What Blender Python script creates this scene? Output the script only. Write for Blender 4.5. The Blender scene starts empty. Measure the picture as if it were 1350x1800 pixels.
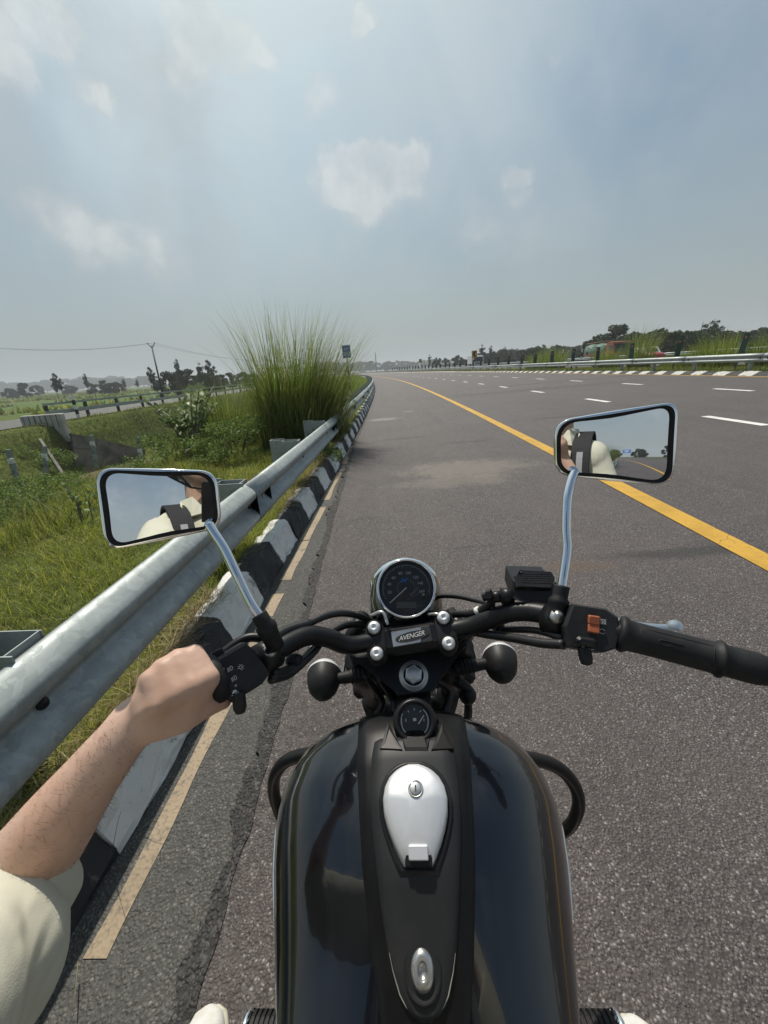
import bpy, math, random
import numpy as np
from mathutils import Vector, Matrix

random.seed(7)
rng = np.random.default_rng(11)
scene = bpy.context.scene
R = math.radians

# ------------------------------------------------------------------ camera
CAM_H = 1.35
PITCH, ROLL, YAW, FPX = 20.2, 3.6, 2.865, 676.0
_p, _r, _y = R(PITCH), R(ROLL), R(YAW)
FW = Vector((-math.sin(_y)*math.cos(_p), math.cos(_y)*math.cos(_p), -math.sin(_p)))
_rt0 = Vector((math.cos(_y), math.sin(_y), 0)); _up0 = _rt0.cross(FW)
RT = math.cos(_r)*_rt0 - math.sin(_r)*_up0
UP = math.cos(_r)*_up0 + math.sin(_r)*_rt0
EYE = Vector((0, 0, CAM_H))
camd = bpy.data.cameras.new('camera'); cam = bpy.data.objects.new('camera', camd)
scene.collection.objects.link(cam); scene.camera = cam
m = Matrix((RT, UP, -FW)).transposed().to_4x4(); m.translation = EYE
cam.matrix_world = m
camd.sensor_fit = 'VERTICAL'; camd.sensor_height = 36.0; camd.lens = 36.0*FPX/1800.0
camd.clip_start = 0.01; camd.clip_end = 6000

def ray(px, py):
    return RT*((px-675)/FPX) - UP*((py-900)/FPX) + FW
def at(px, py, d):                      # survey: point on the sight line px,py at depth d
    return EYE + ray(px, py)*d
def atz(px, py, z):
    r_ = ray(px, py); return EYE + r_*((z-CAM_H)/r_.z)

# ------------------------------------------------------------------ sky and sun
SUN_EL, SUN_AZ = 56.0, -21.0            # azimuth from +Y, negative = to the left
SUN_DIR = Vector((math.sin(R(SUN_AZ))*math.cos(R(SUN_EL)), math.cos(R(SUN_AZ))*math.cos(R(SUN_EL)), math.sin(R(SUN_EL))))
world = bpy.data.worlds.new('World'); scene.world = world; world.use_nodes = True
nt = world.node_tree; nt.nodes.clear()
class NG:                               # small node-graph helper
    def __init__(s, nt): s.nt = nt; s.n = nt.nodes; s.l = nt.links
    def new(s, t, **kw):
        nd = s.n.new(t)
        for k, v in kw.items(): setattr(nd, k, v)
        return nd
    def put(s, sock, v):
        if isinstance(v, bpy.types.NodeSocket): s.l.new(v, sock)
        elif v is not None:
            if isinstance(v, (tuple, list)) and len(v) == 3 and sock.type == 'RGBA': v = (*v, 1)
            sock.default_value = v
    def math(s, op, a, b=None, c=None, clamp=False):
        nd = s.new('ShaderNodeMath', operation=op, use_clamp=clamp)
        for i, v in enumerate((a, b, c)): s.put(nd.inputs[i], v) if v is not None else None
        return nd.outputs[0]
    def vmath(s, op, a, b=None, out=0):
        nd = s.new('ShaderNodeVectorMath', operation=op)
        s.put(nd.inputs[0], a)
        if b is not None: s.put(nd.inputs[3] if op == 'SCALE' else nd.inputs[1], b)
        return nd.outputs['Value'] if op in ('DOT_PRODUCT', 'LENGTH') else nd.outputs[0]
    def mix(s, f, a, b, bt='MIX'):
        nd = s.new('ShaderNodeMix', data_type='RGBA', blend_type=bt)
        s.put(nd.inputs[0], f); s.put(nd.inputs[6], a); s.put(nd.inputs[7], b)
        return nd.outputs[2]
    def ramp(s, v, lo, hi, a=0.0, b=1.0, smooth=True):
        nd = s.new('ShaderNodeMapRange', interpolation_type='SMOOTHSTEP' if smooth else 'LINEAR')
        for i, q in enumerate((v, lo, hi, a, b)): s.put(nd.inputs[i], q)
        return nd.outputs[0]
    def noise(s, vec, scale, detail=4, rough=.55, dist=0.0, out='Fac'):
        nd = s.new('ShaderNodeTexNoise')
        if vec is not None: s.put(nd.inputs['Vector'], vec)
        nd.inputs['Scale'].default_value = scale; nd.inputs['Detail'].default_value = detail
        nd.inputs['Roughness'].default_value = rough; nd.inputs['Distortion'].default_value = dist
        return nd.outputs[0 if out == 'Fac' else 1]
    def voro(s, vec, scale, feature='F1', out='Distance', rand=1.0):
        nd = s.new('ShaderNodeTexVoronoi', feature=feature)
        if vec is not None: s.put(nd.inputs['Vector'], vec)
        nd.inputs['Scale'].default_value = scale; nd.inputs['Randomness'].default_value = rand
        return nd.outputs[out]
    def pos(s): return s.new('ShaderNodeNewGeometry').outputs['Position']
    def objc(s): return s.new('ShaderNodeTexCoord').outputs['Object']
    def bump(s, h, strength, dist=.01):
        nd = s.new('ShaderNodeBump'); nd.inputs['Strength'].default_value = strength
        nd.inputs['Distance'].default_value = dist; s.put(nd.inputs['Height'], h); return nd.outputs[0]

g = NG(nt)
sky = g.new('ShaderNodeTexSky', sky_type='NISHITA', sun_disc=False)
sky.sun_elevation = R(SUN_EL); sky.sun_rotation = R(SUN_AZ)
sky.air_density = 1.2; sky.dust_density = 4.0; sky.ozone_density = 1.6; sky.altitude = 100
dirv = g.vmath('NORMALIZE', g.new('ShaderNodeTexCoord').outputs['Generated'])
sep = g.new('ShaderNodeSeparateXYZ'); g.put(sep.inputs[0], dirv)
elev = sep.outputs['Z']
HZ = (4.25, 4.75, 4.82)                 # hazy horizon air
col = sky.outputs[0]
col = g.mix(1.0, col, (0.66, 0.86, 0.91), 'MULTIPLY')
# broad aureole of the veiled sun
cs = g.vmath('DOT_PRODUCT', dirv, tuple(SUN_DIR))
n1 = g.noise(dirv, 2.6, 7, .55, .3)
hz = g.math('POWER', g.math('SUBTRACT', 1.0, g.math('MAXIMUM', elev, 0.0), clamp=True), 2.7)
col = g.mix(g.math('MULTIPLY', hz, .93), col, HZ)
glow = g.ramp(cs, .62, 1.0)
col = g.mix(g.math('MULTIPLY', glow, g.ramp(n1, .25, .75, .25, .75)), col, (7.4, 8.4, 8.5))
# cloud cover: generic broken cloud everywhere plus the banks in view
def px_dir(px, py): return tuple(ray(px, py).normalized())
def blob(px, py, rpx, w):
    d_ = Vector(px_dir(px, py)); e = Vector(px_dir(px+rpx, py)); ang = d_.angle(e)
    return g.math('MULTIPLY', g.ramp(g.vmath('DOT_PRODUCT', warpd, tuple(d_)), math.cos(ang*1.15), math.cos(ang*.05)), w)
nz = g.noise(dirv, 9.5, 10, .60, .2)
warpd = g.vmath('NORMALIZE', g.vmath('ADD', dirv, g.vmath('SCALE', g.vmath('SUBTRACT', g.noise(dirv, 16, 6, .6, out='Color'), (.5, .5, .5)), .07)))
def total(bl):
    s = None
    for b in bl:
        v = blob(*b); s = v if s is None else g.math('ADD', s, v)
    return s
white = total([(20, 60, 70, .8), (85, 20, 60, .8), (10, 130, 55, .7), (110, 55, 40, .6), (150, 160, 38, .75), (180, 185, 25, .5), (330, 30, 60, .7), (375, 70, 70, .8), (320, 110, 45, .6), (440, 95, 45, .7), (470, 105, 25, .5),
               (640, 18, 34, .7), (632, 45, 22, .6), (560, 165, 48, .62), (565, 325, 46, .62), (610, 310, 50, .75), (655, 275, 36, .7), (650, 315, 60, .8), (700, 300, 50, .8), (730, 285, 30, .6), (690, 345, 55, .5), (620, 345, 55, .5), (745, 320, 40, .45),
               (905, 312, 26, .6), (925, 300, 20, .6), (912, 345, 26, .45), (985, 118, 16, .6), (955, 140, 14, .4), (870, 400, 120, .38), (90, 410, 90, .5), (170, 420, 60, .5), (240, 430, 60, .55), (300, 455, 60, .4), (1345, 278, 26, .6)])
gen = g.math('MULTIPLY', g.ramp(g.noise(dirv, 3.1, 3, .5), .44, .64, 0, .55), g.ramp(g.vmath('DOT_PRODUCT', dirv, px_dir(675, 500)), .55, .25))
edge = g.math('ADD', g.math('MULTIPLY', g.math('SUBTRACT', nz, .5), 1.5), g.math('MULTIPLY', g.math('SUBTRACT', g.noise(dirv, 42, 5, .6), .5), .35))
dens = g.ramp(g.math('ADD', g.math('ADD', g.math('MINIMUM', white, .9), gen), edge), .16, 1.25)
dens = g.math('MULTIPLY', dens, g.ramp(elev, .04, .20))
lum = g.ramp(g.math('ADD', g.math('MULTIPLY', nz, .7), g.math('MULTIPLY', dens, .3)), .25, .75, .78, 1.04)
ccol = g.mix(g.ramp(cs, .3, .98), (5.4, 5.6, 5.7), (8.9, 9.1, 8.9))
ccol = g.mix(1.0, ccol, lum, 'MULTIPLY')
def lobe(px, py, ang):
    return g.ramp(g.vmath('DOT_PRODUCT', warpd, px_dir(px, py)), math.cos(R(ang)), 1.0)
n2 = g.noise(dirv, 4.6, 8, .62, .4)
dark = g.math('ADD', g.math('MAXIMUM', lobe(75, 275, 24), g.math('MULTIPLY', lobe(0, 520, 26), .6)), g.math('MULTIPLY', g.math('SUBTRACT', n2, .5), 2.4))
dk = g.math('MULTIPLY', g.ramp(dark, .25, 1.35), .55)
col = g.mix(dk, col, (3.3, 4.1, 4.75))
veil = g.math('MULTIPLY', g.ramp(n2, .34, .68), g.math('MULTIPLY', g.ramp(cs, .25, .95), g.ramp(elev, .02, .25)))
col = g.mix(g.math('MULTIPLY', veil, .34), col, (6.6, 7.0, 7.0))
perp = g.vmath('NORMALIZE', g.vmath('SUBTRACT', dirv, g.vmath('SCALE', tuple(SUN_DIR), cs)))
rays = g.math('MULTIPLY', g.ramp(g.noise(perp, 2.6, 3, .55), .44, .66), g.math('MULTIPLY', g.ramp(cs, .45, .88), g.ramp(elev, .05, .3)))
col = g.mix(g.math('MULTIPLY', rays, .22), col, (7.6, 8.2, 8.2))
col = g.mix(g.math('MULTIPLY', dens, .62), col, ccol)
gnd = g.ramp(elev, -.12, -.005, 1, 0)
col = g.mix(gnd, col, (2.2, 2.4, 2.2))
bg = g.new('ShaderNodeBackground'); g.put(bg.inputs[0], col); bg.inputs[1].default_value = 0.078
g.l.new(bg.outputs[0], g.new('ShaderNodeOutputWorld').inputs[0])

sund = bpy.data.lights.new('sun', 'SUN'); sund.energy = 3.7; sund.angle = R(0.6); sund.color = (1.0, .93, .82)
sun = bpy.data.objects.new('sun', sund); scene.collection.objects.link(sun)
sun.rotation_euler = SUN_DIR.to_track_quat('Z', 'Y').to_euler()

scene.view_settings.view_transform = 'Standard'
try: scene.view_settings.look = 'None'
except Exception: pass
scene.view_settings.exposure = 0.22; scene.view_settings.gamma = 1.0
scene.view_settings.use_curve_mapping = False
scene.cycles.use_denoising = True
scene.cycles.max_bounces = 8; scene.cycles.transparent_max_bounces = 12; scene.cycles.volume_bounces = 0
scene.cycles.sample_clamp_indirect = 8.0

# ------------------------------------------------------------------ object and mesh helpers
COL = scene.collection
def link(o, parent=None):
    COL.objects.link(o)
    if parent is not None:
        o.parent = parent
        o.matrix_parent_inverse = parent.matrix_world.inverted()
    return o
def tag(o, label=None, cat=None, group=None, kind=None):
    if label: o['label'] = label
    if cat: o['category'] = cat
    if group: o['group'] = group
    if kind: o['kind'] = kind
    return o
def empty(name, loc, label=None, cat=None, group=None, rz=0.0):
    o = bpy.data.objects.new(name, None); o.empty_display_size = .1
    o.matrix_world = Matrix.Translation(Vector(loc)) @ Matrix.Rotation(rz, 4, 'Z')
    COL.objects.link(o); o.location = loc; o.rotation_euler = (0, 0, rz)
    return tag(o, label, cat, group)
def copy_tree(o, parent=None):
    c = o.copy(); COL.objects.link(c)
    if parent is not None: c.parent = parent
    for ch in o.children: copy_tree(ch, c)
    return c

class MB:
    """collects triangles and quads in world (or local) space; build() links one mesh object"""
    def __init__(s): s.v = []; s.f = []; s.mi = []; s.sm = []; s.cur = 0; s.smooth = True
    def add(s, vs, fs, smooth=None):
        o = len(s.v); s.v += [tuple(q) for q in vs]
        sm = s.smooth if smooth is None else smooth
        for f in fs: s.f.append(tuple(i+o for i in f)); s.mi.append(s.cur); s.sm.append(sm)
        return s
    def box(s, c, size, mat=None, bevel=0.0):
        x, y, z = (q/2 for q in size); M = mat or Matrix.Identity(3); c = Vector(c)
        if bevel <= 0:
            vs = [c + M @ Vector((a*x, b*y, d*z)) for a in (-1, 1) for b in (-1, 1) for d in (-1, 1)]
            return s.add(vs, [(0, 1, 3, 2), (4, 6, 7, 5), (0, 4, 5, 1), (2, 3, 7, 6), (0, 2, 6, 4), (1, 5, 7, 3)], False)
        b_ = min(bevel, x*.9, y*.9, z*.9)
        ring = lambda hx, hy, hz: [c + M @ Vector((a*hx, q*hy, hz)) for a, q in ((-1, -1), (1, -1), (1, 1), (-1, 1))]
        def oct_(hx, hy, cut, hz):
            P = [(-hx+cut, -hy), (hx-cut, -hy), (hx, -hy+cut), (hx, hy-cut), (hx-cut, hy), (-hx+cut, hy), (-hx, hy-cut), (-hx, -hy+cut)]
            return [c + M @ Vector((p_[0], p_[1], hz)) for p_ in P]
        secs = [oct_(x-b_, y-b_, b_*.6, -z), oct_(x, y, b_, -z+b_), oct_(x, y, b_, z-b_), oct_(x-b_, y-b_, b_*.6, z)]
        return s.loft(secs, True, True, smooth=False)
    def loft(s, secs, cap0=True, cap1=True, closed=True, smooth=None):
        n = len(secs[0]); vs = [q for sec in secs for q in sec]; fs = []
        for i in range(len(secs)-1):
            for j in range(n if closed else n-1):
                k = (j+1) % n; fs.append((i*n+j, i*n+k, (i+1)*n+k, (i+1)*n+j))
        if cap0: fs.append(tuple(range(n-1, -1, -1)))
        if cap1: fs.append(tuple((len(secs)-1)*n+j for j in range(n)))
        return s.add(vs, fs, smooth)
    def tube(s, pts, rad, n=12, cap=True, smooth=None, squash=None):
        pts = [Vector(p) for p in pts]; N = len(pts)
        rad = [rad]*N if not hasattr(rad, '__len__') else rad
        secs = []; u = None
        for i, p in enumerate(pts):
            t = (pts[min(i+1, N-1)]-pts[max(i-1, 0)])
            if t.length < 1e-9: t = Vector((0, 0, 1))
            t.normalize()
            if u is None: u = t.orthogonal().normalized()
            else:
                u = u - t*u.dot(t)
                u = u.normalized() if u.length > 1e-6 else t.orthogonal().normalized()
            w = t.cross(u)
            secs.append([p + (u*math.cos(a)+w*math.sin(a))*rad[i] for a in (2*math.pi*k/n for k in range(n))])
        return s.loft(secs, cap, cap, smooth=smooth)
    def lathe(s, c, axis, prof, n=24, cap0=False, cap1=False, up=None, smooth=None, sx=1.0):
        """prof: list of (radius, height along axis)"""
        a = Vector(axis).normalized(); c = Vector(c)
        u = (Vector(up) - a*Vector(up).dot(a)).normalized() if up is not None else a.orthogonal().normalized()
        w = a.cross(u)
        secs = [[c + a*h + (u*math.cos(t) + w*math.sin(t)*sx)*r for t in (2*math.pi*k/n for k in range(n))] for r, h in prof]
        return s.loft(secs, cap0, cap1, smooth=smooth)
    def prism(s, poly, off, smooth=False):
        """poly: 3-D outline, extruded by vector off"""
        off = Vector(off); n = len(poly); a = [Vector(p) for p in poly]; b = [p+off for p in a]
        fs = [tuple(range(n-1, -1, -1)), tuple(range(n, 2*n))]
        for i in range(n):
            j = (i+1) % n; fs.append((i, j, n+j, n+i))
        return s.add(a+b, fs, smooth)
    def sphere(s, c, r, nu=16, nv=10, M=None):
        c = Vector(c); r = Vector((r, r, r)) if not hasattr(r, '__len__') else Vector(r); M = M or Matrix.Identity(3)
        secs = []
        for i in range(nv+1):
            t = math.pi*i/nv; q = max(math.sin(t), 1e-4)
            secs.append([c + M @ Vector((r.x*q*math.cos(a), r.y*q*math.sin(a), -r.z*math.cos(t))) for a in (2*math.pi*k/nu for k in range(nu))])
        return s.loft(secs, False, False)
    def mesh(s, name, mats):
        me = bpy.data.meshes.new(name); me.from_pydata(s.v, [], s.f)
        for m_ in (mats if isinstance(mats, (list, tuple)) else [mats]): me.materials.append(m_)
        me.polygons.foreach_set('material_index', s.mi); me.polygons.foreach_set('use_smooth', s.sm)
        me.update(); return me
    def build(s, name, mats, parent=None, world=None):
        """vertices are in world space; the object's origin is placed at their middle (or at `world`)"""
        a = np.array(s.v); o_ = Vector(world) if world is not None else Vector(((a.min(0)+a.max(0))/2).tolist())
        s.v = [tuple(r_) for r_ in (a - np.array(o_))]
        ob = bpy.data.objects.new(name, s.mesh(name, mats)); COL.objects.link(ob)
        if parent is not None:
            ob.parent = parent
            ob.location = parent.matrix_world.inverted() @ o_ if parent.type == 'EMPTY' else o_ - parent_origin(parent)
        else: ob.location = o_
        ob.matrix_world  # touch
        ORIG[ob.name] = o_
        return ob
ORIG = {}
def parent_origin(p): return ORIG.get(p.name, Vector((0, 0, 0)))
def quick_mesh(name, verts, faces_flat, nper, mat_, smooth=False):
    """numpy arrays to a mesh; faces_flat: (n, nper) int"""
    me = bpy.data.meshes.new(name); nf = len(faces_flat)
    me.vertices.add(len(verts)); me.vertices.foreach_set('co', np.asarray(verts, np.float32).ravel())
    me.loops.add(nf*nper); me.loops.foreach_set('vertex_index', np.asarray(faces_flat, np.int32).ravel())
    me.polygons.add(nf); me.polygons.foreach_set('loop_start', np.arange(nf, dtype=np.int32)*nper)
    me.polygons.foreach_set('use_smooth', np.full(nf, smooth))
    for m_ in (mat_ if isinstance(mat_, (list, tuple)) else [mat_]): me.materials.append(m_)
    me.update(calc_edges=True); return me
def add_attr(me, name, vals):
    a = me.attributes.new(name, 'FLOAT', 'POINT'); a.data.foreach_set('value', np.asarray(vals, np.float32))
def text_faces(txt, size, extrude=0.0, align='CENTER', shear=0.0, spacing=1.0):
    cu = bpy.data.curves.new('lettering', 'FONT'); cu.body = txt; cu.size = size; cu.extrude = extrude
    cu.align_x = align; cu.align_y = 'CENTER'; cu.shear = shear; cu.space_character = spacing; cu.resolution_u = 3
    o = bpy.data.objects.new('lettering', cu); COL.objects.link(o)
    dg = bpy.context.evaluated_depsgraph_get(); me = o.evaluated_get(dg).to_mesh()
    vs = [v.co.copy() for v in me.vertices]; fs = [tuple(p.vertices) for p in me.polygons]
    o.evaluated_get(dg).to_mesh_clear(); bpy.data.objects.remove(o); bpy.data.curves.remove(cu)
    return vs, fs
def frame(origin, xdir, ydir):
    """local x,y,z -> world; z = x cross y"""
    x = Vector(xdir).normalized(); z = x.cross(Vector(ydir)).normalized(); y = z.cross(x)
    M = Matrix((x, y, z)).transposed().to_4x4(); M.translation = Vector(origin); return M
def put_text(mb, txt, size, M, **kw):
    vs, fs = text_faces(txt, size, **kw); mb.add([M @ v for v in vs], fs, False)
def smooth_path(pts, n=8):
    """Catmull-Rom through the points"""
    P = [Vector(p) for p in pts]; P = [P[0]*2-P[1]] + P + [P[-1]*2-P[-2]]; out = []
    for i in range(1, len(P)-2):
        for k in range(n):
            t = k/n; a, b, c, d = P[i-1], P[i], P[i+1], P[i+2]
            out.append(.5*((2*b)+(c-a)*t+(2*a-5*b+4*c-d)*t*t+(3*b-a-3*c+d)*t**3))
    out.append(P[-2]); return out
def lerp_path(vals, n):
    """resample a list of numbers to n entries"""
    x = np.linspace(0, len(vals)-1, n); return list(np.interp(x, range(len(vals)), vals))
HAZE = 0.00072
# ------------------------------------------------------------------ materials
def pm(name, c, rough=.5, metal=0.0, var=None, bump=None, coat=0.0, spec=.5, rvar=0.0, attr=None, trans=0.0, sub=0.0):
    """plain procedural material. var=(scale, second colour, lo, hi); bump=(scale, strength, distance)"""
    m_ = bpy.data.materials.new(name); m_.use_nodes = True; q = NG(m_.node_tree)
    b = m_.node_tree.nodes['Principled BSDF']
    b.inputs['Roughness'].default_value = rough; b.inputs['Metallic'].default_value = metal
    b.inputs['Specular IOR Level'].default_value = spec
    if coat: b.inputs['Coat Weight'].default_value = coat; b.inputs['Coat Roughness'].default_value = .04
    P = q.objc()
    col = (*c, 1)
    if var:
        f = q.ramp(q.noise(P, var[0], 6, .6), var[2] if len(var) > 2 else .35, var[3] if len(var) > 3 else .68)
        col = q.mix(f, c, var[1])
    if attr:
        at_ = q.new('ShaderNodeAttribute', attribute_name=attr[0])
        col = q.mix(at_.outputs['Fac'], col, attr[1])
    q.put(b.inputs['Base Color'], col)
    if rvar: q.put(b.inputs['Roughness'], q.ramp(q.noise(P, 14, 5, .6), .3, .7, max(rough-rvar, .02), rough+rvar))
    if bump: q.put(b.inputs['Normal'], q.bump(q.noise(P, bump[0], 5, .6), bump[1], bump[2]))
    if sub: b.inputs['Subsurface Weight'].default_value = sub; b.inputs['Subsurface Radius'].default_value = (.01, .004, .002)
    if trans:                                   # thin leaves let light through
        tr = q.new('ShaderNodeBsdfTranslucent'); q.put(tr.inputs[0], col)
        mx = q.new('ShaderNodeMixShader'); mx.inputs[0].default_value = trans
        out = m_.node_tree.nodes['Material Output']
        q.l.new(b.outputs[0], mx.inputs[1]); q.l.new(tr.outputs[0], mx.inputs[2]); q.l.new(mx.outputs[0], out.inputs[0])
    return m_
M = {}
M['black_paint'] = pm('black_paint', (.009, .011, .014), .2, coat=1.0, rvar=.05, var=(26, (.020, .023, .027), .5, .8), bump=(60, .012, .002))
M['matte_black'] = pm('matte_black', (.008, .008, .009), .55, spec=.22, bump=(300, .05, .001))
M['satin_black'] = pm('satin_black', (.010, .010, .011), .38, spec=.34, rvar=.08, bump=(220, .04, .001))
M['black_plastic'] = pm('black_plastic', (.013, .013, .014), .5, spec=.32, var=(30, (.022, .022, .023)), rvar=.08, bump=(500, .08, .0006))
M['rubber'] = pm('rubber', (.010, .010, .011), .6, spec=.3, var=(40, (.018, .018, .019)), bump=(300, .12, .0008))
def dusty(name, c, rough, coat, spec, amt):
    m_ = bpy.data.materials.new(name); m_.use_nodes = True; q = NG(m_.node_tree); b = m_.node_tree.nodes['Principled BSDF']; P = q.pos()
    film = q.ramp(q.noise(P, 14, 8, .72), .40, .78); sx = q.new('ShaderNodeMapping'); q.put(sx.inputs['Vector'], P); sx.inputs['Scale'].default_value = (900, 60, 60); sx.inputs['Rotation'].default_value = (0, 0, .5)
    scr = q.ramp(q.noise(sx.outputs[0], 1.0, 2, .5), .74, .80); speck = q.ramp(q.noise(P, 420, 3, .6), .69, .77)
    f = q.math('ADD', q.math('MULTIPLY', film, amt), q.math('MULTIPLY', q.math('MAXIMUM', q.math('MULTIPLY', scr, film), speck), amt*2.2), clamp=True)
    q.put(b.inputs['Base Color'], q.mix(f, c, (.24, .22, .19))); q.put(b.inputs['Roughness'], q.math('ADD', rough, q.math('MULTIPLY', f, .6), clamp=True))
    b.inputs['Specular IOR Level'].default_value = spec; b.inputs['Coat Weight'].default_value = coat; q.put(b.inputs['Coat Roughness'], q.math('ADD', .02, q.math('MULTIPLY', f, .8)))
    return m_
M['black_paint'] = dusty('black_paint', (.005, .006, .009), .16, 1.0, .5, .012)
M['console_black'] = dusty('console_black', (.007, .007, .008), .4, 0, .24, .025)
M['console_plate'] = dusty('console_plate', (.020, .021, .023), .5, 0, .32, .07)
M['worn_edge'] = pm('worn_edge', (.30, .29, .26), .6)
M['lever_alloy'] = pm('lever_alloy', (.86, .86, .85), .34, .45)
M['cable'] = pm('cable', (.012, .012, .012), .42, bump=(180, .1, .001))
M['chrome'] = pm('chrome', (.93, .94, .94), .06, 1.0, rvar=.03)
M['dull_chrome'] = pm('dull_chrome', (.60, .60, .59), .32, .85, rvar=.08, var=(40, (.40, .39, .37)))
M['brushed_alloy'] = pm('brushed_alloy', (.80, .81, .82), .46, .6, var=(18, (.70, .71, .73)), rvar=.06, bump=(900, .03, .0004))
M['dark_metal'] = pm('dark_metal', (.022, .022, .023), .4, .6, rvar=.1, bump=(90, .08, .002))
M['engine_grey'] = pm('engine_grey', (.05, .05, .05), .5, .5, rvar=.1)
M['white_print'] = pm('white_print', (.62, .63, .62), .5)
M['grey_print'] = pm('grey_print', (.46, .46, .45), .5)
M['dial_black'] = pm('dial_black', (.026, .028, .029), .5)
M['dial_grey'] = pm('dial_grey', (.09, .095, .092), .5)
M['blue_print'] = pm('blue_print', (.03, .13, .42), .4)
M['orange_plastic'] = pm('orange_plastic', (.36, .10, .04), .45)
M['amber_dark'] = pm('amber_dark', (.008, .0065, .006), .42, spec=.2)
M['lens_orange'] = pm('lens_orange', (.62, .22, .05), .15)
M['lens_clear'] = pm('lens_clear', (.72, .73, .74), .12)
M['skin'] = pm('skin', (.60, .405, .315), .5, var=(14, (.52, .315, .225), .3, .72), bump=(70, .28, .0016), sub=.12, spec=.4)
M['nail'] = pm('nail', (.52, .32, .26), .3)
M['arm_hair'] = pm('arm_hair', (.15, .085, .05), .6)
M['hair'] = pm('hair', (.012, .010, .009), .5)
def cloth(name, c, c2):
    m_ = bpy.data.materials.new(name); m_.use_nodes = True; q = NG(m_.node_tree); b = m_.node_tree.nodes['Principled BSDF']
    P = q.pos(); q.put(b.inputs['Base Color'], q.mix(q.ramp(q.noise(P, 9, 5, .6), .35, .68), c, c2)); b.inputs['Roughness'].default_value = .9; b.inputs['Specular IOR Level'].default_value = .15
    mp = q.new('ShaderNodeMapping'); q.put(mp.inputs['Vector'], P); mp.inputs['Scale'].default_value = (1, .55, 1.2); mp.inputs['Rotation'].default_value = (.5, .2, .7)
    fold = q.ramp(q.math('ABSOLUTE', q.math('SUBTRACT', q.noise(mp.outputs[0], 7.5, 2, .45, .8), .5)), 0, .16)
    n1_ = q.bump(fold, .22, .012); nd = q.new('ShaderNodeBump'); nd.inputs['Strength'].default_value = .3; nd.inputs['Distance'].default_value = .0012
    q.put(nd.inputs['Height'], q.noise(P, 900, 3, .5)); q.l.new(n1_, nd.inputs['Normal']); q.put(b.inputs['Normal'], nd.outputs[0]); return m_
M['cream_cloth'] = cloth('cream_cloth', (.60, .585, .48), (.55, .53, .43))
M['trouser_cloth'] = pm('trouser_cloth', (.50, .49, .46), .9, bump=(500, .25, .001), spec=.15)
M['shoe_white'] = pm('shoe_white', (.66, .65, .62), .7, var=(30, (.54, .53, .49)), bump=(300, .15, .001))
M['shoe_sole'] = pm('shoe_sole', (.56, .54, .44), .75, var=(30, (.40, .38, .30)))
M['strap_black'] = pm('strap_black', (.022, .022, .024), .85, bump=(500, .3, .001))
M['strap_grey'] = pm('strap_grey', (.30, .30, .32), .8, bump=(500, .3, .001))
M['phone_black'] = pm('phone_black', (.02, .02, .022), .15)
M['white_paint'] = pm('white_paint', (.72, .72, .69), .75, var=(9, (.50, .48, .43), .45, .72), bump=(60, .3, .004))
M['concrete'] = pm('concrete', (.52, .505, .46), .9, var=(1.6, (.36, .35, .31), .35, .7), bump=(22, .35, .01))
M['old_concrete'] = pm('old_concrete', (.22, .205, .175), .95, var=(1.3, (.10, .095, .08), .35, .66), bump=(16, .5, .02))
M['dark_stain'] = pm('dark_stain', (.08, .078, .07), .9, var=(4, (.14, .135, .12)))
M['sign_blue'] = pm('sign_blue', (.04, .15, .52), .45)
M['sign_grey'] = pm('sign_grey', (.28, .31, .35), .5)
M['sign_white'] = pm('sign_white', (.75, .76, .76), .5)
M['sign_yellow'] = pm('sign_yellow', (.62, .33, .05), .5)
M['sign_black'] = pm('sign_black', (.02, .02, .02), .5)
M['board_green'] = pm('board_green', (.012, .055, .045), .45, var=(3, (.02, .075, .06)))
M['reflector_orange'] = pm('reflector_orange', (.70, .16, .04), .3)
M['post_dark'] = pm('post_dark', (.028, .03, .032), .6)
M['post_pale'] = pm('post_pale', (.27, .28, .235), .8, var=(4, (.13, .17, .14), .4, .6))
M['pole_dark'] = pm('pole_dark', (.03, .028, .027), .7)
M['bark'] = pm('bark', (.085, .066, .048), .9, var=(8, (.05, .04, .03)))
M['bark_pale'] = pm('bark_pale', (.22, .19, .15), .9, var=(8, (.12, .10, .08)))
M['truck_orange'] = pm('truck_orange', (.36, .10, .035), .6, var=(3, (.24, .08, .04)))
M['truck_white'] = pm('truck_white', (.62, .63, .62), .4)
M['tarp_green'] = pm('tarp_green', (.09, .17, .13), .7, var=(2, (.06, .12, .09)), bump=(3, .4, .08))
M['truck_red'] = pm('truck_red', (.46, .04, .05), .35)
M['window_dark'] = pm('window_dark', (.02, .025, .03), .1)
M['timber'] = pm('timber', (.18, .10, .05), .8)

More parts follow.
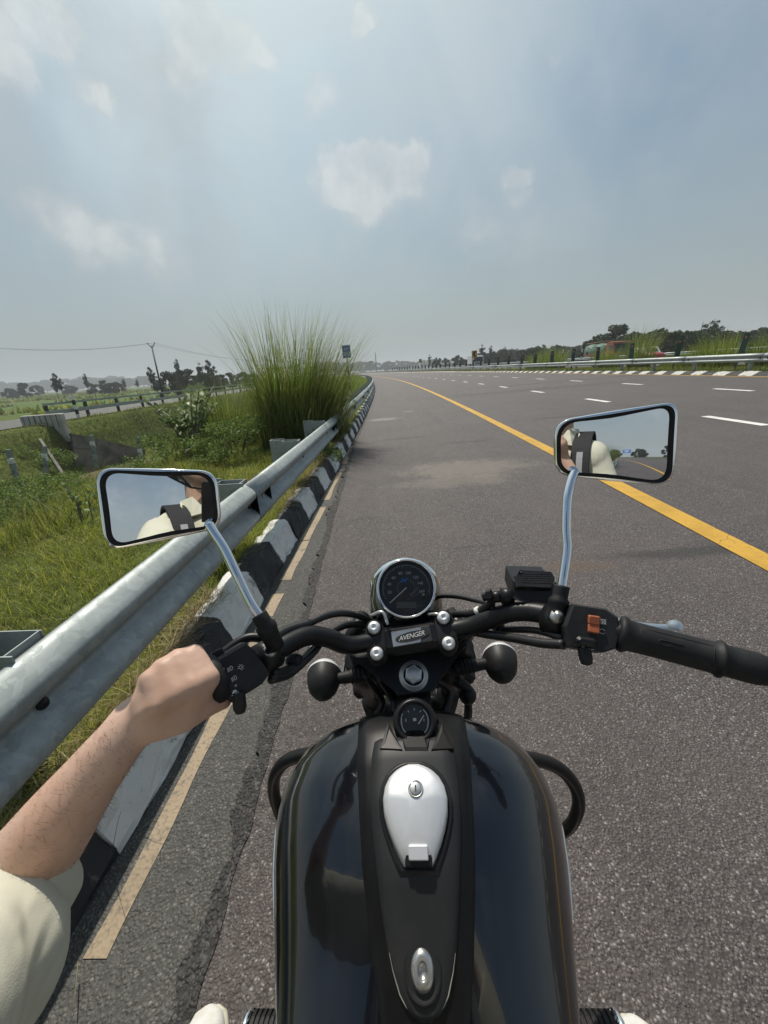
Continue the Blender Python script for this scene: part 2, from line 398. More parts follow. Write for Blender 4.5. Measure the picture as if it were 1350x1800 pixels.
def galvanised():
    m_ = bpy.data.materials.new('galvanised_steel'); m_.use_nodes = True; q = NG(m_.node_tree); b = m_.node_tree.nodes['Principled BSDF']
    P = q.pos()
    warp = q.vmath('ADD', P, q.vmath('SCALE', q.noise(P, 9, 4, .6, out='Color'), .14))
    cell = q.voro(warp, 34, 'F1', 'Color'); s_ = q.new('ShaderNodeSeparateColor'); q.put(s_.inputs[0], cell)
    big = q.noise(P, 3.2, 5, .65)
    f = q.math('ADD', q.math('MULTIPLY', s_.outputs[0], .28), q.math('MULTIPLY', big, .85))
    col = q.mix(q.ramp(f, .25, .95), (.275, .31, .305), (.42, .45, .445))
    spots = q.ramp(q.noise(P, 26, 5, .7), .62, .74)
    col = q.mix(q.math('MULTIPLY', spots, .4), col, (.56, .59, .60))
    dirt = q.ramp(q.noise(P, 6, 6, .7), .58, .8)
    col = q.mix(q.math('MULTIPLY', dirt, .5), col, (.16, .17, .16))
    q.put(b.inputs['Base Color'], col); b.inputs['Metallic'].default_value = .38
    q.put(b.inputs['Roughness'], q.ramp(s_.outputs[1], 0, 1, .50, .64))
    q.put(b.inputs['Normal'], q.bump(q.noise(P, 40, 5, .6), .12, .004))
    return m_
M['galvanised'] = galvanised()

def asphalt(name, c1, c2, speck, scale, bumps, patch=None, chip=.5):
    m_ = bpy.data.materials.new(name); m_.use_nodes = True; q = NG(m_.node_tree); b = m_.node_tree.nodes['Principled BSDF']
    P = q.pos()
    W = q.vmath('ADD', P, q.vmath('SCALE', q.noise(P, scale*1.1, 2, .5, out='Color'), .6/scale))
    v1 = q.new('ShaderNodeTexVoronoi', feature='F1'); q.put(v1.inputs['Vector'], W); v1.inputs['Scale'].default_value = scale
    s_ = q.new('ShaderNodeSeparateColor'); q.put(s_.inputs[0], v1.outputs['Color'])
    v2 = q.new('ShaderNodeTexVoronoi', feature='F1'); q.put(v2.inputs['Vector'], P); v2.inputs['Scale'].default_value = scale*1.9
    s2 = q.new('ShaderNodeSeparateColor'); q.put(s2.inputs[0], v2.outputs['Color'])
    stone = q.mix(s_.outputs[0], c1, c2)
    stone = q.mix(q.math('MULTIPLY', q.ramp(s_.outputs[1], .90, .97), chip), stone, speck)
    stone = q.mix(q.math('MULTIPLY', q.ramp(s2.outputs[2], .93, .97), chip*.9), stone, speck)
    gap = q.ramp(v1.outputs['Distance'], .34, .62)
    pit = q.ramp(q.noise(P, scale*.35, 3, .6), .52, .68)
    stone = q.mix(q.math('MULTIPLY', q.math('MAXIMUM', gap, q.math('MULTIPLY', pit, .7)), .72), stone, tuple(x*.28 for x in c1))
    stone = q.mix(q.ramp(q.noise(P, 5.5, 6, .7), .38, .66, 0, .34), stone, tuple(x*.72 for x in c1))
    lrg = q.noise(P, .9, 5, .6)
    stone = q.mix(q.ramp(lrg, .35, .7, 0, .38), stone, tuple(x*1.5 for x in c1))
    strk = q.new('ShaderNodeMapping'); q.put(strk.inputs['Vector'], P); strk.inputs['Scale'].default_value = (1.0, .06, 1)
    stone = q.mix(q.ramp(q.noise(strk.outputs[0], 2.2, 5, .6), .45, .75, 0, .30), stone, tuple(x*.6 for x in c1))
    if patch:
        for (x, y, rx, ry, colr, amt) in patch:
            mp = q.vmath('MULTIPLY', q.vmath('SUBTRACT', P, (x, y, 0)), (1/rx, 1/ry, 0))
            dd = q.math('ADD', q.vmath('LENGTH', mp), q.math('ADD', q.math('MULTIPLY', q.math('SUBTRACT', q.noise(P, 3.2, 6, .65), .5), 1.6), q.math('MULTIPLY', q.math('SUBTRACT', q.noise(P, 22, 6, .75), .5), 1.5)))
            stone = q.mix(q.math('MULTIPLY', q.ramp(dd, .45, 1.15, 1, 0), amt), stone, colr)
    q.put(b.inputs['Base Color'], stone)
    q.put(b.inputs['Roughness'], q.ramp(s_.outputs[2], 0, 1, .55, .85)); b.inputs['Specular IOR Level'].default_value = .45
    h = q.math('ADD', q.math('MULTIPLY', q.ramp(v1.outputs['Distance'], 0, .7, 1, 0), .7), q.math('MULTIPLY', s_.outputs[0], .5))
    h = q.math('SUBTRACT', h, q.math('MULTIPLY', pit, .5))
    q.put(b.inputs['Normal'], q.bump(h, bumps, .007))
    return m_
TAN = (.19, .165, .14); OIL = (.04, .037, .034); RUST = (.12, .075, .045)
M['asphalt'] = asphalt('asphalt', (.080, .066, .063), (.158, .136, .131), (.54, .51, .49), 125, .65,
    [(.9, 5.2, .95, .55, TAN, .75), (.65, 4.6, .8, .3, TAN, .5), (1.15, 2.35, .28, .10, RUST, .5), (2.0, 2.45, .7, .09, OIL, .85),
     (.55, 2.75, .22, .04, OIL, .45), (-.45, 11.6, .55, .35, (.24, .22, .2), .75), (.35, 13.2, .2, .25, (.24, .22, .2), .5), (4.5, 9.2, 2.2, .16, OIL, .7),
     (5.5, 18, 6.0, .9, OIL, .5), (8.5, 22, 7.0, .7, OIL, .5), (.1, 8.0, .6, .09, OIL, .7), (1.3, 7.1, .6, .07, OIL, .7)])
M['old_asphalt'] = asphalt('old_asphalt', (.070, .070, .064), (.125, .123, .113), (.40, .38, .35), 105, .65, chip=.4)
M['joint'] = asphalt('joint', (.034, .033, .031), (.060, .058, .055), (.25, .24, .22), 80, 1.0, chip=.25)

def line_paint(name, c, worn, lo, hi, under=(.085, .08, .075)):
    m_ = bpy.data.materials.new(name); m_.use_nodes = True; q = NG(m_.node_tree); b = m_.node_tree.nodes['Principled BSDF']
    P = q.pos()
    f = q.ramp(q.math('ADD', q.math('MULTIPLY', q.noise(P, 22, 7, .7), .6), q.math('MULTIPLY', q.voro(P, 90), .45)), lo, hi)
    col = q.mix(q.ramp(q.noise(P, 5, 5, .6), .35, .7), c, tuple(x*.82 for x in c))
    cr = q.ramp(q.voro(q.vmath('ADD', P, q.vmath('SCALE', q.noise(P, 7, 3, .6, out='Color'), .2)), 3.2, 'DISTANCE_TO_EDGE'), .004, .012, 1, 0)
    col = q.mix(q.math('MULTIPLY', q.math('MULTIPLY', cr, q.ramp(q.noise(P, 2.2, 3, .6), .5, .62)), .8), col, (.05, .045, .04))
    q.put(b.inputs['Base Color'], q.mix(q.math('MULTIPLY', f, worn), col, under)); b.inputs['Roughness'].default_value = .7
    q.put(b.inputs['Normal'], q.bump(q.math('ADD', q.voro(P, 90), q.noise(P, 40, 4, .6)), .35, .004))
    return m_
M['yellow_line'] = line_paint('yellow_line', (.56, .32, .035), .8, .62, .84)
M['pale_line'] = line_paint('pale_line', (.36, .28, .185), .8, .48, .82)
M['white_line'] = line_paint('white_line', (.74, .73, .70), .8, .66, .85)

def kerb_mat(name, c, worn):
    m_ = bpy.data.materials.new(name); m_.use_nodes = True; q = NG(m_.node_tree); b = m_.node_tree.nodes['Principled BSDF']
    P = q.pos()
    n_ = q.noise(P, 11, 8, .68); pits = q.ramp(q.noise(P, 70, 4, .7), .62, .72)
    col = q.mix(q.ramp(n_, .50, .66), c, tuple(.75*x+.25*w for x, w in zip(c, worn)))
    col = q.mix(q.ramp(q.noise(P, 6.5, 9, .72), .58, .66), col, worn)
    col = q.mix(q.math('MULTIPLY', pits, .55), col, (.07, .068, .06))
    q.put(b.inputs['Base Color'], col); b.inputs['Roughness'].default_value = .8
    q.put(b.inputs['Normal'], q.bump(q.math('ADD', n_, q.math('MULTIPLY', q.noise(P, 55, 5, .7), .4)), .55, .012))
    return m_
M['kerb_white'] = kerb_mat('kerb_white', (.70, .70, .67), (.33, .31, .27))
M['kerb_white_old'] = kerb_mat('kerb_white_old', (.52, .51, .47), (.16, .15, .125))
M['kerb_black'] = kerb_mat('kerb_black', (.026, .028, .031), (.12, .115, .105))

def ground_mat():
    m_ = bpy.data.materials.new('field_ground'); m_.use_nodes = True; q = NG(m_.node_tree); b = m_.node_tree.nodes['Principled BSDF']
    P = q.pos()
    fine = q.noise(P, 5.5, 8, .7); mid = q.noise(P, .55, 6, .62); big = q.noise(P, .035, 4, .55)
    grass = q.mix(q.ramp(fine, .3, .7), (.065, .09, .021), (.15, .185, .048))
    grass = q.mix(q.ramp(mid, .42, .66, 0, .6), grass, (.07, .07, .026))
    paddy = q.mix(q.ramp(mid, .3, .7), (.075, .135, .03), (.10, .17, .04))
    far = q.mix(q.ramp(big, .40, .56), paddy, grass)
    soil = q.mix(q.ramp(fine, .3, .7), (.16, .12, .075), (.23, .18, .12))
    sx = q.new('ShaderNodeSeparateXYZ'); q.put(sx.inputs[0], P)
    at_ = q.new('ShaderNodeAttribute', attribute_name='soil')
    isfar = q.ramp(sx.outputs[0], -27, -31)
    col = q.mix(isfar, grass, far)
    col = q.mix(q.ramp(q.math('ADD', at_.outputs['Fac'], q.math('MULTIPLY', q.math('SUBTRACT', mid, .5), .9)), .4, .62), col, soil)
    q.put(b.inputs['Base Color'], col); b.inputs['Roughness'].default_value = .95; b.inputs['Specular IOR Level'].default_value = .1
    q.put(b.inputs['Normal'], q.bump(q.math('ADD', fine, q.math('MULTIPLY', mid, 2)), .9, .12))
    return m_
M['field_ground'] = ground_mat()

def blade_mat(name, root, tip, dry, trans=.35, rough=.55):
    """root/tip colours by attribute t (0 root, 1 tip) and per-blade tone by attribute k"""
    m_ = bpy.data.materials.new(name); m_.use_nodes = True; q = NG(m_.node_tree); b = m_.node_tree.nodes['Principled BSDF']
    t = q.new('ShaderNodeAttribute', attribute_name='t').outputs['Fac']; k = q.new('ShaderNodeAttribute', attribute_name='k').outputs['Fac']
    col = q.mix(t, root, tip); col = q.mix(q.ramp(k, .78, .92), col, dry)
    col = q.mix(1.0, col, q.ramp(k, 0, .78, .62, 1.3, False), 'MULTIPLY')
    q.put(b.inputs['Base Color'], col); b.inputs['Roughness'].default_value = rough; b.inputs['Specular IOR Level'].default_value = .35
    tr = q.new('ShaderNodeBsdfTranslucent'); q.put(tr.inputs[0], q.mix(1.0, col, (1.15, 1.25, .7), 'MULTIPLY'))
    mx = q.new('ShaderNodeMixShader'); mx.inputs[0].default_value = trans
    q.l.new(b.outputs[0], mx.inputs[1]); q.l.new(tr.outputs[0], mx.inputs[2]); q.l.new(mx.outputs[0], m_.node_tree.nodes['Material Output'].inputs[0])
    return m_
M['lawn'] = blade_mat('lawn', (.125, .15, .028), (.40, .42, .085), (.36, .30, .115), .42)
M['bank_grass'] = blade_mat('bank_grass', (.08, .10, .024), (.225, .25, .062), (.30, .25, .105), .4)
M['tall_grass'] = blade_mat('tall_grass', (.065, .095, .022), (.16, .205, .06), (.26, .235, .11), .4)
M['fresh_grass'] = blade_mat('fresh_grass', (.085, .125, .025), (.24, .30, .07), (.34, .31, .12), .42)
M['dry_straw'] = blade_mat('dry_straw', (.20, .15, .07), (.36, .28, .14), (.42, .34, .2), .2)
M['leaf_shrub'] = pm('leaf_shrub', (.22, .30, .12), .55, spec=.3, var=(6, (.11, .17, .06)), trans=.25)
M['leaf_pale'] = pm('leaf_pale', (.36, .42, .24), .5, spec=.35, var=(6, (.20, .26, .11)), trans=.25)
M['seed_head'] = pm('seed_head', (.42, .38, .30), .9)
def leaf_mat(name, a, b_, trans=.25):
    m_ = bpy.data.materials.new(name); m_.use_nodes = True; q = NG(m_.node_tree); b = m_.node_tree.nodes['Principled BSDF']
    k = q.new('ShaderNodeAttribute', attribute_name='k').outputs['Fac']
    col = q.mix(k, a, b_)
    q.put(b.inputs['Base Color'], col); b.inputs['Roughness'].default_value = .6; b.inputs['Specular IOR Level'].default_value = .3
    tr = q.new('ShaderNodeBsdfTranslucent'); q.put(tr.inputs[0], col)
    mx = q.new('ShaderNodeMixShader'); mx.inputs[0].default_value = trans
    q.l.new(b.outputs[0], mx.inputs[1]); q.l.new(tr.outputs[0], mx.inputs[2]); q.l.new(mx.outputs[0], m_.node_tree.nodes['Material Output'].inputs[0])
    return m_
M['foliage_dark'] = leaf_mat('foliage_dark', (.014, .028, .010), (.040, .064, .020))
M['foliage_mid'] = leaf_mat('foliage_mid', (.024, .042, .014), (.064, .092, .03))
M['weed_leaf'] = leaf_mat('weed_leaf', (.10, .15, .035), (.24, .32, .08), .35)
M['foliage_light'] = leaf_mat('foliage_light', (.06, .085, .028), (.13, .16, .05))

def mirror_glass():
    m_ = pm('mirror_glass', (.86, .88, .90), .0, 1.0); return m_
M['mirror_glass'] = mirror_glass()
def thin_glass():
    m_ = bpy.data.materials.new('thin_glass'); m_.use_nodes = True; q = NG(m_.node_tree); m_.node_tree.nodes.clear()
    tr = q.new('ShaderNodeBsdfTransparent'); gl = q.new('ShaderNodeBsdfGlossy'); gl.inputs['Roughness'].default_value = .04
    fr = q.new('ShaderNodeFresnel'); fr.inputs[0].default_value = 1.22
    mx = q.new('ShaderNodeMixShader'); q.l.new(fr.outputs[0], mx.inputs[0]); q.l.new(tr.outputs[0], mx.inputs[1]); q.l.new(gl.outputs[0], mx.inputs[2])
    q.l.new(mx.outputs[0], q.new('ShaderNodeOutputMaterial').inputs[0]); return m_
M['thin_glass'] = thin_glass()
# ------------------------------------------------------------------ road geometry: 'off' metres right of the bike, along a gentle left-hand curve
BANK = .0253
def cx(y):
    a = min(abs(y), 260.0); return -.00075*a*a - .39*(abs(y)-a)
def zroad(off): return BANK*min(max(off, -1.0), 17.4)
def RP(off, y, dz=0.0): return Vector((off+cx(y), y, zroad(off)+dz))
def rp_dir(y): return (RP(0, y+.05)-RP(0, y-.05)).normalized()

def sstep(a, b, x):
    t = min(max((x-a)/(b-a), 0), 1); return t*t*(3-2*t)
def vnoise(x, y, s=1.0):
    from mathutils import noise
    return noise.noise(Vector((x*s, y*s, 3.7)))
def gz(off, y):
    """terrain height"""
    if off > -1.02:
        if off < 17.4: return zroad(off) - .10
        if off < 31: return .56 - .10
        return .46 - 1.9*sstep(31, 44, off)
    drain = -2.15 - .75*sstep(12, 17, y)*(1-sstep(27, 34, y))
    top = .09 + .05*vnoise(off, y, 1.3)
    if off > -3.4: return top
    if off > -10.5:
        e = sstep(-3.4, -9.5, off); return top*(1-e) + drain*e + .16*vnoise(off, y, .55)*e + .07*vnoise(off, y, 1.7)
    # service-road embankment, its toe further out on the near side
    toe = -13.0 + -3.6*sstep(15.5, 17.5, y)
    srv = -.25
    if off > toe: return drain + .10*vnoise(off, y, .6)
    if off > -18.4:
        e = sstep(toe, -18.2, off)
        if 17.2 < y < 19.6: e *= .0 if off > -17.4 else 1
        return drain*(1-e) + srv*e + .22*vnoise(off, y, .7)*e*(1-e)*4
    if off > -25.5: return srv - .06
    f = sstep(-25.5, -30, off); return srv*(1-f) - 1.75*f - .06 + .1*f*vnoise(off, y, .08)
def gzw(x, y): return gz(x - cx(y), y)

offs = sorted(set([-2600, -1500, -800, -400, -220, -120, -80, -60, -50, -42, -36, -32, -30, -28, -26.5, -25.6, -25, -22, -18.5]
     + list(np.arange(-18.4, -10, .45)) + list(np.arange(-10, -3.4, .4)) + list(np.arange(-3.4, -1.0, .3)) + [-1.03, -1.01, 0, 6, 13, 17.39, 17.41, 24, 30.9, 31, 34, 38, 44, 60, 90, 150, 300, 700, 1500, 2600]))
ys = sorted(set([-1500, -700, -350, -200, -120, -80, -60, -45, -34, -26, -20, -16, -13, -10, -8, -6, -4.5] + list(np.arange(-3, 34, .5)) + list(np.arange(34, 60, 1.5)) + list(np.arange(60, 140, 6)) + [150, 170, 200, 240, 260, 300, 400, 600, 1000, 1800, 3000]))
gv = []; soil = []
for y in ys:
    for o_ in offs:
        gv.append((o_+cx(y), y, gz(o_, y)))
        s_ = 0.0
        if -16.8 < o_ < -8.5 and 16.5 < y < 24: s_ = sstep(-8.5, -10.3, o_)*sstep(16.5, 18.4, y)*(1-sstep(22, 24, y))
        soil.append(s_)
nx = len(offs); fcs = [(j*nx+i, j*nx+i+1, (j+1)*nx+i+1, (j+1)*nx+i) for j in range(len(ys)-1) for i in range(nx-1)]
me = quick_mesh('ground', gv, np.array(fcs), 4, M['field_ground'], True); add_attr(me, 'soil', soil)
tag(link(bpy.data.objects.new('ground', me)), kind='structure')

def sheet(name, olist, ylist, mat_, dz=0.0, kind='structure', zf=None):
    vs = []; 
    for y in ylist:
        for o_ in (olist(y) if callable(olist) else olist):
            p = RP(o_, y, dz); 
            if zf is not None: p.z = zf(o_)+dz
            vs.append(tuple(p))
    n = len(olist(ylist[0]) if callable(olist) else olist)
    fs = np.array([(j*n+i, j*n+i+1, (j+1)*n+i+1, (j+1)*n+i) for j in range(len(ylist)-1) for i in range(n-1)])
    o = link(bpy.data.objects.new(name, quick_mesh(name, vs, fs, 4, mat_, True)))
    return tag(o, kind=kind) if kind else o
YR = list(np.arange(-160, -20, 6)) + list(np.arange(-20, 60, 1.5)) + list(np.arange(60, 260, 5)) + list(np.arange(260, 520, 20))
def joint_off(y): return float(np.interp(y, [-20, .4, 1.1, 2.5, 4.9, 7.9, 15, 40], [-.54, -.54, -.56, -.63, -.74, -.84, -.90, -.94])) 
sheet('road', lambda y: [joint_off(y), 1.5, 3.5, 6, 9, 12, 13.5, 17.38], YR, M['asphalt'], 0.0)
sheet('gutter_strip', lambda y: [-1.12, -.9, joint_off(y)+.03], [y for y in YR if y < 200], M['old_asphalt'], -.012)
YN = list(np.arange(-8, 30, .25))
sheet('road_joint', lambda y: [joint_off(y)-.050*(1+.7*vnoise(y, 2, 2.2)+.9*vnoise(y, 7, 9)+.5*vnoise(y, 3, 31)), joint_off(y)+.012*(1+.9*vnoise(y, 5, 3.1)+1.2*vnoise(y, 1, 12))], [y for y in np.arange(-6, 26, .03)], M['joint'], .004)
sheet('opposite_road', [17.5, 22, 27, 30.6], YR, M['asphalt'], .56, zf=lambda o: 0.0)
sheet('service_road', [-25.0, -22, -19.0], YR, M['old_asphalt'], -.27, zf=lambda o: 0.0)

# painted markings
def strip_mark(name, o0, o1, y0, y1, mat_, dz=.008, step=1.0, jag=0.0):
    n = max(2, int((y1-y0)/step)+1); yl = list(np.linspace(y0, y1, n))
    rs = random.Random(int(y0*100+o0*10))
    if jag:
        f = lambda y: [o0+jag*vnoise(y, o0, 3.0), o1+jag*vnoise(y, o1+9, 3.0)]
    else: f = [o0, o1]
    return sheet(name, f, yl, mat_, dz)
strip_mark('yellow_shoulder_line', 2.22, 2.40, -120, 300, M['yellow_line'], .006, 1.0)
strip_mark('yellow_median_line', 13.12, 13.28, -60, 300, M['yellow_line'], .006, 2.0)
for off, yy in ((5.96, 6.47), (9.62, 6.3)):
    for k in range(-9, 34):
        y0 = yy + 4.77*k
        if y0 > 150: break
        strip_mark('white_lane_dash', off-.085, off+.085, y0, y0+1.3, M['white_line'], .006, .4)
for y0, y1 in ((.51, 1.93), (1.98, 2.24), (2.42, 3.1), (3.12, 4.0), (4.25, 5.55), (6.1, 7.6), (8.3, 10.4)):
    if y0 < 0: continue
    strip_mark('worn_edge_line', -.872-.012*min(y0, 4), -.806-.008*min(y0, 4), y0, y1, M['pale_line'], -.0095, .06, .014)

# ------------------------------------------------------------------ kerbs of black and white stones
def kerb_mesh(mat_, seed, L, prof, nseg=6, amp=.017):
    """prof: (x, z) across, road side first; local y along"""
    r_ = random.Random(seed); vs = []; n = len(prof)
    # subdivide profile
    P = []
    for (a, b) in zip(prof[:-1], prof[1:]):
        k = 3
        for t in range(k): P.append((a[0]+(b[0]-a[0])*t/k, a[1]+(b[1]-a[1])*t/k))
    P.append(prof[-1]); n = len(P)
    for j in range(nseg+1):
        for i, (x, z) in enumerate(P):
            e = .6 if j in (0, nseg) else 1
            vs.append((x+r_.uniform(-amp, amp)*.6, (j/nseg-.5)*L*(1-.012) + r_.uniform(-amp, amp)*.25, z+r_.uniform(-amp, amp)*.6*e))
    fs = [(j*n+i, (j+1)*n+i, (j+1)*n+i+1, j*n+i+1) for j in range(nseg) for i in range(n-1)]
    fs += [tuple(range(n)), tuple(nseg*n+i for i in range(n-1, -1, -1))]
    me = bpy.data.meshes.new('kerb_stone'); me.from_pydata(vs, [], fs); me.materials.append(mat_)
    me.polygons.foreach_set('use_smooth', [False]*len(fs)); me.update(); return me
def run_kerb(root, off0, y0, L, n, prof, zf, first_white=True, white='kerb_white'):
    meshes = {w: [kerb_mesh(M[white if w else 'kerb_black'], s+(9 if w else 0), L, prof) for s in range(4)] for w in (True, False)}
    rs = random.Random(5)
    for k in range(n):
        y = y0 + (k+.5)*L; w = (k % 2 == 0) == first_white
        o = bpy.data.objects.new('kerb_stone', meshes[w][rs.randrange(4)]); COL.objects.link(o); o.parent = root
        p = RP(off0, y); d_ = rp_dir(y)
        o.location = (p.x+rs.uniform(-.008, .008), p.y, zf + rs.uniform(-.012, .008)); o.rotation_euler = (rs.uniform(-.02, .02), rs.uniform(-.02, .02), math.atan2(-d_.x, d_.y)+rs.uniform(-.012, .012))
def far_kerb(name, root, off0, y0, y1, L, prof, zf, first_white):
    mb = MB(); k = 0; y = y0
    while y < y1:
        mb.cur = 0 if (k % 2 == 0) == first_white else 1
        secs = []
        for yy in (y, y+L*.98):
            p = RP(off0, yy); secs.append([Vector((p.x+x, yy, zf+z)) for x, z in prof])
        mb.loft(secs, True, True, closed=True, smooth=False); y += L; k += 1
    o = mb.build(name, [M['kerb_white'], M['kerb_black']], root); tag(o, kind='stuff'); return o
kl = empty('kerb', (-1.0, 0, 0)); tag(kl, kind='structure')
kl.location = (0, 0, 0); kl.matrix_world = Matrix.Identity(4)
PROF_L = [(.06, -.05), (.055, .0), (0.0, .155), (-.02, .175), (-.13, .18), (-.14, -.05)]
run_kerb(kl, -1.0, .74-.48*8, .48, 64, PROF_L, 0.0)
far_kerb('far_kerb_stones', kl, -1.0, .74-.48*8+64*.48, 140, .48, PROF_L, 0.0, True)
far_kerb('rear_kerb_stones', kl, -1.0, .74-.48*8-.48*120, .74-.48*8-.01, .48, PROF_L, 0.0, True)
kr = empty('median_kerb', (0, 0, 0)); tag(kr, kind='structure')
PROF_R = [(-.02, -.05), (-.02, .01), (.22, .13), (.40, .135), (.41, -.05)]
run_kerb(kr, 13.45, 9.4, .62, 96, PROF_R, zroad(13.45), True, 'kerb_white_old')
far_kerb('far_kerb_stones', kr, 13.45, 9.4+96*.62, 240, .62, PROF_R, zroad(13.45), True)
far_kerb('rear_kerb_stones', kr, 13.45, 9.4-120*.62, 9.38, .62, PROF_R, zroad(13.45), True)
sheet('median_verge', [13.84, 14.6, 15.6, 16.8, 17.42], YR, M['field_ground'], .12, zf=lambda o: zroad(13.5)+.04*math.sin(o*3))

# ------------------------------------------------------------------ guardrails
WPROF = smooth_path([(0.0, .158, 0), (.022, .156, 0), (.050, .135, 0), (.078, .108, 0), (.083, .085, 0), (.074, .058, 0), (.030, .018, 0), (.018, 0, 0),
                     (.030, -.018, 0), (.074, -.058, 0), (.083, -.085, 0), (.078, -.108, 0), (.050, -.135, 0), (.022, -.156, 0), (0.0, -.158, 0)], 2)
def w_beam(mb, off, y0, y1, zc, side=1, step=1.0, sag=0.0, base=None):
    n = max(2, int((y1-y0)/step)+1); secs = []
    for y in np.linspace(y0, y1, n):
        p = RP(off, y); z = (p.z if base is None else base)+zc+sag*math.sin(y*.9)
        secs.append([Vector((p.x+side*(u.x), y, z+u.y)) for u in WPROF])
    n_ = len(secs[0]); 
    back = [[q+Vector((-side*.004, 0, 0)) for q in reversed(s_)] for s_ in secs]
    mb.loft([a+b for a, b in zip(secs, back)], True, True, smooth=True)
def shared(name, mesh, loc, parent=None, rot=None, scale=None):
    o = bpy.data.objects.new(name, mesh); COL.objects.link(o)
    if parent is not None: o.parent = parent
    o.location = loc
    if rot: o.rotation_euler = rot
    if scale: o.scale = (scale,)*3 if not hasattr(scale, '__len__') else scale
    return o
gr = empty('guard_rail', (-1.2, 0, 0), 'galvanised steel guardrail along the black and white kerb beside the motorcycle', 'guardrail')
gr.location = (0, 0, 0); gr.matrix_world = Matrix.Identity(4)
RX = -1.12
ysec = [-9.2, -5.2, -1.2, 2.78, 6.75, 10.7, 14.7, 18.7, 22.7, 26.7, 30.7, 34.7, 40, 46, 52, 60, 70, 82, 96, 112, 130, 150]
for i, (a, b) in enumerate(zip(ysec[:-1], ysec[1:])):
    mb = MB(); w_beam(mb, RX + (.005 if i % 2 else 0), a-.16, b+.16, .502, 1, .8 if a < 40 else 2.0, .004); mb.build('rail_beam', M['galvanised'], gr)
mb = MB(); w_beam(mb, RX, -70, -9.36, .502, 1, 2.0); mb.build('rail_beam', M['galvanised'], gr)
pb = MB(); pb.smooth = False
pb.box((-.265, -.055, .27), (.14, .006, .86)); pb.box((-.265, .055, .27), (.14, .006, .86)); pb.box((-.333, 0, .27), (.006, .11, .86))
post_me = pb.mesh('post', M['galvanised'])
sb = MB(); sb.smooth = False
sb.box((-.085, 0, 0), (.20, .005, .34)); sb.box((-.012, .06, 0), (.005, .115, .34)); sb.box((-.19, .06, 0), (.005, .115, .34)); sb.box((-.10, .118, 0), (.19, .004, .34))
spacer_me = sb.mesh('spacer_block', M['galvanised'])
bb = MB(); bb.lathe((0, 0, 0), (1, 0, 0), [(.001, .014), (.012, .014), (.019, .006), (.020, 0)], 12, False, False)
bolt_me = bb.mesh('bolt', M['dark_metal'])
bh = MB(); bh.lathe((0, 0, 0), (1, 0, 0), [(.001, .004), (.007, .004), (.009, 0)], 10)
bolt2_me = bh.mesh('bolt', M['dark_metal'])
yp = [-.85+1.75*k for k in range(-8, 42)]
for y in yp:
    p = RP(RX, y)
    shared('post', post_me, (p.x, y, p.z), gr); shared('spacer_block', spacer_me, (p.x-.004, y-.06, p.z+.515), gr)
    if -2 < y < 16: shared('bolt', bolt_me, (p.x+.02, y-.05, p.z+.502), gr, (0, 0, 0))
for ys_ in ysec[3:9]:                                     # splice bolts at the beam joints
    for dy in (-.11, .05):
        for dz in (.095, -.095): 
            p = RP(RX, ys_+dy); shared('bolt', bolt2_me, (p.x+.084, ys_+dy, p.z+.502+dz), gr)
            p = RP(RX, ys_+dy+.03); shared('bolt', bolt2_me, (p.x+.03, ys_+dy+.03, p.z+.502+dz*.12), gr)

mr = empty('guard_rail', (0, 0, 0), 'galvanised guardrail along the grassy median across the lanes', 'guardrail')
for a, b in zip([-30, -10, 2, 8, 12, 16, 20, 24, 28, 32, 36, 42, 50, 60, 75, 90, 110, 135, 160, 200], [-10, 2, 8, 12, 16, 20, 24, 28, 32, 36, 42, 50, 60, 75, 90, 110, 135, 160, 200, 260]):
    mb = MB(); w_beam(mb, 14.12, a-.15, b+.15, .60, -1, 1.0 if a < 40 else 3.0); mb.build('rail_beam', M['galvanised'], mr)
mpost = MB(); mpost.smooth = False; mpost.box((.12, 0, .30), (.12, .10, .84)); mpost.box((.03, 0, .58), (.12, .12, .32)); mp_me = mpost.mesh('post', M['galvanised'])
for k in range(-3, 60):
    y = 2.2 + 2.9*k; p = RP(14.12, y); shared('post', mp_me, tuple(p), mr)
orr = empty('guard_rail', (0, 0, 0), 'far guardrail beyond the opposite carriageway behind the tall median grass', 'guardrail')
for a, b in zip([5, 20, 28, 36, 44, 52, 60, 75, 90, 110, 140], [20, 28, 36, 44, 52, 60, 75, 90, 110, 140, 200]):
    mb = MB(); w_beam(mb, 30.9, a-.1, b+.1, .62, -1, 2.0, base=.56); mb.build('rail_beam', M['galvanised'], orr)
for k in range(0, 45):
    y = 6+3.5*k; p = RP(30.9, y); shared('post', mp_me, (p.x, y, .56), orr)
# ------------------------------------------------------------------ roadside furniture
def gnd(x, y): return gzw(x, y)

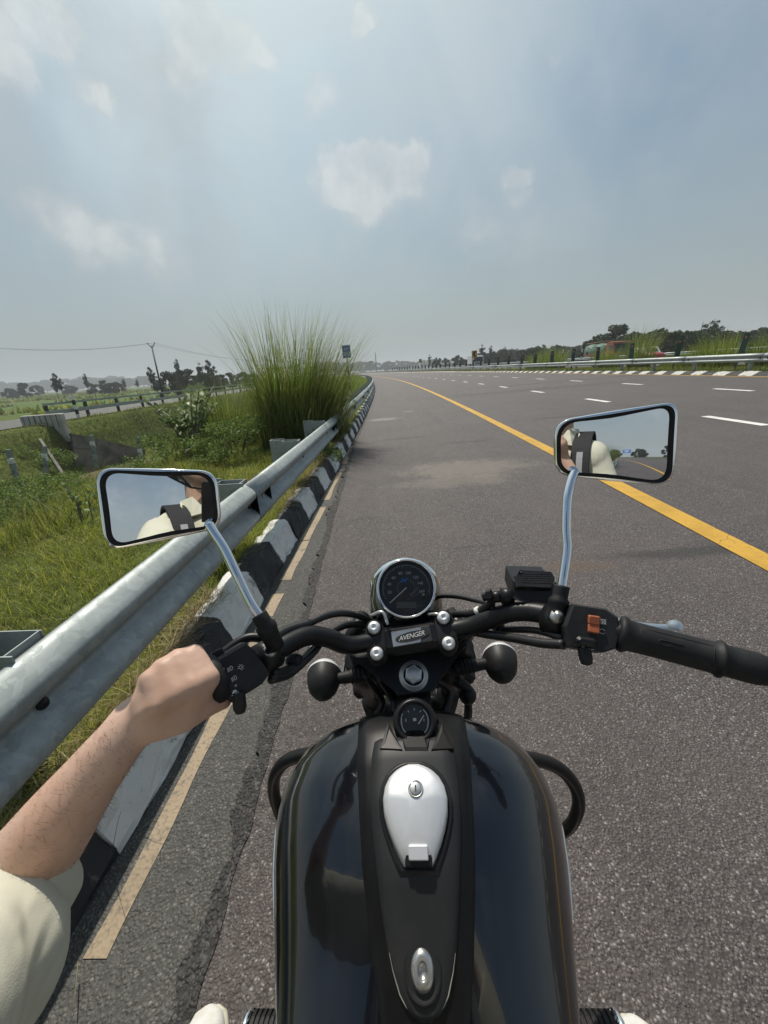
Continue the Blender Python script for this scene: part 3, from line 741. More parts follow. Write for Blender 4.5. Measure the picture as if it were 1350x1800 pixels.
# dark green anti-glare boards on the median
ab = empty('anti_glare_board', (0, 0, 0))
b_ = MB(); b_.box((0, 0, 1.12), (.34, .035, .98), bevel=.012); panel = b_.build('panel', M['board_green'], ab)
b_ = MB(); b_.smooth = False; b_.box((0, .045, .58), (.06, .05, 1.1)); b_.build('post', M['post_dark'], ab)
b_ = MB(); b_.lathe((-.06, -.0185, 1.42), (0, -1, 0), [(.062, 0), (.060, .008), (.045, .014), (.001, .016)], 14); b_.build('reflector', M['reflector_orange'], ab)
ylist = [14.1+3.72*k for k in range(-2, 36)]
rb = random.Random(3)
words = {2: 'tall dark green anti-glare board with orange reflector, at the right edge above the median rail'}
for i, y in enumerate(ylist):
    o = ab if i == 0 else copy_tree(ab)
    p = RP(14.62, y); o.location = (p.x, y, p.z); d_ = rp_dir(y)
    lean = {3: .15, 4: .05, 10: .16}.get(i, rb.uniform(-.05, .05))
    o.rotation_euler = (rb.uniform(-.04, .04), lean, math.atan2(-d_.x, d_.y)+.25+rb.uniform(-.2, .2))
    s_ = rb.uniform(.96, 1.04); o.scale = (1, 1, s_)
    tag(o, 'dark green anti-glare board in the row above the median guardrail', 'anti-glare board', 'anti-glare boards along the median')
ords = ['', '', '', '', 'second', 'third', 'fourth', 'fifth', 'sixth', 'seventh', 'eighth', 'ninth', 'tenth', 'eleventh', 'twelfth', 'thirteenth', 'fourteenth', 'fifteenth', 'sixteenth']
names_ = {i: ords[i]+' green anti-glare board counted from the right edge of the photo' for i in range(7, 19)}
names_.update({3: 'leaning green anti-glare board nearest the right edge of the photo', 4: 'green anti-glare board just left of the bush of tall median grass at far right',
          5: 'green anti-glare board directly right of the orange truck cab', 6: 'green anti-glare board standing in front of the orange truck'})
allb = [o for o in COL.objects if o.name.startswith('anti_glare_board')]
for i, t in names_.items(): allb[i]['label'] = t

# thin striped marker posts
def marker_post(loc, h, label, r=.045, name='marker_post'):
    e = empty(name, loc, label, 'marker post', 'black and white marker posts')
    n = 5
    for k in range(n):
        mb = MB(); mb.lathe((loc[0], loc[1], loc[2]+h*k/n), (0, 0, 1), [(r, 0), (r, h/n-.002)], 10, True, True, smooth=False)
        mb.build('band', M['sign_black' if k % 2 else 'sign_white'], e)
    return e
for (px, py, d_, t) in ((988, 640, 36, 'thin black and white marker post between the green boards and tall grass'), (1031, 632, 34, 'thin striped marker post left of the orange truck'),
                        (1021, 636, 37, 'thin striped marker post left of the other one beside the orange truck')):
    q_ = at(px, py, d_); zz = zroad(13.5)+.1; marker_post((q_.x, q_.y, zz), 1.75, t)

# kilometre board
P0 = at(610, 630, 15.5); bx, by = P0.x, P0.y
km = empty('kilometre_sign', (bx, by, gnd(bx, by)), 'small blue kilometre board reading KM 202 on a striped post beside the tall grass', 'road sign')
ztop = at(609, 607, 15.5).z; zbot = at(610, 629.5, 15.5).z
F = frame((bx, by, (ztop+zbot)/2), (1, -.12, .03), (0, 0, 1)); F3 = F.to_3x3(); H_ = ztop-zbot; W_ = H_*.70
mb = MB(); mb.box(F @ Vector((0, 0, 0)), (W_, H_, .02), F3, .006); mb.build('border_plate', M['sign_grey'], km)
mb = MB(); mb.box(F @ Vector((0, 0, .012)), (W_*.88, H_*.90, .006), F3); mb.build('board', M['sign_blue'], km)
mb = MB(); put_text(mb, 'KM', H_*.27, F @ Matrix.Translation((0, H_*.20, .017))); put_text(mb, '202', H_*.42, F @ Matrix.Translation((0, -H_*.17, .017))); mb.build('lettering', M['sign_white'], km)
zb = gnd(bx, by); zp = zbot; hh = (zp-zb-.25)
for k in range(5):
    mb = MB(); mb.lathe((bx, by+.03, zb+.25+hh*k/5), (0, 0, 1), [(.035, 0), (.035, hh/5-.001)], 10, True, True, smooth=False); mb.build('post_band', M['sign_white' if k % 2 == 0 else 'sign_black'], km)
mb = MB(); mb.smooth = False; mb.box((bx, by+.03, zb+.1), (.36, .30, .42), bevel=.03); mb.build('base', M['concrete'], km)

# yellow chevron boards
def chevron(px, py, d_, w, label, zg):
    c = at(px, py, d_); e = empty('chevron_sign', (c.x, c.y, zg), label, 'road sign', 'yellow chevron signs on the bend')
    F = frame(c, (1, -.1, .04), (0, 0, 1)); F3 = F.to_3x3(); h = w*1.28
    mb = MB(); mb.box(c, (w, h, .03), F3, .01); mb.build('board', M['sign_yellow'], e)
    mb = MB(); a = w*.36; b = h*.40; t = w*.42
    poly = [(-a, 0), (a-t, b), (a, b), (-a+t, 0), (a, -b), (a-t, -b)]
    mb.add([F @ Vector((x, y, .019)) for x, y in poly], [(0, 3, 2, 1), (0, 5, 4, 3)], False); mb.build('chevron_arrow', M['sign_black'], e)
    for s_ in (-.3, .3):
        mb = MB(); mb.tube([F @ Vector((w*s_, -h*.45, -.03)), Vector((F @ Vector((w*s_, 0, -.03))).xy.to_3d())+Vector((0, 0, zg))], .035, 8); mb.build('post', M['post_dark'], e)
chevron(834, 622.5, 60, .82, 'yellow sign with black arrow chevron pointing left above the white truck', zroad(13.5)+.05)
chevron(739, 634.5, 125, .95, 'tiny dark chevron sign far down the median by the treeline', zroad(13.5))

# far lattice mast
q_ = at(661, 640, 420)
mast = empty('radio_mast', (q_.x, q_.y, -1), 'thin faint mast rising above the distant treeline', 'mast')
mb = MB()
for sx, sy in ((-1, -1), (1, -1), (0, 1)): mb.tube([(q_.x+sx*.7, q_.y+sy*.7, -1), (q_.x+sx*.15, q_.y+sy*.15, 20)], .16, 5)
for k in range(10): mb.tube([(q_.x-.6+k*.05, q_.y-.6, 2*k-1), (q_.x+.6-k*.05, q_.y-.6, 2*k+1)], .08, 4)
mb.build('lattice', M['pole_dark'], mast)

# ------------------------------------------------------------------ vehicles on the opposite carriageway (heading towards the camera)
def wheel(e, c, r, w):
    mb = MB(); mb.lathe(c, (1, 0, 0), [(r*.55, -w/2), (r*.95, -w/2), (r, -w*.35), (r, w*.35), (r*.95, w/2), (r*.55, w/2)], 18, True, True); t = mb.build('wheel', M['rubber'], e)
    mb = MB(); mb.lathe(c, (1, 0, 0), [(.02, -w*.52), (r*.5, -w*.52), (r*.56, -w*.4), (r*.56, w*.4), (r*.5, w*.52), (.02, w*.52)], 14, True, True); mb.build('rim', M['dull_chrome'], t)
def truck(x, y, z, cabm, label, load):
    e = empty('truck', (x, y, z), label, 'truck')
    w = 2.45
    mb = MB()     # cab, front face at y, tapering up to the roof
    P = [(0, .55), (-.02, 1.35), (.12, 2.05), (.35, 2.62), (1.9, 2.72), (1.95, .55)]
    mb.prism([(x-w/2, y+a, z+b) for a, b in P], (w, 0, 0)); mb.build('cab', cabm, e)
    mb = MB(); mb.add([(x-w*.44, y-.012, z+1.42), (x+w*.44, y-.012, z+1.42), (x+w*.42, y+.10, z+2.02), (x+w*.42, y+.235, z+2.4), (x-w*.42, y+.235, z+2.4), (x-w*.42, y+.10, z+2.02)], [(0, 1, 2, 5), (5, 2, 3, 4)], False); mb.build('windscreen', M['window_dark'], e)
    mb = MB(); mb.box((x-w/2-.004, y+.85, z+1.95), (.01, .8, .7)); mb.build('side_window', M['window_dark'], e)
    mb = MB(); mb.box((x, y-.03, z+1.02), (1.1, .04, .26)); mb.build('grille', M['post_dark'], e)
    mb = MB(); mb.box((x, y-.09, z+.58), (w, .2, .3), bevel=.04); mb.build('bumper', M['sign_white' if load != 'tarp' else 'truck_orange'], e)
    for s_ in (-.85, .85):
        mb = MB(); mb.lathe((x+s_, y-.015, z+.95), (0, -1, 0), [(.13, 0), (.12, .03), (.001, .05)], 12); mb.build('headlight', M['lens_clear'], e)
        mb = MB(); mb.box((x+s_*1.62, y+.1, z+1.9), (.06, .2, .42), bevel=.02); mb.build('wing_mirror', M['post_dark'], e)
    mb = MB(); mb.box((x, y+4.2, z+.85), (1.1, 8.2, .25)); mb.build('chassis', M['post_dark'], e)
    for yy in (.75, 4.9, 6.2):
        for s_ in (-1, 1): wheel(e, Vector((x+s_*(w/2-.2), y+yy, z+.5)), .5, .3)
    if load == 'tarp':
        mb = MB(); secs = []
        for k, t in enumerate(np.linspace(2.15, 8.2, 9)):
            hgt = 2.45+.22*math.sin(k*1.9)+.1*math.sin(k*4)
            secs.append([Vector((x+w/2*a, y+t, z+1.0+(hgt-1.0)*b)) for a, b in ((-1, 0), (-1.02, .6), (-.85, .9), (-.3, 1.05), (.3, 1.02), (.85, .92), (1.02, .6), (1, 0))])
        mb.loft(secs, True, True); mb.build('tarpaulin_load', M['tarp_green'], e)
        mb = MB(); mb.box((x-w/2-.03, y+5.2, z+1.25), (.05, 6.1, .5)); mb.box((x+w/2+.03, y+5.2, z+1.25), (.05, 6.1, .5)); mb.build('side_board', M['timber'], e)
        mb = MB()
        for k in range(4): mb.tube([(x-w/2, y+2.2+1.6*k, z+2.75), (x+w/2, y+2.9+1.5*k, z+2.8)], .05, 6)
        mb.tube([(x-w/2, y+.4, z+2.85), (x-w/2-.05, y+7.8, z+2.8)], .05, 6); mb.build('timber_pole', M['timber'], e)
    else:
        mb = MB(); mb.box((x, y+5.2, z+1.9), (w, 6.0, 1.9), bevel=.04); mb.build('cargo_box', M['truck_white'], e)
    return e
q_ = at(1094, 622, 50); truck(q_.x, q_.y, .40, M['truck_orange'], 'orange truck with a green tarpaulin load behind the median grass', 'tarp')
q_ = at(841, 640, 92); truck(q_.x, q_.y, .57, M['truck_white'], 'white truck approaching below the yellow chevron sign', 'box')
# small red and white car half hidden by the grass
def car(x, y, z, label):
    e = empty('car', (x, y, z), label, 'car'); w = 1.55
    mb = MB(); secs = []
    for t, h0, h1, ww in ((0, .45, .62, .8), (.1, .28, .72, .96), (.9, .25, .86, 1), (1.3, .25, .9, 1), (3.3, .25, .95, 1), (3.7, .3, .85, .96), (3.8, .45, .7, .85)):
        secs.append([Vector((x+w/2*ww*a, y+t, z+h0+(h1-h0)*b)) for a, b in ((-.95, 0), (-1, .5), (-.9, 1), (.9, 1), (1, .5), (.95, 0))])
    mb.loft(secs, True, True); mb.build('body', M['truck_red'], e)
    mb = MB(); secs = [[Vector((x+w/2*a*ww, y+t, z+h)) for a in (-1, 1)] for t, h, ww in ((.95, .87, .9), (1.7, 1.38, .74), (3.0, 1.4, .74), (3.65, .93, .88))]
    mb.prism([s_[0] for s_ in secs], (w*.88, 0, 0)); mb.build('cabin', M['truck_white'], e)
    mb = MB(); mb.add([(x-w*.38, y+1.02, z+.92), (x+w*.38, y+1.02, z+.92), (x+w*.33, y+1.62, z+1.34), (x-w*.33, y+1.62, z+1.34)], [(0, 1, 2, 3)], False); mb.build('windscreen', M['window_dark'], e)
    for s_ in (-.55, .55):
        mb = MB(); mb.sphere((x+s_, y+.06, z+.62), (.13, .06, .09), 10, 6); mb.build('headlight', M['lens_clear'], e)
    for yy in (.75, 3.0):
        for s_ in (-1, 1): wheel(e, Vector((x+s_*(w/2-.1), y+yy, z+.29)), .29, .18)
q_ = at(1141, 627, 36); car(q_.x+.9, q_.y, .57, 'small red and white car seen low behind the median grass')

# ------------------------------------------------------------------ service road furniture on the left
sg = empty('guard_rail', (0, 0, 0), 'dark double-rail guardrail along the service road across the drain', 'guardrail')
def two_rail(off, y0, y1, z):
    n = int((y1-y0)/3)
    for k in range(n):
        a, b = y0+3*k, y0+3*k+3.02
        for hz_, th in ((.98, .12), (.52, .22)):
            p, q2 = RP(off, a), RP(off, b); p.z = q2.z = z+hz_
            mb = MB(); mb.smooth = False
            mb.prism([p+Vector((0, 0, -th/2)), p+Vector((.05, 0, -th/2)), p+Vector((.05, 0, th/2)), p+Vector((0, 0, th/2))], q2-p); mb.build('rail', M['galvanised'], sg)
        p = RP(off, a+.2); mb = MB(); mb.smooth = False; mb.box((p.x-.05, p.y, z+.45), (.12, .16, 1.2)); mb.build('post', M['post_dark'], sg)
two_rail(-19.0, 21.2, 66, -.3); two_rail(-19.0, 6, 20.5, -.3)
q_ = RP(-18.8, 23.2); marker_post((q_.x, q_.y, -.3), 1.35, 'black marker post on the service road guardrail beside the concrete parapet', .09)
# culvert: parapet block, wing wall, headwall
cu = empty('culvert', (-18, 19, -2.6), 'stained concrete culvert with a parapet block and sloping wing wall under the service road', 'culvert')
A = at(35, 738, 20.0); B = at(103, 722, 20.2); 
mb = MB(); dirx = Vector((B.x-A.x, B.y-A.y, 0)).normalized(); nrm = Vector((-dirx.y, dirx.x, 0)); L_ = Vector((B.x-A.x, B.y-A.y, 0)).length
mid = (A+B)/2; zt = mid.z+.02
F3 = Matrix((dirx, nrm, Vector((0, 0, 1)))).transposed()
mb.box((mid.x+nrm.x*.2, mid.y+nrm.y*.2, zt-.62), (L_, .42, 1.22), F3, .03); mb.build('parapet', M['concrete'], cu)
mb = MB(); mb.smooth = False
for k in range(7):
    t = (k+.6)/7.4-.5; w_ = .03+.04*((k*37) % 5)/5; h_ = .5+.35*((k*53) % 7)/7
    c = mid + dirx*(L_*t) - nrm*.014; mb.box((c.x, c.y, zt-.04-h_/2), (w_, .004, h_), F3)
mb.build('stain_streak', M['dark_stain'], cu)
mb = MB(); mb.box((mid.x+nrm.x*.25, mid.y+nrm.y*.25, zt-1.36), (L_*1.3, .6, .26), F3, .02); mb.build('deck_slab', M['concrete'], cu)
# far wing wall seen across the drain
W0, W1, W2, W3 = at(126, 762, 20.5), at(256, 790, 24.0), at(250, 804, 24.0), at(128, 812, 20.5)
mb = MB(); mb.smooth = False; mb.prism([W0, W1, W2 + Vector((0, 0, -.4)), W3 + Vector((0, 0, -.5))], (-.35, .25, 0)); mb.build('wing_wall', M['old_concrete'], cu)
mb = MB(); mb.smooth = False
a0 = W0*.5+W3*.5; a1 = W1*.45+W2*.55; d_ = Vector((.012, -.012, 0))
mb.add([a0+d_+Vector((0, 0, .02)), a1+d_+Vector((0, 0, .02)), a1+d_-Vector((0, 0, .02)), a0+d_-Vector((0, 0, .02))], [(0, 1, 2, 3)], False)
for t in (.3, .62, .8):
    a = W0.lerp(W1, t)+d_; b2 = W3.lerp(W2, t)+d_; s_ = (W1-W0).normalized()*.02; mb.add([a-s_, a+s_, b2+s_, b2-s_], [(0, 1, 2, 3)], False)
mb.build('wall_joint', M['dark_stain'], cu)
mb = MB(); mb.smooth = False
N0 = at(72, 770, 19); N1 = at(118, 838, 15.8); mb.prism([N0, N1, N1+Vector((0, 0, -.3)), N0+Vector((0, 0, -.3))], (-.10, -.05, 0)); mb.build('near_wing_wall', M['old_concrete'], cu)

# boundary posts, pale green paint flaking
fp = []
for (xb, yb, xt, yt, d_, t) in ((33, 852, 14, 790, 13.6, 'leaning pale green boundary post nearest the left edge in the bushes'), (81, 836, 78, 784, 15.5, 'pale green boundary post standing before the culvert bank'),
                                (252, 836, 243, 769, 18.5, 'pale green boundary post by the sandy drain right of the reed clump'), (168, 810, 160, 765, 17.2, 'pale boundary post half hidden behind the reed clump')):
    a, b = at(xb, yb, d_), at(xt, yt, d_); e = empty('boundary_post', a, t, 'post', 'boundary posts by the drain')
    mb = MB(); mb.smooth = False; dz = b-a; a0 = a-dz*.25
    mb.prism([a0+Vector((x, y, 0)) for x, y in ((-.065, -.065), (.065, -.065), (.065, .065), (-.065, .065))], b-a0); mb.build('shaft', M['post_pale'], e)
    mb = MB(); mb.smooth = False; c = a.lerp(b, .62); mb.box((c.x+.002, c.y-.004, c.z), (.136, .136, .30)); mb.build('white_band', M['white_paint'], e)

# leaning electricity pole with a V crossarm and sagging wires
a, b = at(288, 703, 50), at(266.5, 608, 50)
pole = empty('electricity_pole', a, 'thin leaning electricity pole with V-shaped crossarm beyond the service road', 'utility pole')
mb = MB(); mb.tube([a-(b-a)*.06, b], [.13, .08], 8); mb.build('shaft', M['pole_dark'], pole)
for s_ in (-1, 1):
    mb = MB(); tip = b+Vector((s_*.45, 0, .28)); mb.tube([b-Vector((0, 0, .25)), b+Vector((s_*.25, 0, .0)), tip], .05, 6); arm = mb.build('crossarm', M['pole_dark'], pole)
    mb = MB(); mb.sphere(tip+Vector((0, 0, .06)), .07, 8, 6); mb.build('insulator', M['post_dark'], arm)
mb = MB()
for s_, far_l, far_r in ((-1, at(-160, 593, 40), at(520, 632, 80)), (1, at(-160, 596, 41), at(520, 634, 81))):
    tip = b+Vector((s_*.45, 0, .33))
    for e_ in (far_l, far_r): 
        pts = [tip.lerp(e_, t)+Vector((0, 0, -1.0*4*t*(1-t))) for t in np.linspace(0, 1, 14)]; mb.tube(pts, .011, 4)
tag(mb.build('overhead_wire', M['pole_dark']), 'pair of thin sagging wires strung from the leaning electricity pole', 'wire')
# far behind the rider: blue gantry board seen in the mirrors
gx, gy = -5.5, -190
gs = empty('direction_sign', (gx, gy, 0), 'blue overhead direction board on a grey post far behind, seen in both mirrors', 'road sign')
mb = MB(); mb.box((gx, gy, 5.2), (5.6, .12, 2.8), bevel=.04); mb.build('board', M['sign_blue'], gs)
mb = MB(); mb.tube([(gx+4.2, gy-.3, -.2), (gx+4.2, gy-.3, 6.6)], .2, 10); mb.tube([(gx+4.2, gy-.3, 5.9), (gx-2.6, gy-.3, 5.9)], .12, 8); mb.build('post', M['galvanised'], gs)
mb = MB(); mb.smooth = False
for k, w_ in enumerate((3.4, 2.6)): mb.box((gx-.3, gy+.075, 5.7-k*.9), (w_, .02, .34))
mb.build('lettering_bar', M['sign_white'], gs)
# ------------------------------------------------------------------ vegetation
def blades(pos, h, w, az, phi0, phi1, nseg=3, power=1.5, face=None):
    """pos (N,3); blades grow along a bending line: angle from vertical phi0 -> phi0+phi1. returns verts, tris(quads as tri pairs), t, k"""
    N = len(pos); h = np.broadcast_to(h, N); w = np.broadcast_to(w, N)
    P = np.array(pos, float); V = []; T = []
    fa = az + np.pi/2 + (rng.uniform(-.9, .9, N) if face is None else face)
    side = np.stack([np.cos(fa), np.sin(fa), np.zeros(N)], 1)
    cur = P.copy()
    for s_ in range(nseg+1):
        t = s_/nseg
        ww = (w*(1-t**1.4)*.5)[:, None]
        if s_ < nseg:
            V.append(cur-side*ww); V.append(cur+side*ww); T += [np.full(N, t)]*2
        else:
            V.append(cur.copy()); T.append(np.full(N, t))
        ph = phi0 + phi1*((s_+.5)/nseg)**power; L = h/nseg
        cur = cur + np.stack([np.sin(ph)*np.cos(az)*L, np.sin(ph)*np.sin(az)*L, np.cos(ph)*L], 1)
    nv = 2*nseg+1
    verts = np.stack(V, 1).reshape(-1, 3); t_ = np.stack(T, 1).reshape(-1)
    fs = []
    for s_ in range(nseg-1): a = 2*s_; fs += [(a, a+1, a+3), (a, a+3, a+2)]
    a = 2*(nseg-1); fs.append((a, a+1, a+2))
    F_ = (np.arange(N)[:, None, None]*nv + np.array(fs)[None]).reshape(-1, 3)
    k = np.repeat(rng.uniform(0, 1, N), nv)
    return verts, F_, t_, k
def blade_obj(name, sets, mat_, kind=None, parent=None, origin=None):
    vs = []; fs = []; ts = []; ks = []; o = 0
    for v, f, t, k in sets: vs.append(v); fs.append(f+o); ts.append(t); ks.append(k); o += len(v)
    vs = np.concatenate(vs); org = np.array(origin if origin is not None else (0, 0, 0), float)
    me = quick_mesh(name, vs-org, np.concatenate(fs), 3, mat_, False); add_attr(me, 't', np.concatenate(ts)); add_attr(me, 'k', np.concatenate(ks))
    ob = bpy.data.objects.new(name, me); COL.objects.link(ob)
    if parent is not None: ob.parent = parent
    ob.location = org.tolist() if parent is None else (Vector(org.tolist())-parent_loc(parent))
    if kind: tag(ob, kind=kind)
    return ob
def parent_loc(p): return Vector(p.location)
gz_v = np.vectorize(lambda o, y: gz(o, y))
cx_v = np.vectorize(cx)
def ground_pts(off, y, clump=0.0):
    off, y = np.asarray(off), np.asarray(y)
    return np.stack([off+cx_v(y), y, gz_v(off, y)-.01], 1)
def patchy(off, y, s, lo):          # keep-mask making bare and thick patches
    from mathutils import noise
    q = np.array([noise.noise(Vector((a*s, b*s, 9.1))) for a, b in zip(off, y)]); return q > lo

# verge lawn behind the rail, thick and tangled near the bike
N = 120000
y = -1.5 + 17*rng.random(N)**1.7; off = rng.uniform(-4.6, -1.22, N)
p = ground_pts(off, y); n_ = len(p)
hh = rng.uniform(.05, .15, n_)*(1+.035*y)*(1+.5*np.sin(off*5+y*3)*np.sin(y*2.1-off))
tag_sets = [blades(p, hh, .0035*(1+.16*np.maximum(y, 0)), rng.uniform(0, 6.28, n_), rng.uniform(.1, .9, n_), rng.uniform(.2, 1.3, n_), 3)]
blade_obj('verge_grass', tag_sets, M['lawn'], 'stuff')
# strip between rail and kerb: long wiry grass, partly dead, hanging over the kerb
N = 15000
y = -1.2+15*rng.random(N)**1.5; off = rng.normal(-1.19, .035, N)
m_ = patchy(off*.2, y, 1.6, -.25); y, off = y[m_], off[m_]; n_ = len(y)
p = np.stack([off+cx_v(y), y, np.full(n_, .12)], 1)
az = rng.normal(-.1, 1.3, n_)
blade_obj('kerb_grass', [blades(p, rng.uniform(.05, .19, n_), .003*(1+.1*np.maximum(y, 0)), az, rng.uniform(.1, .8, n_), rng.uniform(.5, 1.6, n_), 4)], M['lawn'], 'stuff')
N = 22000
y = -1.2+13*rng.random(N)**1.4; off = rng.normal(-1.155, .045, N); m_ = patchy(off*.2, y, 1.1, -.22); y, off = y[m_], off[m_]; n_ = len(y)
p = np.stack([off+cx_v(y), y, np.where(off > -1.14, .172, .12)], 1)
blade_obj('dry_grass', [blades(p, rng.uniform(.04, .22, n_), .0026*(1+.1*np.maximum(y, 0)), rng.normal(-.2, 1.5, n_), rng.uniform(.5, 1.45, n_), rng.uniform(.1, .9, n_), 4)], M['dry_straw'], 'stuff')
# bank falling away to the drain and the service-road embankment
N = 120000
y = 1.0+46*rng.random(N)**1.6; off = -3.2-15.4*rng.random(N)
so = np.vectorize(lambda o, q: (-16.8 < o < -9.3) and (17.6 < q < 23.5))(off, y)
m_ = ~so; y, off = y[m_], off[m_]; n_ = len(y); p = ground_pts(off, y)
hh = rng.uniform(.10, .34, n_)*(1+.6*np.sin(off*1.3+y*.7)*np.sin(y*.9-off*.4))
hh = np.where(off < -10, hh*.8, hh)
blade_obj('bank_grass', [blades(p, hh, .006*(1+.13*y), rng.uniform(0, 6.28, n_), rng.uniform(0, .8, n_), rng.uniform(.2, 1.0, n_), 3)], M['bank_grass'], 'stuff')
N = 26000
y = 14+110*rng.random(N)**1.5; off = rng.uniform(-4.8, -1.62, N); p = ground_pts(off, y)
blade_obj('far_verge_grass', [blades(p, rng.uniform(.2, .75, N)*(1-.5*(off > -2.3)), .012*(1+.05*y), rng.uniform(0, 6.28, N), rng.uniform(0, .4, N), rng.uniform(.2, .8, N), 3)], M['fresh_grass'], 'stuff')
N = 46000
y = -20+140*rng.random(N)**1.2; off = rng.uniform(13.92, 17.3, N); zz = np.array([zroad(13.5)+.12]*N)
p = np.stack([off+cx_v(y), y, zz], 1)
blade_obj('median_grass', [blades(p, rng.uniform(.08, .26, N), .014*(1+.02*np.abs(y)), rng.uniform(0, 6.28, N), rng.uniform(0, .7, N), rng.uniform(.1, .8, N), 2)], M['bank_grass'], 'stuff')
# rear verge, seen in the mirrors
N = 26000
y = -1.5-60*rng.random(N)**1.6; off = rng.uniform(-6, -1.25, N); p = ground_pts(off, y)
blade_obj('rear_verge_grass', [blades(p, rng.uniform(.1, .4, N), .012*(1+.03*np.abs(y)), rng.uniform(0, 6.28, N), rng.uniform(0, .6, N), rng.uniform(.2, .8, N), 2)], M['lawn'], 'stuff')
# scrub dotted over the far fields
N = 9000
y = 50+420*rng.random(N); off = -32-330*rng.random(N)
m_ = patchy(off, y, .035, .12); y, off = y[m_], off[m_]; n_ = len(y); p = ground_pts(off, y)
p = np.repeat(p, 6, 0); p[:, :2] += rng.normal(0, 1.0, (len(p), 2)); n_ = len(p)
blade_obj('field_scrub', [blades(p, rng.uniform(.3, 1.5, n_), rng.uniform(.3, .9, n_), rng.uniform(0, 6.28, n_), rng.uniform(0, .8, n_), .4, 2)], M['bank_grass'], 'stuff')

# tall grass clumps
def clump(loc, n, h, rad, mat_, label, group=None, lean=(0, 0), w=.012, spread=.55, long=.18, name='tall_grass_clump', seg=6, subs=None):
    """subs: extra crowns of the same tussock as (dx, dy, share, height factor, radius factor)"""
    loc = Vector(loc); e = empty(name, loc, label, 'grass clump', group); sets = []
    for dx, dy, sh_, hf, rf in (subs or [(0, 0, 1, 1, 1)]):
        m_ = int(n*sh_); rd = rad*rf
        r_ = rd*np.sqrt(rng.random(m_)); a = rng.uniform(0, 6.28, m_)
        p = np.stack([loc.x+dx+r_*np.cos(a), loc.y+dy+r_*np.sin(a), np.full(m_, loc.z-.03)], 1)
        az = a + rng.normal(0, .7, m_)
        L = h*hf*np.where(rng.random(m_) < long, rng.uniform(.85, 1.25, m_), rng.uniform(.28, .85, m_))
        ph0 = np.abs(rng.normal(0, .12, m_)) + spread*.45*(r_/rd)**1.2; ph1 = np.abs(rng.normal(spread*1.0, spread*.7, m_)) + np.where(rng.random(m_) < .14, rng.uniform(.5, 1.5, m_), 0)
        vx = np.cos(az)*ph0+lean[0]+rng.normal(0, .05)+dx*.12; vy = np.sin(az)*ph0+lean[1]+rng.normal(0, .04); az = np.arctan2(vy, vx); ph0 = np.hypot(vx, vy)
        sets.append(blades(p, L, w*rng.uniform(.5, 1.1, m_), az, ph0, ph1, seg, 2.2))
    blade_obj('leaf_blades', sets, mat_, None, e, loc)
    return e
P_ = at(490, 745, 7.3)
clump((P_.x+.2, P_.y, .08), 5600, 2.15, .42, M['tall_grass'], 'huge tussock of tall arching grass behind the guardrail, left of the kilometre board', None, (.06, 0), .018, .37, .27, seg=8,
      subs=[(0, 0, .42, 1.0, 1.0), (.40, .25, .24, .98, .7), (-.3, .2, .14, .72, .7), (.62, -.1, .12, .62, .8), (-.1, -.4, .12, .50, .8), (.4, -.45, .12, .48, .8)])
P_ = at(405, 735, 8.2); clump((P_.x, P_.y, -.1), 2600, 1.5, .7, M['tall_grass'], 'broad tussock of upright grass between the big tussock and the milkweed shrub', None, (0, 0), .012, .45, .2)
P_ = at(560, 735, 8.0); clump((P_.x, P_.y, .08), 2200, 1.1, .6, M['tall_grass'], 'lower dark grass tussock at the right foot of the big one by the rail', None, (.05, 0), .012, .6, .1)
for k, (px, py, d_, n, h, rad, t) in enumerate(((628, 690, 12.0, 2200, 1.15, .8, 'yellow-green grass tuft below the kilometre board by the rail'), (640, 680, 17.5, 2200, 1.5, 1.1, 'yellow-green grass tuft at the far bend of the rail'),
        (600, 690, 11.5, 1800, 1.1, .8, 'grass tuft between the big tussock and the kilometre board'))):
    P_ = at(px, py, d_); off_ = min(P_.x-cx(P_.y), -1.5-rad*1.15); clump((off_+cx(P_.y), P_.y, gz(off_, P_.y)), n, h, rad, M['fresh_grass'], t, 'grass tufts along the verge', (0, 0), .018, .4, .15, 'grass_tuft', 4)
P_ = at(165, 845, 9.6); clump((P_.x, P_.y, gzw(P_.x, P_.y)), 1500, 1.25, .35, M['tall_grass'], 'reed clump on the slope above the left mirror', None, (0, 0), .013, .5, .3)
P_ = at(345, 745, 9.5); clump((P_.x, P_.y, gzw(P_.x, P_.y)), 900, 1.2, .6, M['tall_grass'], 'thin grass tussock behind the milkweed shrub', None, (0, 0), .012, .4, .3)
med = [(1122, 30.5, 2.5, .75, 'bright tall grass clump right of the orange truck cab'), (1215, 23.5, 1.15, .9, 'bright bushy grass clump between two green boards at right'), (1262, 22.5, 1.75, .8, 'tallest grass clump on the median left of the rightmost board'),
       (1245, 24.5, 1.45, .6, 'grass clump behind the tallest median clump'), (965, 41, 2.2, 1.1, 'pale grass clump on the median left of the striped posts'), (940, 45, 1.8, 1.0, 'far grass clump beside the row of boards'), (980, 38, 1.9, .7, 'grass clump beside the leaning board'), (1340, 21, 1.5, .6, 'grass clump at the right edge of the photo'),
       (1055, 34, 1.55, .6, 'grass clump hiding the load of the orange truck'), (1078, 33, 1.5, .6, 'low grass clump in front of the orange truck'), (1180, 29, .8, .6, 'low grass clump beside the red and white car')]
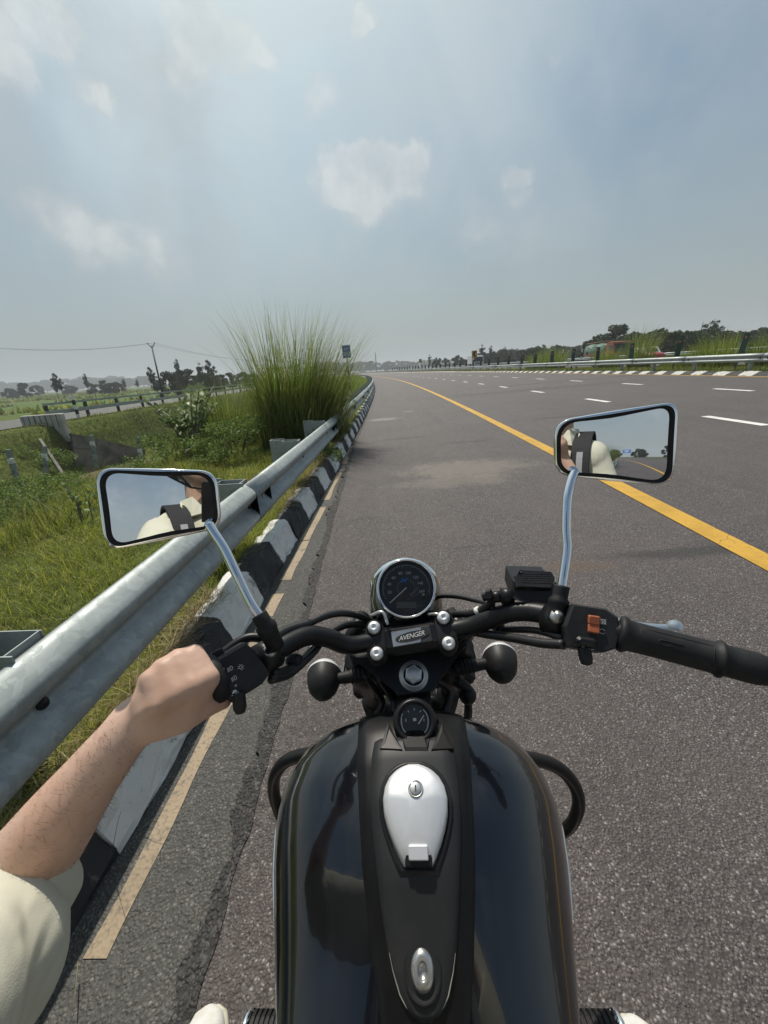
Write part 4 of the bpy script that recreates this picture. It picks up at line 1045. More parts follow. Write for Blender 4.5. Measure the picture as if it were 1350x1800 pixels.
for (px, d_, h, rad, t) in med:
    q_ = at(px, 640-(px-675)*.03, d_); o_ = min(max(q_.x-cx(q_.y), 14.9), 17.0)
    # slide along the sight line to the median
    r2 = ray(px, 640); yy = q_.y
    for _ in range(30):
        xx = r2.x/r2.y*yy; o2 = xx-cx(yy); yy *= 1+.012*(15.9-o2)/4
    clump((r2.x/r2.y*yy, yy, zroad(13.5)+.10), 950, h, rad*.9, M['fresh_grass'], t, 'tall grass clumps on the median', (.03, 0), .022, .33, .3, 'tall_grass_clump', 4)
# clumps behind the rider (mirror view)
for (x, y, n, h, rad, t) in ((-3.4, -26, 3600, 2.6, 1.3, 'tall grass tussock behind the rider beside the rail, seen in the right mirror'), (-1.75, -2.9, 260, 2.3, .25, 'sparse overhanging grass stalks just behind the rider at the rail'), (-2.6, -9, 1800, 1.7, 1.0, 'farther grass tussock behind the rider')):
    clump((x, y, .08), n, h, rad, M['tall_grass'], t, None, (.12 if h > 2.2 else .02, 0), .012, .6, .25 if h < 2.2 else .8)

# loose stalks near the kerb and on the road
def stalk(pts, r, label, mat_='dry_straw'):
    mb = MB(); mb.tube(smooth_path(pts, 6), [r*(1-.7*i/(6*(len(pts)-1))) for i in range(6*(len(pts)-1)+1)], 5)
    o = mb.build('grass_stalk', M['stalk']); add_attr(o.data, 't', [.5]*len(o.data.vertices)); tag(o, label, 'grass stalk', 'loose grass stalks on the road edge'); return o
M['stalk'] = pm('stalk', (.16, .15, .09), .8)
def on(px, py, z=.006): q = atz(px, py, z); return q
stalk([on(636, 885+25), on(592, 925), on(590, 945, .02)], .0022, 'pale curved straw lying on the asphalt beside the gutter joint')
stalk([on(137, 1690), on(132, 1745, .02), on(122, 1800)], .0016, 'thin straw lying across the gutter at the bottom left')
stalk([on(349, 1590), on(344, 1615, .02), on(348, 1638)], .0012, 'short hair-thin straw on the gutter near the tank')
stalk([Vector((-1.12, .52, .17)), at(170, 1530, 1.18), at(213, 1425, 1.10)], .0018, 'dark stalk leaning up from the kerb beside the sleeve')
stalk([Vector((-1.1, .40, .16)), at(192, 1500, 1.24), at(282, 1430, 1.25)], .0016, 'stalk reaching across the kerb towards the pale line')
stalk([Vector((-1.12, .46, .17)), at(195, 1501, 1.24), at(235, 1507, 1.27), at(272, 1521, 1.30)], .0016, 'stalk bending down over the pale edge line')
stalk([Vector((-1.14, .3, .17)), at(120, 1566, 1.2), at(228, 1567, 1.31)], .0016, 'straight stalk pointing from the sleeve to the pale line')
# feathery seed heads
for k, (px, py, d_, t) in enumerate(((66, 890, 5.2, 'feathery seed head on the slope left of the mirror'), (325, 797, 6.3, 'pale drooping seed head below the milkweed shrub'), (335, 790, 6.4, 'upper pale seed head below the milkweed shrub'), (62, 925, 4.6, 'low pale seed head on the slope left of the mirror'))):
    a = at(px, py, d_); b0 = a+Vector((.02, 0, -.22)); e = empty('seed_head_stalk', b0, t, 'seed head', 'feathery seed heads')
    mb = MB(); mb.tube([b0, a], .004, 5); mb.build('stem', M['stalk'], e)
    mb = MB(); lean = .16 if k in (1, 2) else .04
    pts = [a, a+Vector((lean*.5, 0, .06)), a+Vector((lean, 0, .085 if k in (1, 2) else .15))]; mb.tube(smooth_path(pts, 5), [.006, .012, .016, .018, .018, .016, .014, .011, .008, .005, .002], 7); mb.build('plume', M['seed_head'], e)

# broad-leaved milkweed shrubs: every leaf a part
def leaf_mesh(name, L, W, mat_):
    mb = MB(); xs = [0, .18, .45, .75, 1.0]; ws = [.04, .36, .5, .36, .02]
    for i, (x, w_) in enumerate(zip(xs, ws)):
        z = .10*L*math.sin(x*2.6)
        mb.v += [(x*L, -w_*W, z+.05*W), (x*L, 0, z-.04*W), (x*L, w_*W, z+.05*W)]
    for i in range(4):
        for j in range(2): a = i*3+j; mb.f.append((a, a+3, a+4, a+1)); mb.mi.append(0); mb.sm.append(True)
    return mb.mesh(name, mat_)
LM = [leaf_mesh('leaf', .19, .115, M['leaf_shrub']), leaf_mesh('leaf', .17, .105, M['leaf_pale']), leaf_mesh('leaf', .13, .08, M['leaf_shrub'])]
def shrub(base, stems, h, spread, label, seed, per=7, s=1.0):
    r_ = random.Random(seed); base = Vector(base); e = empty('milkweed_shrub', base, label, 'shrub', 'broad-leaved shrubs on the verge'); mb = MB()
    for k in range(stems):
        a = r_.uniform(0, 6.28); sp = spread*r_.uniform(.25, 1); hh_ = h*r_.uniform(.55, 1.05)
        top = base+Vector((math.cos(a)*sp, math.sin(a)*sp, hh_)); mid = base.lerp(top, .5)+Vector((0, 0, h*.10))
        path = smooth_path([base+Vector((math.cos(a)*.05, math.sin(a)*.05, 0)), mid, top], 6); mb.tube(path, lerp_path([.016*s, .006*s], len(path)), 6)
        for i in range(per):
            t = .30+.7*i/(per-1); q = path[min(int(t*(len(path)-1)), len(path)-1)]
            for sd in (0, math.pi):
                if r_.random() < .12: continue
                az = i*1.57+sd+r_.uniform(-.4, .4)+k; el = r_.uniform(.25, 1.0)
                shared('leaf', LM[r_.choice((0, 0, 1, 2) if t < .8 else (1, 1, 2))], q-base, e, (r_.uniform(-.5, .5), -el, az), s*r_.uniform(.75, 1.15))
    mb.build('stem', M['bark_pale'], e); return e
P_ = at(338, 775, 7.2); shrub((P_.x, P_.y, gzw(P_.x, P_.y)), 17, 1.28, .62, 'broad-leaved milkweed shrub on the verge left of the big grass tussock', 3)
P_ = at(540, 748, 5.9); shrub((P_.x, P_.y, .1), 5, .50, .24, 'small pale-leaved shrub in front of the big grass tussock', 8, 5, .55)
P_ = at(168, 905, 3.9); shrub((P_.x-.1, P_.y, gzw(P_.x, P_.y)), 4, .42, .16, 'small round-leaved plant behind the left edge of the left mirror', 12, 5, .4)

# leafy bushes and trees: leaf-sized faces spread through the crown in clumps
def leaf_cloud(centres, per, leaf, seed, flat=.8):
    r_ = np.random.default_rng(seed); V = []; K = []
    for (cxx, cyy, czz, rad) in centres:
        n = max(6, int(per*rad**2)); u = r_.normal(size=(n, 3)); u /= np.linalg.norm(u, axis=1)[:, None]
        rr = rad*r_.random(n)**.45; c = u*rr[:, None]*np.array([1, 1, flat]) + np.array([cxx, cyy, czz])
        d1 = r_.normal(size=(n, 3)); d1 /= np.linalg.norm(d1, axis=1)[:, None]
        d2 = np.cross(d1, r_.normal(size=(n, 3))); d2 /= np.linalg.norm(d2, axis=1)[:, None]
        s_ = leaf*r_.uniform(.6, 1.3, n)[:, None]
        V.append(np.stack([c-d1*s_, c+d2*s_*.55, c+d1*s_, c-d2*s_*.55], 1).reshape(-1, 3))
        K.append(np.repeat(np.clip(r_.normal(r_.uniform(.25, .7), .22, n), 0, 1), 4))
    return np.concatenate(V), np.concatenate(K)
def crown_mesh(name, centres, per, leaf, mat_, seed, flat=.8):
    V, K = leaf_cloud(centres, per, leaf, seed, flat); me = quick_mesh(name, V, np.arange(len(V)).reshape(-1, 4), 4, mat_); add_attr(me, 'k', K); return me
def broad_proto(seed, mat_, H=8.0, W=3.4, nb=26, leaf=.20, per=230):
    r_ = random.Random(seed); cs = []
    for k in range(nb):
        a = r_.uniform(0, 6.28); q = math.sqrt(r_.random()); t = r_.random()
        env = math.sin(math.pi*(.18+.74*t))**.7
        cs.append((math.cos(a)*q*W*env, math.sin(a)*q*W*env, H*(.24+.68*t), W*r_.uniform(.22, .40)*(1-.3*t)))
    tr = MB(); tr.tube(smooth_path([(0, 0, -.3), (.08, .05, H*.2), (-.05, .1, H*.5), (.1, 0, H*.78)], 5), lerp_path([.26, .2, .13, .05], 16), 8)
    for k in range(7):
        c = cs[k]; z0 = H*.22+.3*k; tr.tube([(0, 0, z0), (c[0]*.5, c[1]*.5, (z0+c[2])/2+.2), c[:3]], [.10, .07, .02], 6)
    return crown_mesh('crown', cs, per, leaf, mat_, seed), tr.mesh('trunk', M['bark'])
def euc_proto(seed, mat_, H=10.0, lean=.0, leaf=.17):
    r_ = random.Random(seed); cs = []; tr = MB()
    tops = [(lean*H, .1, H)] + [(lean*H*.6+r_.uniform(-1.5, 1.5), r_.uniform(-1.2, 1.2), H*r_.uniform(.6, .95)) for _ in range(5)]
    tr.tube(smooth_path([(0, 0, -.3), (lean*H*.2, 0, H*.3), (lean*H*.6, .1, H*.65), tops[0]], 5), lerp_path([.2, .15, .09, .03], 16), 7)
    for tp in tops:
        b0 = Vector((lean*H*.35, 0, H*r_.uniform(.25, .5))); tr.tube([b0, (Vector(tp)+b0)/2+Vector((0, 0, .3)), tp], [.09, .06, .02], 6)
        for k in range(13):
            t = r_.random()**.8; c = Vector(tp).lerp(b0, t*.75); w = .25+.55*math.sin(math.pi*min(1, .15+t*.9))
            cs.append((c.x+r_.uniform(-w, w), c.y+r_.uniform(-w, w), c.z+r_.uniform(-.3, .2), r_.uniform(.22, .55)))
    return crown_mesh('crown', cs, 260, leaf, mat_, seed, 1.0), tr.mesh('trunk', M['bark_pale'])
def bush_proto(seed, mat_):
    r_ = random.Random(seed); cs = []
    for k in range(24):
        a = r_.uniform(0, 6.28); q = math.sqrt(r_.random())*1.7; cs.append((math.cos(a)*q, math.sin(a)*q, r_.uniform(.2, 2.6)*(1-.25*q/1.7), r_.uniform(.35, .7)))
    tr = MB()
    for k in range(5): tr.tube([(0, 0, -.2), tuple(.5*c for c in cs[k][:3]), cs[k][:3]], [.05, .04, .01], 5)
    return crown_mesh('crown', cs, 330, .085, mat_, seed), tr.mesh('trunk', M['bark'])
PROTO = {'b': [broad_proto(s, M['foliage_dark' if s % 2 else 'foliage_mid'], per=300) for s in (21, 22, 23, 24)], 'w': [broad_proto(s, M['foliage_dark'], 6.0, 4.4, 30, per=300) for s in (31, 32)],
         'e': [euc_proto(41, M['foliage_mid'], 10, .02), euc_proto(42, M['foliage_dark'], 10, -.12), euc_proto(43, M['foliage_mid'], 10, .05)],
         'u': [bush_proto(51, M['weed_leaf']), bush_proto(52, M['weed_leaf']), bush_proto(53, M['weed_leaf'])]}
PH = {'b': 8.6, 'w': 6.6, 'e': 10.3, 'u': 3.2}
rt = random.Random(77)
def tree(px, ytop, d_, kind, label, group, wf=1.0, zb=None, var=None):
    top = at(px, ytop, d_); x, y = top.x, top.y
    base = gzw(x, y) if zb is None else zb
    base = min(base, top.z-1.0); H = top.z-base
    P = PROTO[kind]; cm, tm = P[rt.randrange(len(P)) if var is None else var]
    s_ = H/PH[kind]; e = empty({'u': 'bush'}.get(kind, 'tree'), (x, y, base), label, {'u': 'bush'}.get(kind, 'tree'), group)
    for nm, me_ in (('crown', cm), ('trunk', tm)): shared(nm, me_, (0, 0, 0), e)
    e.rotation_euler = (0, 0, rt.uniform(-.5, .5) if kind == 'e' else rt.uniform(0, 6.28)); e.scale = (s_*wf, s_*wf, s_)
    return e
GL, GC, GR = 'trees beyond the fields on the left', 'trees of the distant line behind the bend', 'trees behind the opposite carriageway'
for a in ((99, 652, 105, 'e', 'slim leaning tree standing alone in the left fields', GL, .85, None, 1), (88, 655, 106, 'e', 'shorter stem of the lone leaning tree pair in the left fields', GL, .7, None, 0), (145, 654, 135, 'e', 'slender small tree right of the lone leaning tree', GL, .7, None, 2),
          (38, 670, 190, 'b', 'rounded hazy tree near the left edge of the fields', GL, 1.0), (15, 681, 220, 'w', 'low hazy tree at the left edge of the photo', GL), (62, 675, 260, 'b', 'hazy tree left of the lone leaning tree', GL, 1.2), (120, 676, 250, 'w', 'hazy low tree behind the lone leaning tree', GL),
          (160, 670, 170, 'b', 'dark bushy tree at the left part of the field thicket', GL, 1.1), (178, 666, 165, 'b', 'dark rounded tree in the middle of the field thicket', GL, 1.1), (196, 670, 170, 'w', 'low spreading tree at the right of the field thicket', GL), (217, 664, 185, 'e', 'airy tree right of the field thicket', GL, 1.0), (238, 665, 180, 'e', 'second airy tree right of the field thicket', GL, .9),
          (266, 641, 95, 'e', 'tree leaning left just beside the electricity pole', GL, .9, None, 1), (306, 627, 100, 'e', 'tall tree with a pompom top right of the electricity pole', GL, .6, None, 2), (300, 650, 92, 'w', 'dense dark tree at the foot of the pompom tree', GL, 1.1), (322, 644, 90, 'b', 'dense dark round tree right of the pompom tree', GL, 1.15), (345, 632, 94, 'e', 'tall tree above the dense grove by the pole', GL, .8, None, 0),
          (370, 628, 92, 'e', 'tallest twin-topped tree of the grove by the pole', GL, .9, None, 1), (360, 652, 88, 'w', 'low dark tree at the right of the grove', GL), (385, 655, 100, 'b', 'rounded tree behind the milkweed shrub', GL), (403, 652, 120, 'b', 'tree left of the grass tussocks', GL), (425, 650, 130, 'b', 'tree behind the left side of the grass tussocks', GL), (440, 655, 120, 'w', 'low tree behind the grass tussocks', GL),
          (335, 668, 85, 'u', 'low bush before the grove', GL), (340, 664, 80, 'u', 'rounded bush before the dense grove', GL)): tree(*a)
# long hazy line behind the bend
rl = random.Random(12)
for i, px in enumerate(list(range(140, 262, 11)) + list(range(0, 136, 13))):
    tree(px+rl.uniform(-3, 3), 671-(px-0)*.05+rl.uniform(-3, 4), rl.uniform(760, 980), 'bw'[i % 2], 'hazy tree of the far line beyond the left fields', 'far hazy tree line on the left', 1.5)
for i, px in enumerate(range(556, 850, 12)):
    tree(px+rl.uniform(-3, 3), 634.5-(px-675)*.028+rl.uniform(-4, 2), rl.uniform(620, 800), 'bwb'[i % 3], 'rounded tree of the distant line behind the bend', GC, 1.35, -1.0)
for a in ((754, 620, 210, 'e', 'slender tall tree rising above the distant line', GC, .7), (769, 625, 190, 'b', 'round-headed tree right of the slender one on the line', GC, .8), (785, 626, 190, 'b', 'second round-headed tree on the distant line', GC, .8), (801, 621, 180, 'b', 'broad round tree left of the chevron sign', GC, 1.0), (812, 629, 180, 'w', 'low tree left of the chevron sign', GC), (826, 625, 170, 'e', 'thin tree just left of the chevron sign', GC, .8),
          (846, 601, 150, 'e', 'tallest airy tree right of the chevron sign', GR, .8, None, 0), (862, 605, 150, 'e', 'second tall airy tree right of the chevron sign', GR, .7, None, 2), (852, 622, 140, 'b', 'dense tree beneath the tall airy pair', GR), (872, 613, 145, 'b', 'dense tree right of the tall airy pair', GR), (886, 606, 150, 'e', 'airy tree in the middle of the right-hand line', GR, .9), (898, 610, 150, 'e', 'airy tree above the row of boards', GR, .8), (908, 610, 150, 'e', 'twin-topped airy tree above the row of boards', GR, .9), (895, 620, 130, 'b', 'mid-green tree behind the row of boards', GR, 1.1), (915, 612, 140, 'b', 'rounded tree behind the row of boards', GR, 1.0),
          (927, 610, 140, 'e', 'thin tree left of the dark round one', GR, .7), (938, 607, 112, 'w', 'dark round tree behind the pale median grass', GR, .9, None, 0), (962, 602, 150, 'e', 'pale tree behind the dark round one', GR, 1.0), (985, 601, 130, 'b', 'rounded tree at the middle of the right line', GR, 1.0), (972, 610, 130, 'b', 'lower tree beside the rounded one', GR), (1008, 609, 160, 'b', 'hazy tree left of the orange truck', GR), (1030, 602, 150, 'w', 'hazy tree just left of the big tree', GR), (1022, 610, 120, 'b', 'tree at the left of the orange truck', GR),
          (1090, 562, 78, 'b', 'big bright-edged tree directly above the orange truck', GR, 1.15, None, 1), (1070, 580, 80, 'b', 'left flank tree of the big tree above the truck', GR, 1.0), (1124, 575, 78, 'b', 'dark tree right of the big tree above the truck', GR, 1.0, None, 3), (1110, 585, 72, 'w', 'low dark tree behind the bright median grass', GR), (1160, 575, 62, 'w', 'dark tree between two green boards', GR, .95, None, 0), (1150, 590, 64, 'w', 'dense dark tree behind the red and white car', GR), (1190, 580, 64, 'w', 'dark tree behind the third board from the right', GR, .9, None, 1), (1210, 585, 66, 'b', 'dark tree left of the tallest airy tree', GR),
          (1045, 592, 74, 'b', 'tree behind the left end of the orange truck', GR, 1.2), (1140, 573, 66, 'b', 'dark tree between the bright grass and the second dense tree', GR, 1.2, None, 3), (1175, 574, 58, 'b', 'dark tree behind the third board', GR, 1.2, None, 1), (1205, 580, 60, 'w', 'low dense tree behind the bushy median clump', GR, 1.0), (1222, 573, 64, 'b', 'dark tree at the left foot of the tallest airy tree', GR, 1.2, None, 3), (1275, 574, 62, 'b', 'dark tree behind the rightmost board', GR, 1.2, None, 1), (1310, 578, 64, 'w', 'low dense tree right of the rightmost board', GR, 1.1), (1335, 572, 66, 'b', 'dark tree near the right edge behind the far rail', GR, 1.2, None, 3),
          (1235, 563, 72, 'e', 'broad airy tree left half of the tallest pair at right', GR, 1.5, None, 0), (1253, 558, 74, 'e', 'tallest airy tree above the rightmost boards', GR, 1.5, None, 2), (1278, 565, 76, 'e', 'airy tree right of the tallest pair', GR, 1.4, None, 1), (1250, 572, 70, 'b', 'dense tree below the tallest airy tree', GR, 1.1), (1300, 580, 100, 'b', 'hazy tree behind the rightmost board', GR, 1.2), (1322, 580, 110, 'b', 'hazy rounded tree near the right edge', GR, 1.2), (1345, 570, 80, 'b', 'large tree cut by the right edge of the photo', GR, 1.1), (1375, 565, 80, 'b', 'tree just outside the right edge', GR, 1.2)): tree(*a)
for i, px in enumerate(range(846, 1040, 12)):
    tree(px+rl.uniform(-3, 3), 614-(px-846)*.05+rl.uniform(-3, 4), rl.uniform(150, 200), 'bwb'[i % 3], 'rounded tree of the hazy row behind the green boards', 'hazy row of trees behind the boards', 1.25)
# bushes on the bank
for a in ((20, 815, 12.5, 'u', 'dark leafy bush at the left edge on the bank', 'bushes on the bank', 1.0), (55, 830, 12.0, 'u', 'leafy bush between the boundary posts', 'bushes on the bank', 1.1), (-15, 830, 11, 'u', 'leafy bush cut by the left edge', 'bushes on the bank', 1.2), (95, 820, 13.8, 'u', 'small bush below the near wing wall', 'bushes on the bank', 1.0), (15, 770, 16.5, 'u', 'mossy bush below the service road rail at left', 'bushes on the bank', 1.3), (60, 775, 17, 'u', 'mossy bush below the parapet', 'bushes on the bank', 1.2)):
    e = tree(*a)
# trees behind the rider, for the mirrors
for k, (px, py, d_, s_, t) in enumerate(((300, 800, 6.6, .75, 'low leafy weed between the sandy drain and the milkweed shrub'), (372, 790, 6.0, .7, 'bright leafy weed at the foot of the milkweed shrub'), (415, 775, 6.6, .95, 'leafy weed at the left foot of the big tussock'), (255, 860, 5.6, .5, 'small weed right above the left mirror'),
        (110, 900, 6.2, .8, 'leafy weed on the slope left of the left mirror'), (60, 980, 4.4, .45, 'small weed in the lawn below the bank'), (130, 860, 8.0, 1.0, 'broad weed beside the reed clump'), (560, 765, 5.6, .5, 'weed behind the guardrail right of the big tussock'), (430, 745, 8.5, 1.3, 'tall leafy weed in the shade of the big tussock'), (225, 820, 8.5, .9, 'weed at the edge of the sandy drain'))):
    q_ = at(px, py, d_); z_ = gzw(q_.x, q_.y); P = PROTO['u']; e = empty('weed', (q_.x, q_.y, z_-.05), t, 'weed', 'leafy weeds on the verge'); cm, tm = P[(0, 2)[k % 2]]
    for nm, me_ in (('crown', cm), ('stem', tm)): shared(nm, me_, (0, 0, 0), e)
    q2 = s_/3.2; e.scale = (q2*1.1, q2*1.1, q2); e.rotation_euler = (0, 0, k*1.3)
for (x, y, h, kd, t) in ((22, -95, 8, 'e', 'airy tree far behind the rider'), (16, -110, 7, 'b', 'round tree far behind the rider'), (28, -105, 7, 'b', 'broad tree far behind the rider'), (8, -150, 7, 'w', 'low tree far behind'), (-16, -140, 7, 'b', 'tree far behind at the verge'), (-30, -150, 8, 'b', 'round tree far behind the left verge'), (34, -130, 9, 'e', 'tall tree far behind the opposite lanes'), (-6, -190, 8, 'w', 'distant tree behind on the bend'), (-45, -170, 8, 'w', 'spreading tree far behind on the left'), (45, -140, 8, 'b', 'tree far behind on the right')):
    P = PROTO[kd]; cm, tm = P[0]; e = empty('tree', (x+cx(y)*.3, y, -.5), t, 'tree', 'trees behind the rider'); s_ = h/PH[kd]
    for nm, me_ in (('crown', cm), ('trunk', tm)): shared(nm, me_, (0, 0, 0), e)
    e.scale = (s_,)*3
# ------------------------------------------------------------------ motorcycle (its mid-plane is X = 0, heading +Y)
bike = empty('motorcycle', (0, .25, 0), 'black cruiser motorcycle ridden along the kerb, seen from the saddle', 'motorcycle')
def part(mb, name, mat_, parent=None): return mb.build(name, mat_, parent or bike)

TY = [.475, .468, .455, .44, .42, .39, .35, .30, .25, .20, .15, .08, .0]
TT = [.775, .815, .845, .865, .879, .887, .886, .872, .847, .812, .776, .735, .70]
TW = [.06, .105, .140, .166, .183, .194, .196, .186, .172, .157, .143, .125, .105]
TB = [.745, .75, .755, .76, .762, .762, .758, .75, .742, .733, .722, .70, .675]
def ti(y, arr): return float(np.interp(-y, [-q for q in TY], arr))
def zt(x, y):
    T, W, B = ti(y, TT), ti(y, TW), ti(y, TB); u = min(abs(x)/W, .9995)
    return B+(T-B)*(1-u**2.3)**(1/1.75)
mb = MB(); secs = []
fine = list(np.interp(np.linspace(0, len(TY)-1, 40), range(len(TY)), TY))
for y in fine:
    T, W, B = ti(y, TT), ti(y, TW), ti(y, TB); s_ = []
    for k in range(29):
        u = math.sin(math.pi*(k/28-.5)); x = W*u; s_.append(Vector((x, y, B+(T-B)*max(0, 1-abs(u)**2.3)**(1/1.75))))
    for t in (.12, .3, .5, .7, .88):
        a = t*math.pi; s_.append(Vector((W*math.cos(a)*(1-.12*math.sin(a)), y, B-.115*math.sin(a)**.8)))
    secs.append(s_)
mb.loft(secs, True, True); tank = part(mb, 'fuel_tank', M['black_paint'])
def patch(yl, xf, raise_, nu=13, skirt=True, x0f=None):
    mb = MB(); rows = []
    for y in yl:
        x1 = xf(y); x0 = -x1 if x0f is None else x0f(y); r_ = []
        w_ = (x1-x0)
        if skirt: r_.append(Vector((x0-.0015, y, zt(x0, y)-.004)))
        for k in range(nu):
            x = x0+w_*k/(nu-1); ed = min(k, nu-1-k); r_.append(Vector((x, y, zt(x, y)+raise_*(1 if ed > 0 else .55))))
        if skirt: r_.append(Vector((x1+.0015, y, zt(x1, y)-.004)))
        rows.append(r_)
    f0 = [Vector((p.x, p.y+.0015, zt(p.x, p.y)-.004)) for p in rows[0]]; f1 = [Vector((p.x, p.y-.0015, zt(p.x, p.y)-.004)) for p in rows[-1]]
    mb.loft([f0]+rows+[f1], False, False, closed=False); return mb
def xo(y): return float(np.interp(-y, [-.455, -.43, -.35, -.26, -.20, -.165, -.1, -.02], [.070, .077, .072, .061, .049, .039, .030, .026]))
def xi(y): return float(np.interp(-y, [-.375, -.353, -.32, -.285, -.235, -.208, -.192, -.180, -.174, -.170, -.168], [.050, .053, .053, .050, .041, .0345, .029, .023, .0175, .012, .006]))
part(patch(list(np.linspace(.452, .01, 40)), xo, .0035), 'console_strip', M['console_black'], tank)
part(patch(list(np.linspace(.372, .195, 26))+[.190, .186, .182, .178, .175, .1725, .170, .168], xi, .0100), 'console_plate', M['console_plate'], tank)
for sd in (-1, 1):
    mb = MB(); mb.tube([(sd*(ti(y, TW)*.985+.004), y, ti(y, TB)-.012) for y in np.linspace(.43, .262, 18)], lerp_path([.002, .0045, .0045, .002], 18), 8); part(mb, 'trim_strip', M['chrome'], tank)
    mb = MB(); mb.tube([(sd*(ti(y, TW)*.93), y, ti(y, TB)-.05) for y in np.linspace(.46, .02, 18)], .007, 8); part(mb, 'tank_seam', M['black_paint'], tank)
for sd in (-1, 1):
    mb = MB(); mb.tube([(sd*(xi(y)-.0004), y, zt(sd*xi(y), y)+.0068) for y in [.202, .197, .192, .188, .184, .180, .177, .1745, .173]], lerp_path([.0001, .0004, .0006, .0006, .0002], 9), 6); part(mb, 'plate_edge', M['worn_edge'], tank)
# triangular tell-tales and the panel under the gauge
def surf_poly(pts, raise_, name, mat_, parent, thick=.004):
    """outline of (x, y) on the tank surface, raised"""
    mb = MB(); n = len(pts); c = (sum(p[0] for p in pts)/n, sum(p[1] for p in pts)/n)
    ring = lambda s, h: [Vector((c[0]+(x-c[0])*s, c[1]+(y-c[1])*s, zt(c[0]+(x-c[0])*s, c[1]+(y-c[1])*s)+h)) for x, y in pts]
    mb.loft([ring(1.0, raise_-thick), ring(1.0, raise_), ring(.93, raise_+.0012), ring(.5, raise_+.0012)], False, True, smooth=False); return mb.build(name, mat_, parent)
def xy_on(px, py):
    d = ray(px, py); z = .87
    for _ in range(12):
        t = (z-CAM_H)/d.z; p = EYE+d*t; z = zt(p.x, p.y)+.008
    return (p.x, p.y)
surf_poly([xy_on(*q) for q in ((683, 1272), (668, 1320), (708, 1322))], .0108, 'tell_tale', M['amber_dark'], tank)
surf_poly([xy_on(*q) for q in ((777, 1274), (758, 1322), (798, 1320))], .0108, 'tell_tale', M['amber_dark'], tank)
surf_poly([xy_on(*q) for q in ((692, 1262), (712, 1322), (752, 1322), (770, 1262), (731, 1240))], .0105, 'gauge_panel', M['matte_black'], tank)

# fuel gauge
GP = at(729, 1267, .515); GN = Vector((0, -.58, .81)).normalized(); fg = None
mb = MB(); mb.lathe(GP-GN*.02, GN, [(.030, -.012), (.0295, .012), (.0265, .021), (.0235, .0225), (.0215, .0205), (.0210, .0165)], 36); fg = part(mb, 'fuel_gauge', M['satin_black'])
mb = MB(); mb.lathe(GP, GN, [(.0212, -.004), (.0001, -.004)], 36); part(mb, 'gauge_face', M['dial_black'], fg)
GF = frame(GP-GN*.0035, RT, UP)
GF = frame(GP-GN*.0035, RT-GN*RT.dot(GN), UP-GN*UP.dot(GN))
def ring_arc(mb, F, r0, r1, a0, a1, n=40, z=0.0):
    vs = []; 
    for k in range(n+1):
        a = R(a0+(a1-a0)*k/n); vs += [F @ Vector((r0*math.cos(a), r0*math.sin(a), z)), F @ Vector((r1*math.cos(a), r1*math.sin(a), z))]
    mb.add(vs, [(2*k, 2*k+2, 2*k+3, 2*k+1) for k in range(n)], False)
def bar2(mb, F, x0, y0, x1, y1, w, z=0.0):
    d = Vector((x1-x0, y1-y0, 0)); n = Vector((-d.y, d.x, 0)).normalized()*w/2; a = Vector((x0, y0, z)); b = Vector((x1, y1, z))
    mb.add([F @ (a-n), F @ (b-n), F @ (b+n), F @ (a+n)], [(0, 1, 2, 3)], False)
mb = MB(); ring_arc(mb, GF, .0178, .0190, 150, 410); ring_arc(mb, GF, .0172, .0186, 170, 195); ring_arc(mb, GF, .0172, .0186, 335, 372)
for a in (125, 90, 55): bar2(mb, GF, .0128*math.cos(R(a)), .0128*math.sin(R(a)), .0155*math.cos(R(a)), .0155*math.sin(R(a)), .0009)
put_text(mb, 'E', .0048, GF @ Matrix.Translation((-.0118, .0008, 0))); put_text(mb, 'F', .0048, GF @ Matrix.Translation((.0128, .0008, 0)))
bar2(mb, GF, -.002, .0018, .0012, .0018, .0035); bar2(mb, GF, .0018, .0002, .0018, .0034, .0008)
part(mb, 'gauge_marks', M['white_print'], fg)
mb = MB(); bar2(mb, GF, .0048, -.0035, .0128, .0068, .0013, .0012); part(mb, 'needle', M['white_print'], fg)
mb = MB(); mb.lathe(GP, GN, [(.0214, .0005), (.015, .0022), (.0001, .003)], 36); part(mb, 'gauge_glass', M['thin_glass'], fg)

# filler cap: teardrop lid with lock and hinge
SS = [0, .03, .08, .16, .27, .40, .54, .68, .82, .93, 1.0]; WW = [.006, .0145, .0225, .0300, .0352, .0372, .0360, .0318, .0256, .0196, .0150]
Y0, Y1 = .3345, .2510
def tear(scale, grow=0.0):
    n = 24; R_ = []; L_ = []
    for k in range(n+1):
        s = k/n; s2 = s**1.5; w = (float(np.interp(s2, SS, WW))+grow)*scale; yc = (Y0+Y1)/2; y = yc+((Y0+grow)-s2*(Y0-Y1+2*grow)-yc)*scale; R_.append((w, y)); L_.append((-w, y))
    return R_+L_[::-1]
def tear_ring(sc, h, grow=0.0): return [Vector((x, y, zt(0, y)-.35*(zt(0, y)-zt(abs(x), y))+h)) for x, y in tear(sc, grow)]
mb = MB(); mb.loft([tear_ring(1, .006, .0052), tear_ring(1, .0118, .0048), tear_ring(1, .0118, .0022), tear_ring(1, .0095, .0012)], False, True); part(mb, 'cap_surround', M['satin_black'])
mb = MB(); mb.loft([tear_ring(1, .006), tear_ring(1.0, .0135), tear_ring(.985, .0165), tear_ring(.94, .0192), tear_ring(.80, .0215), tear_ring(.55, .0232), tear_ring(.2, .0240)], False, True); cap = part(mb, 'filler_cap', M['brushed_alloy'])
LN = Vector((0, -.28, .96)).normalized(); LP = Vector((.001, .3050, zt(0, .3050)+.0238))
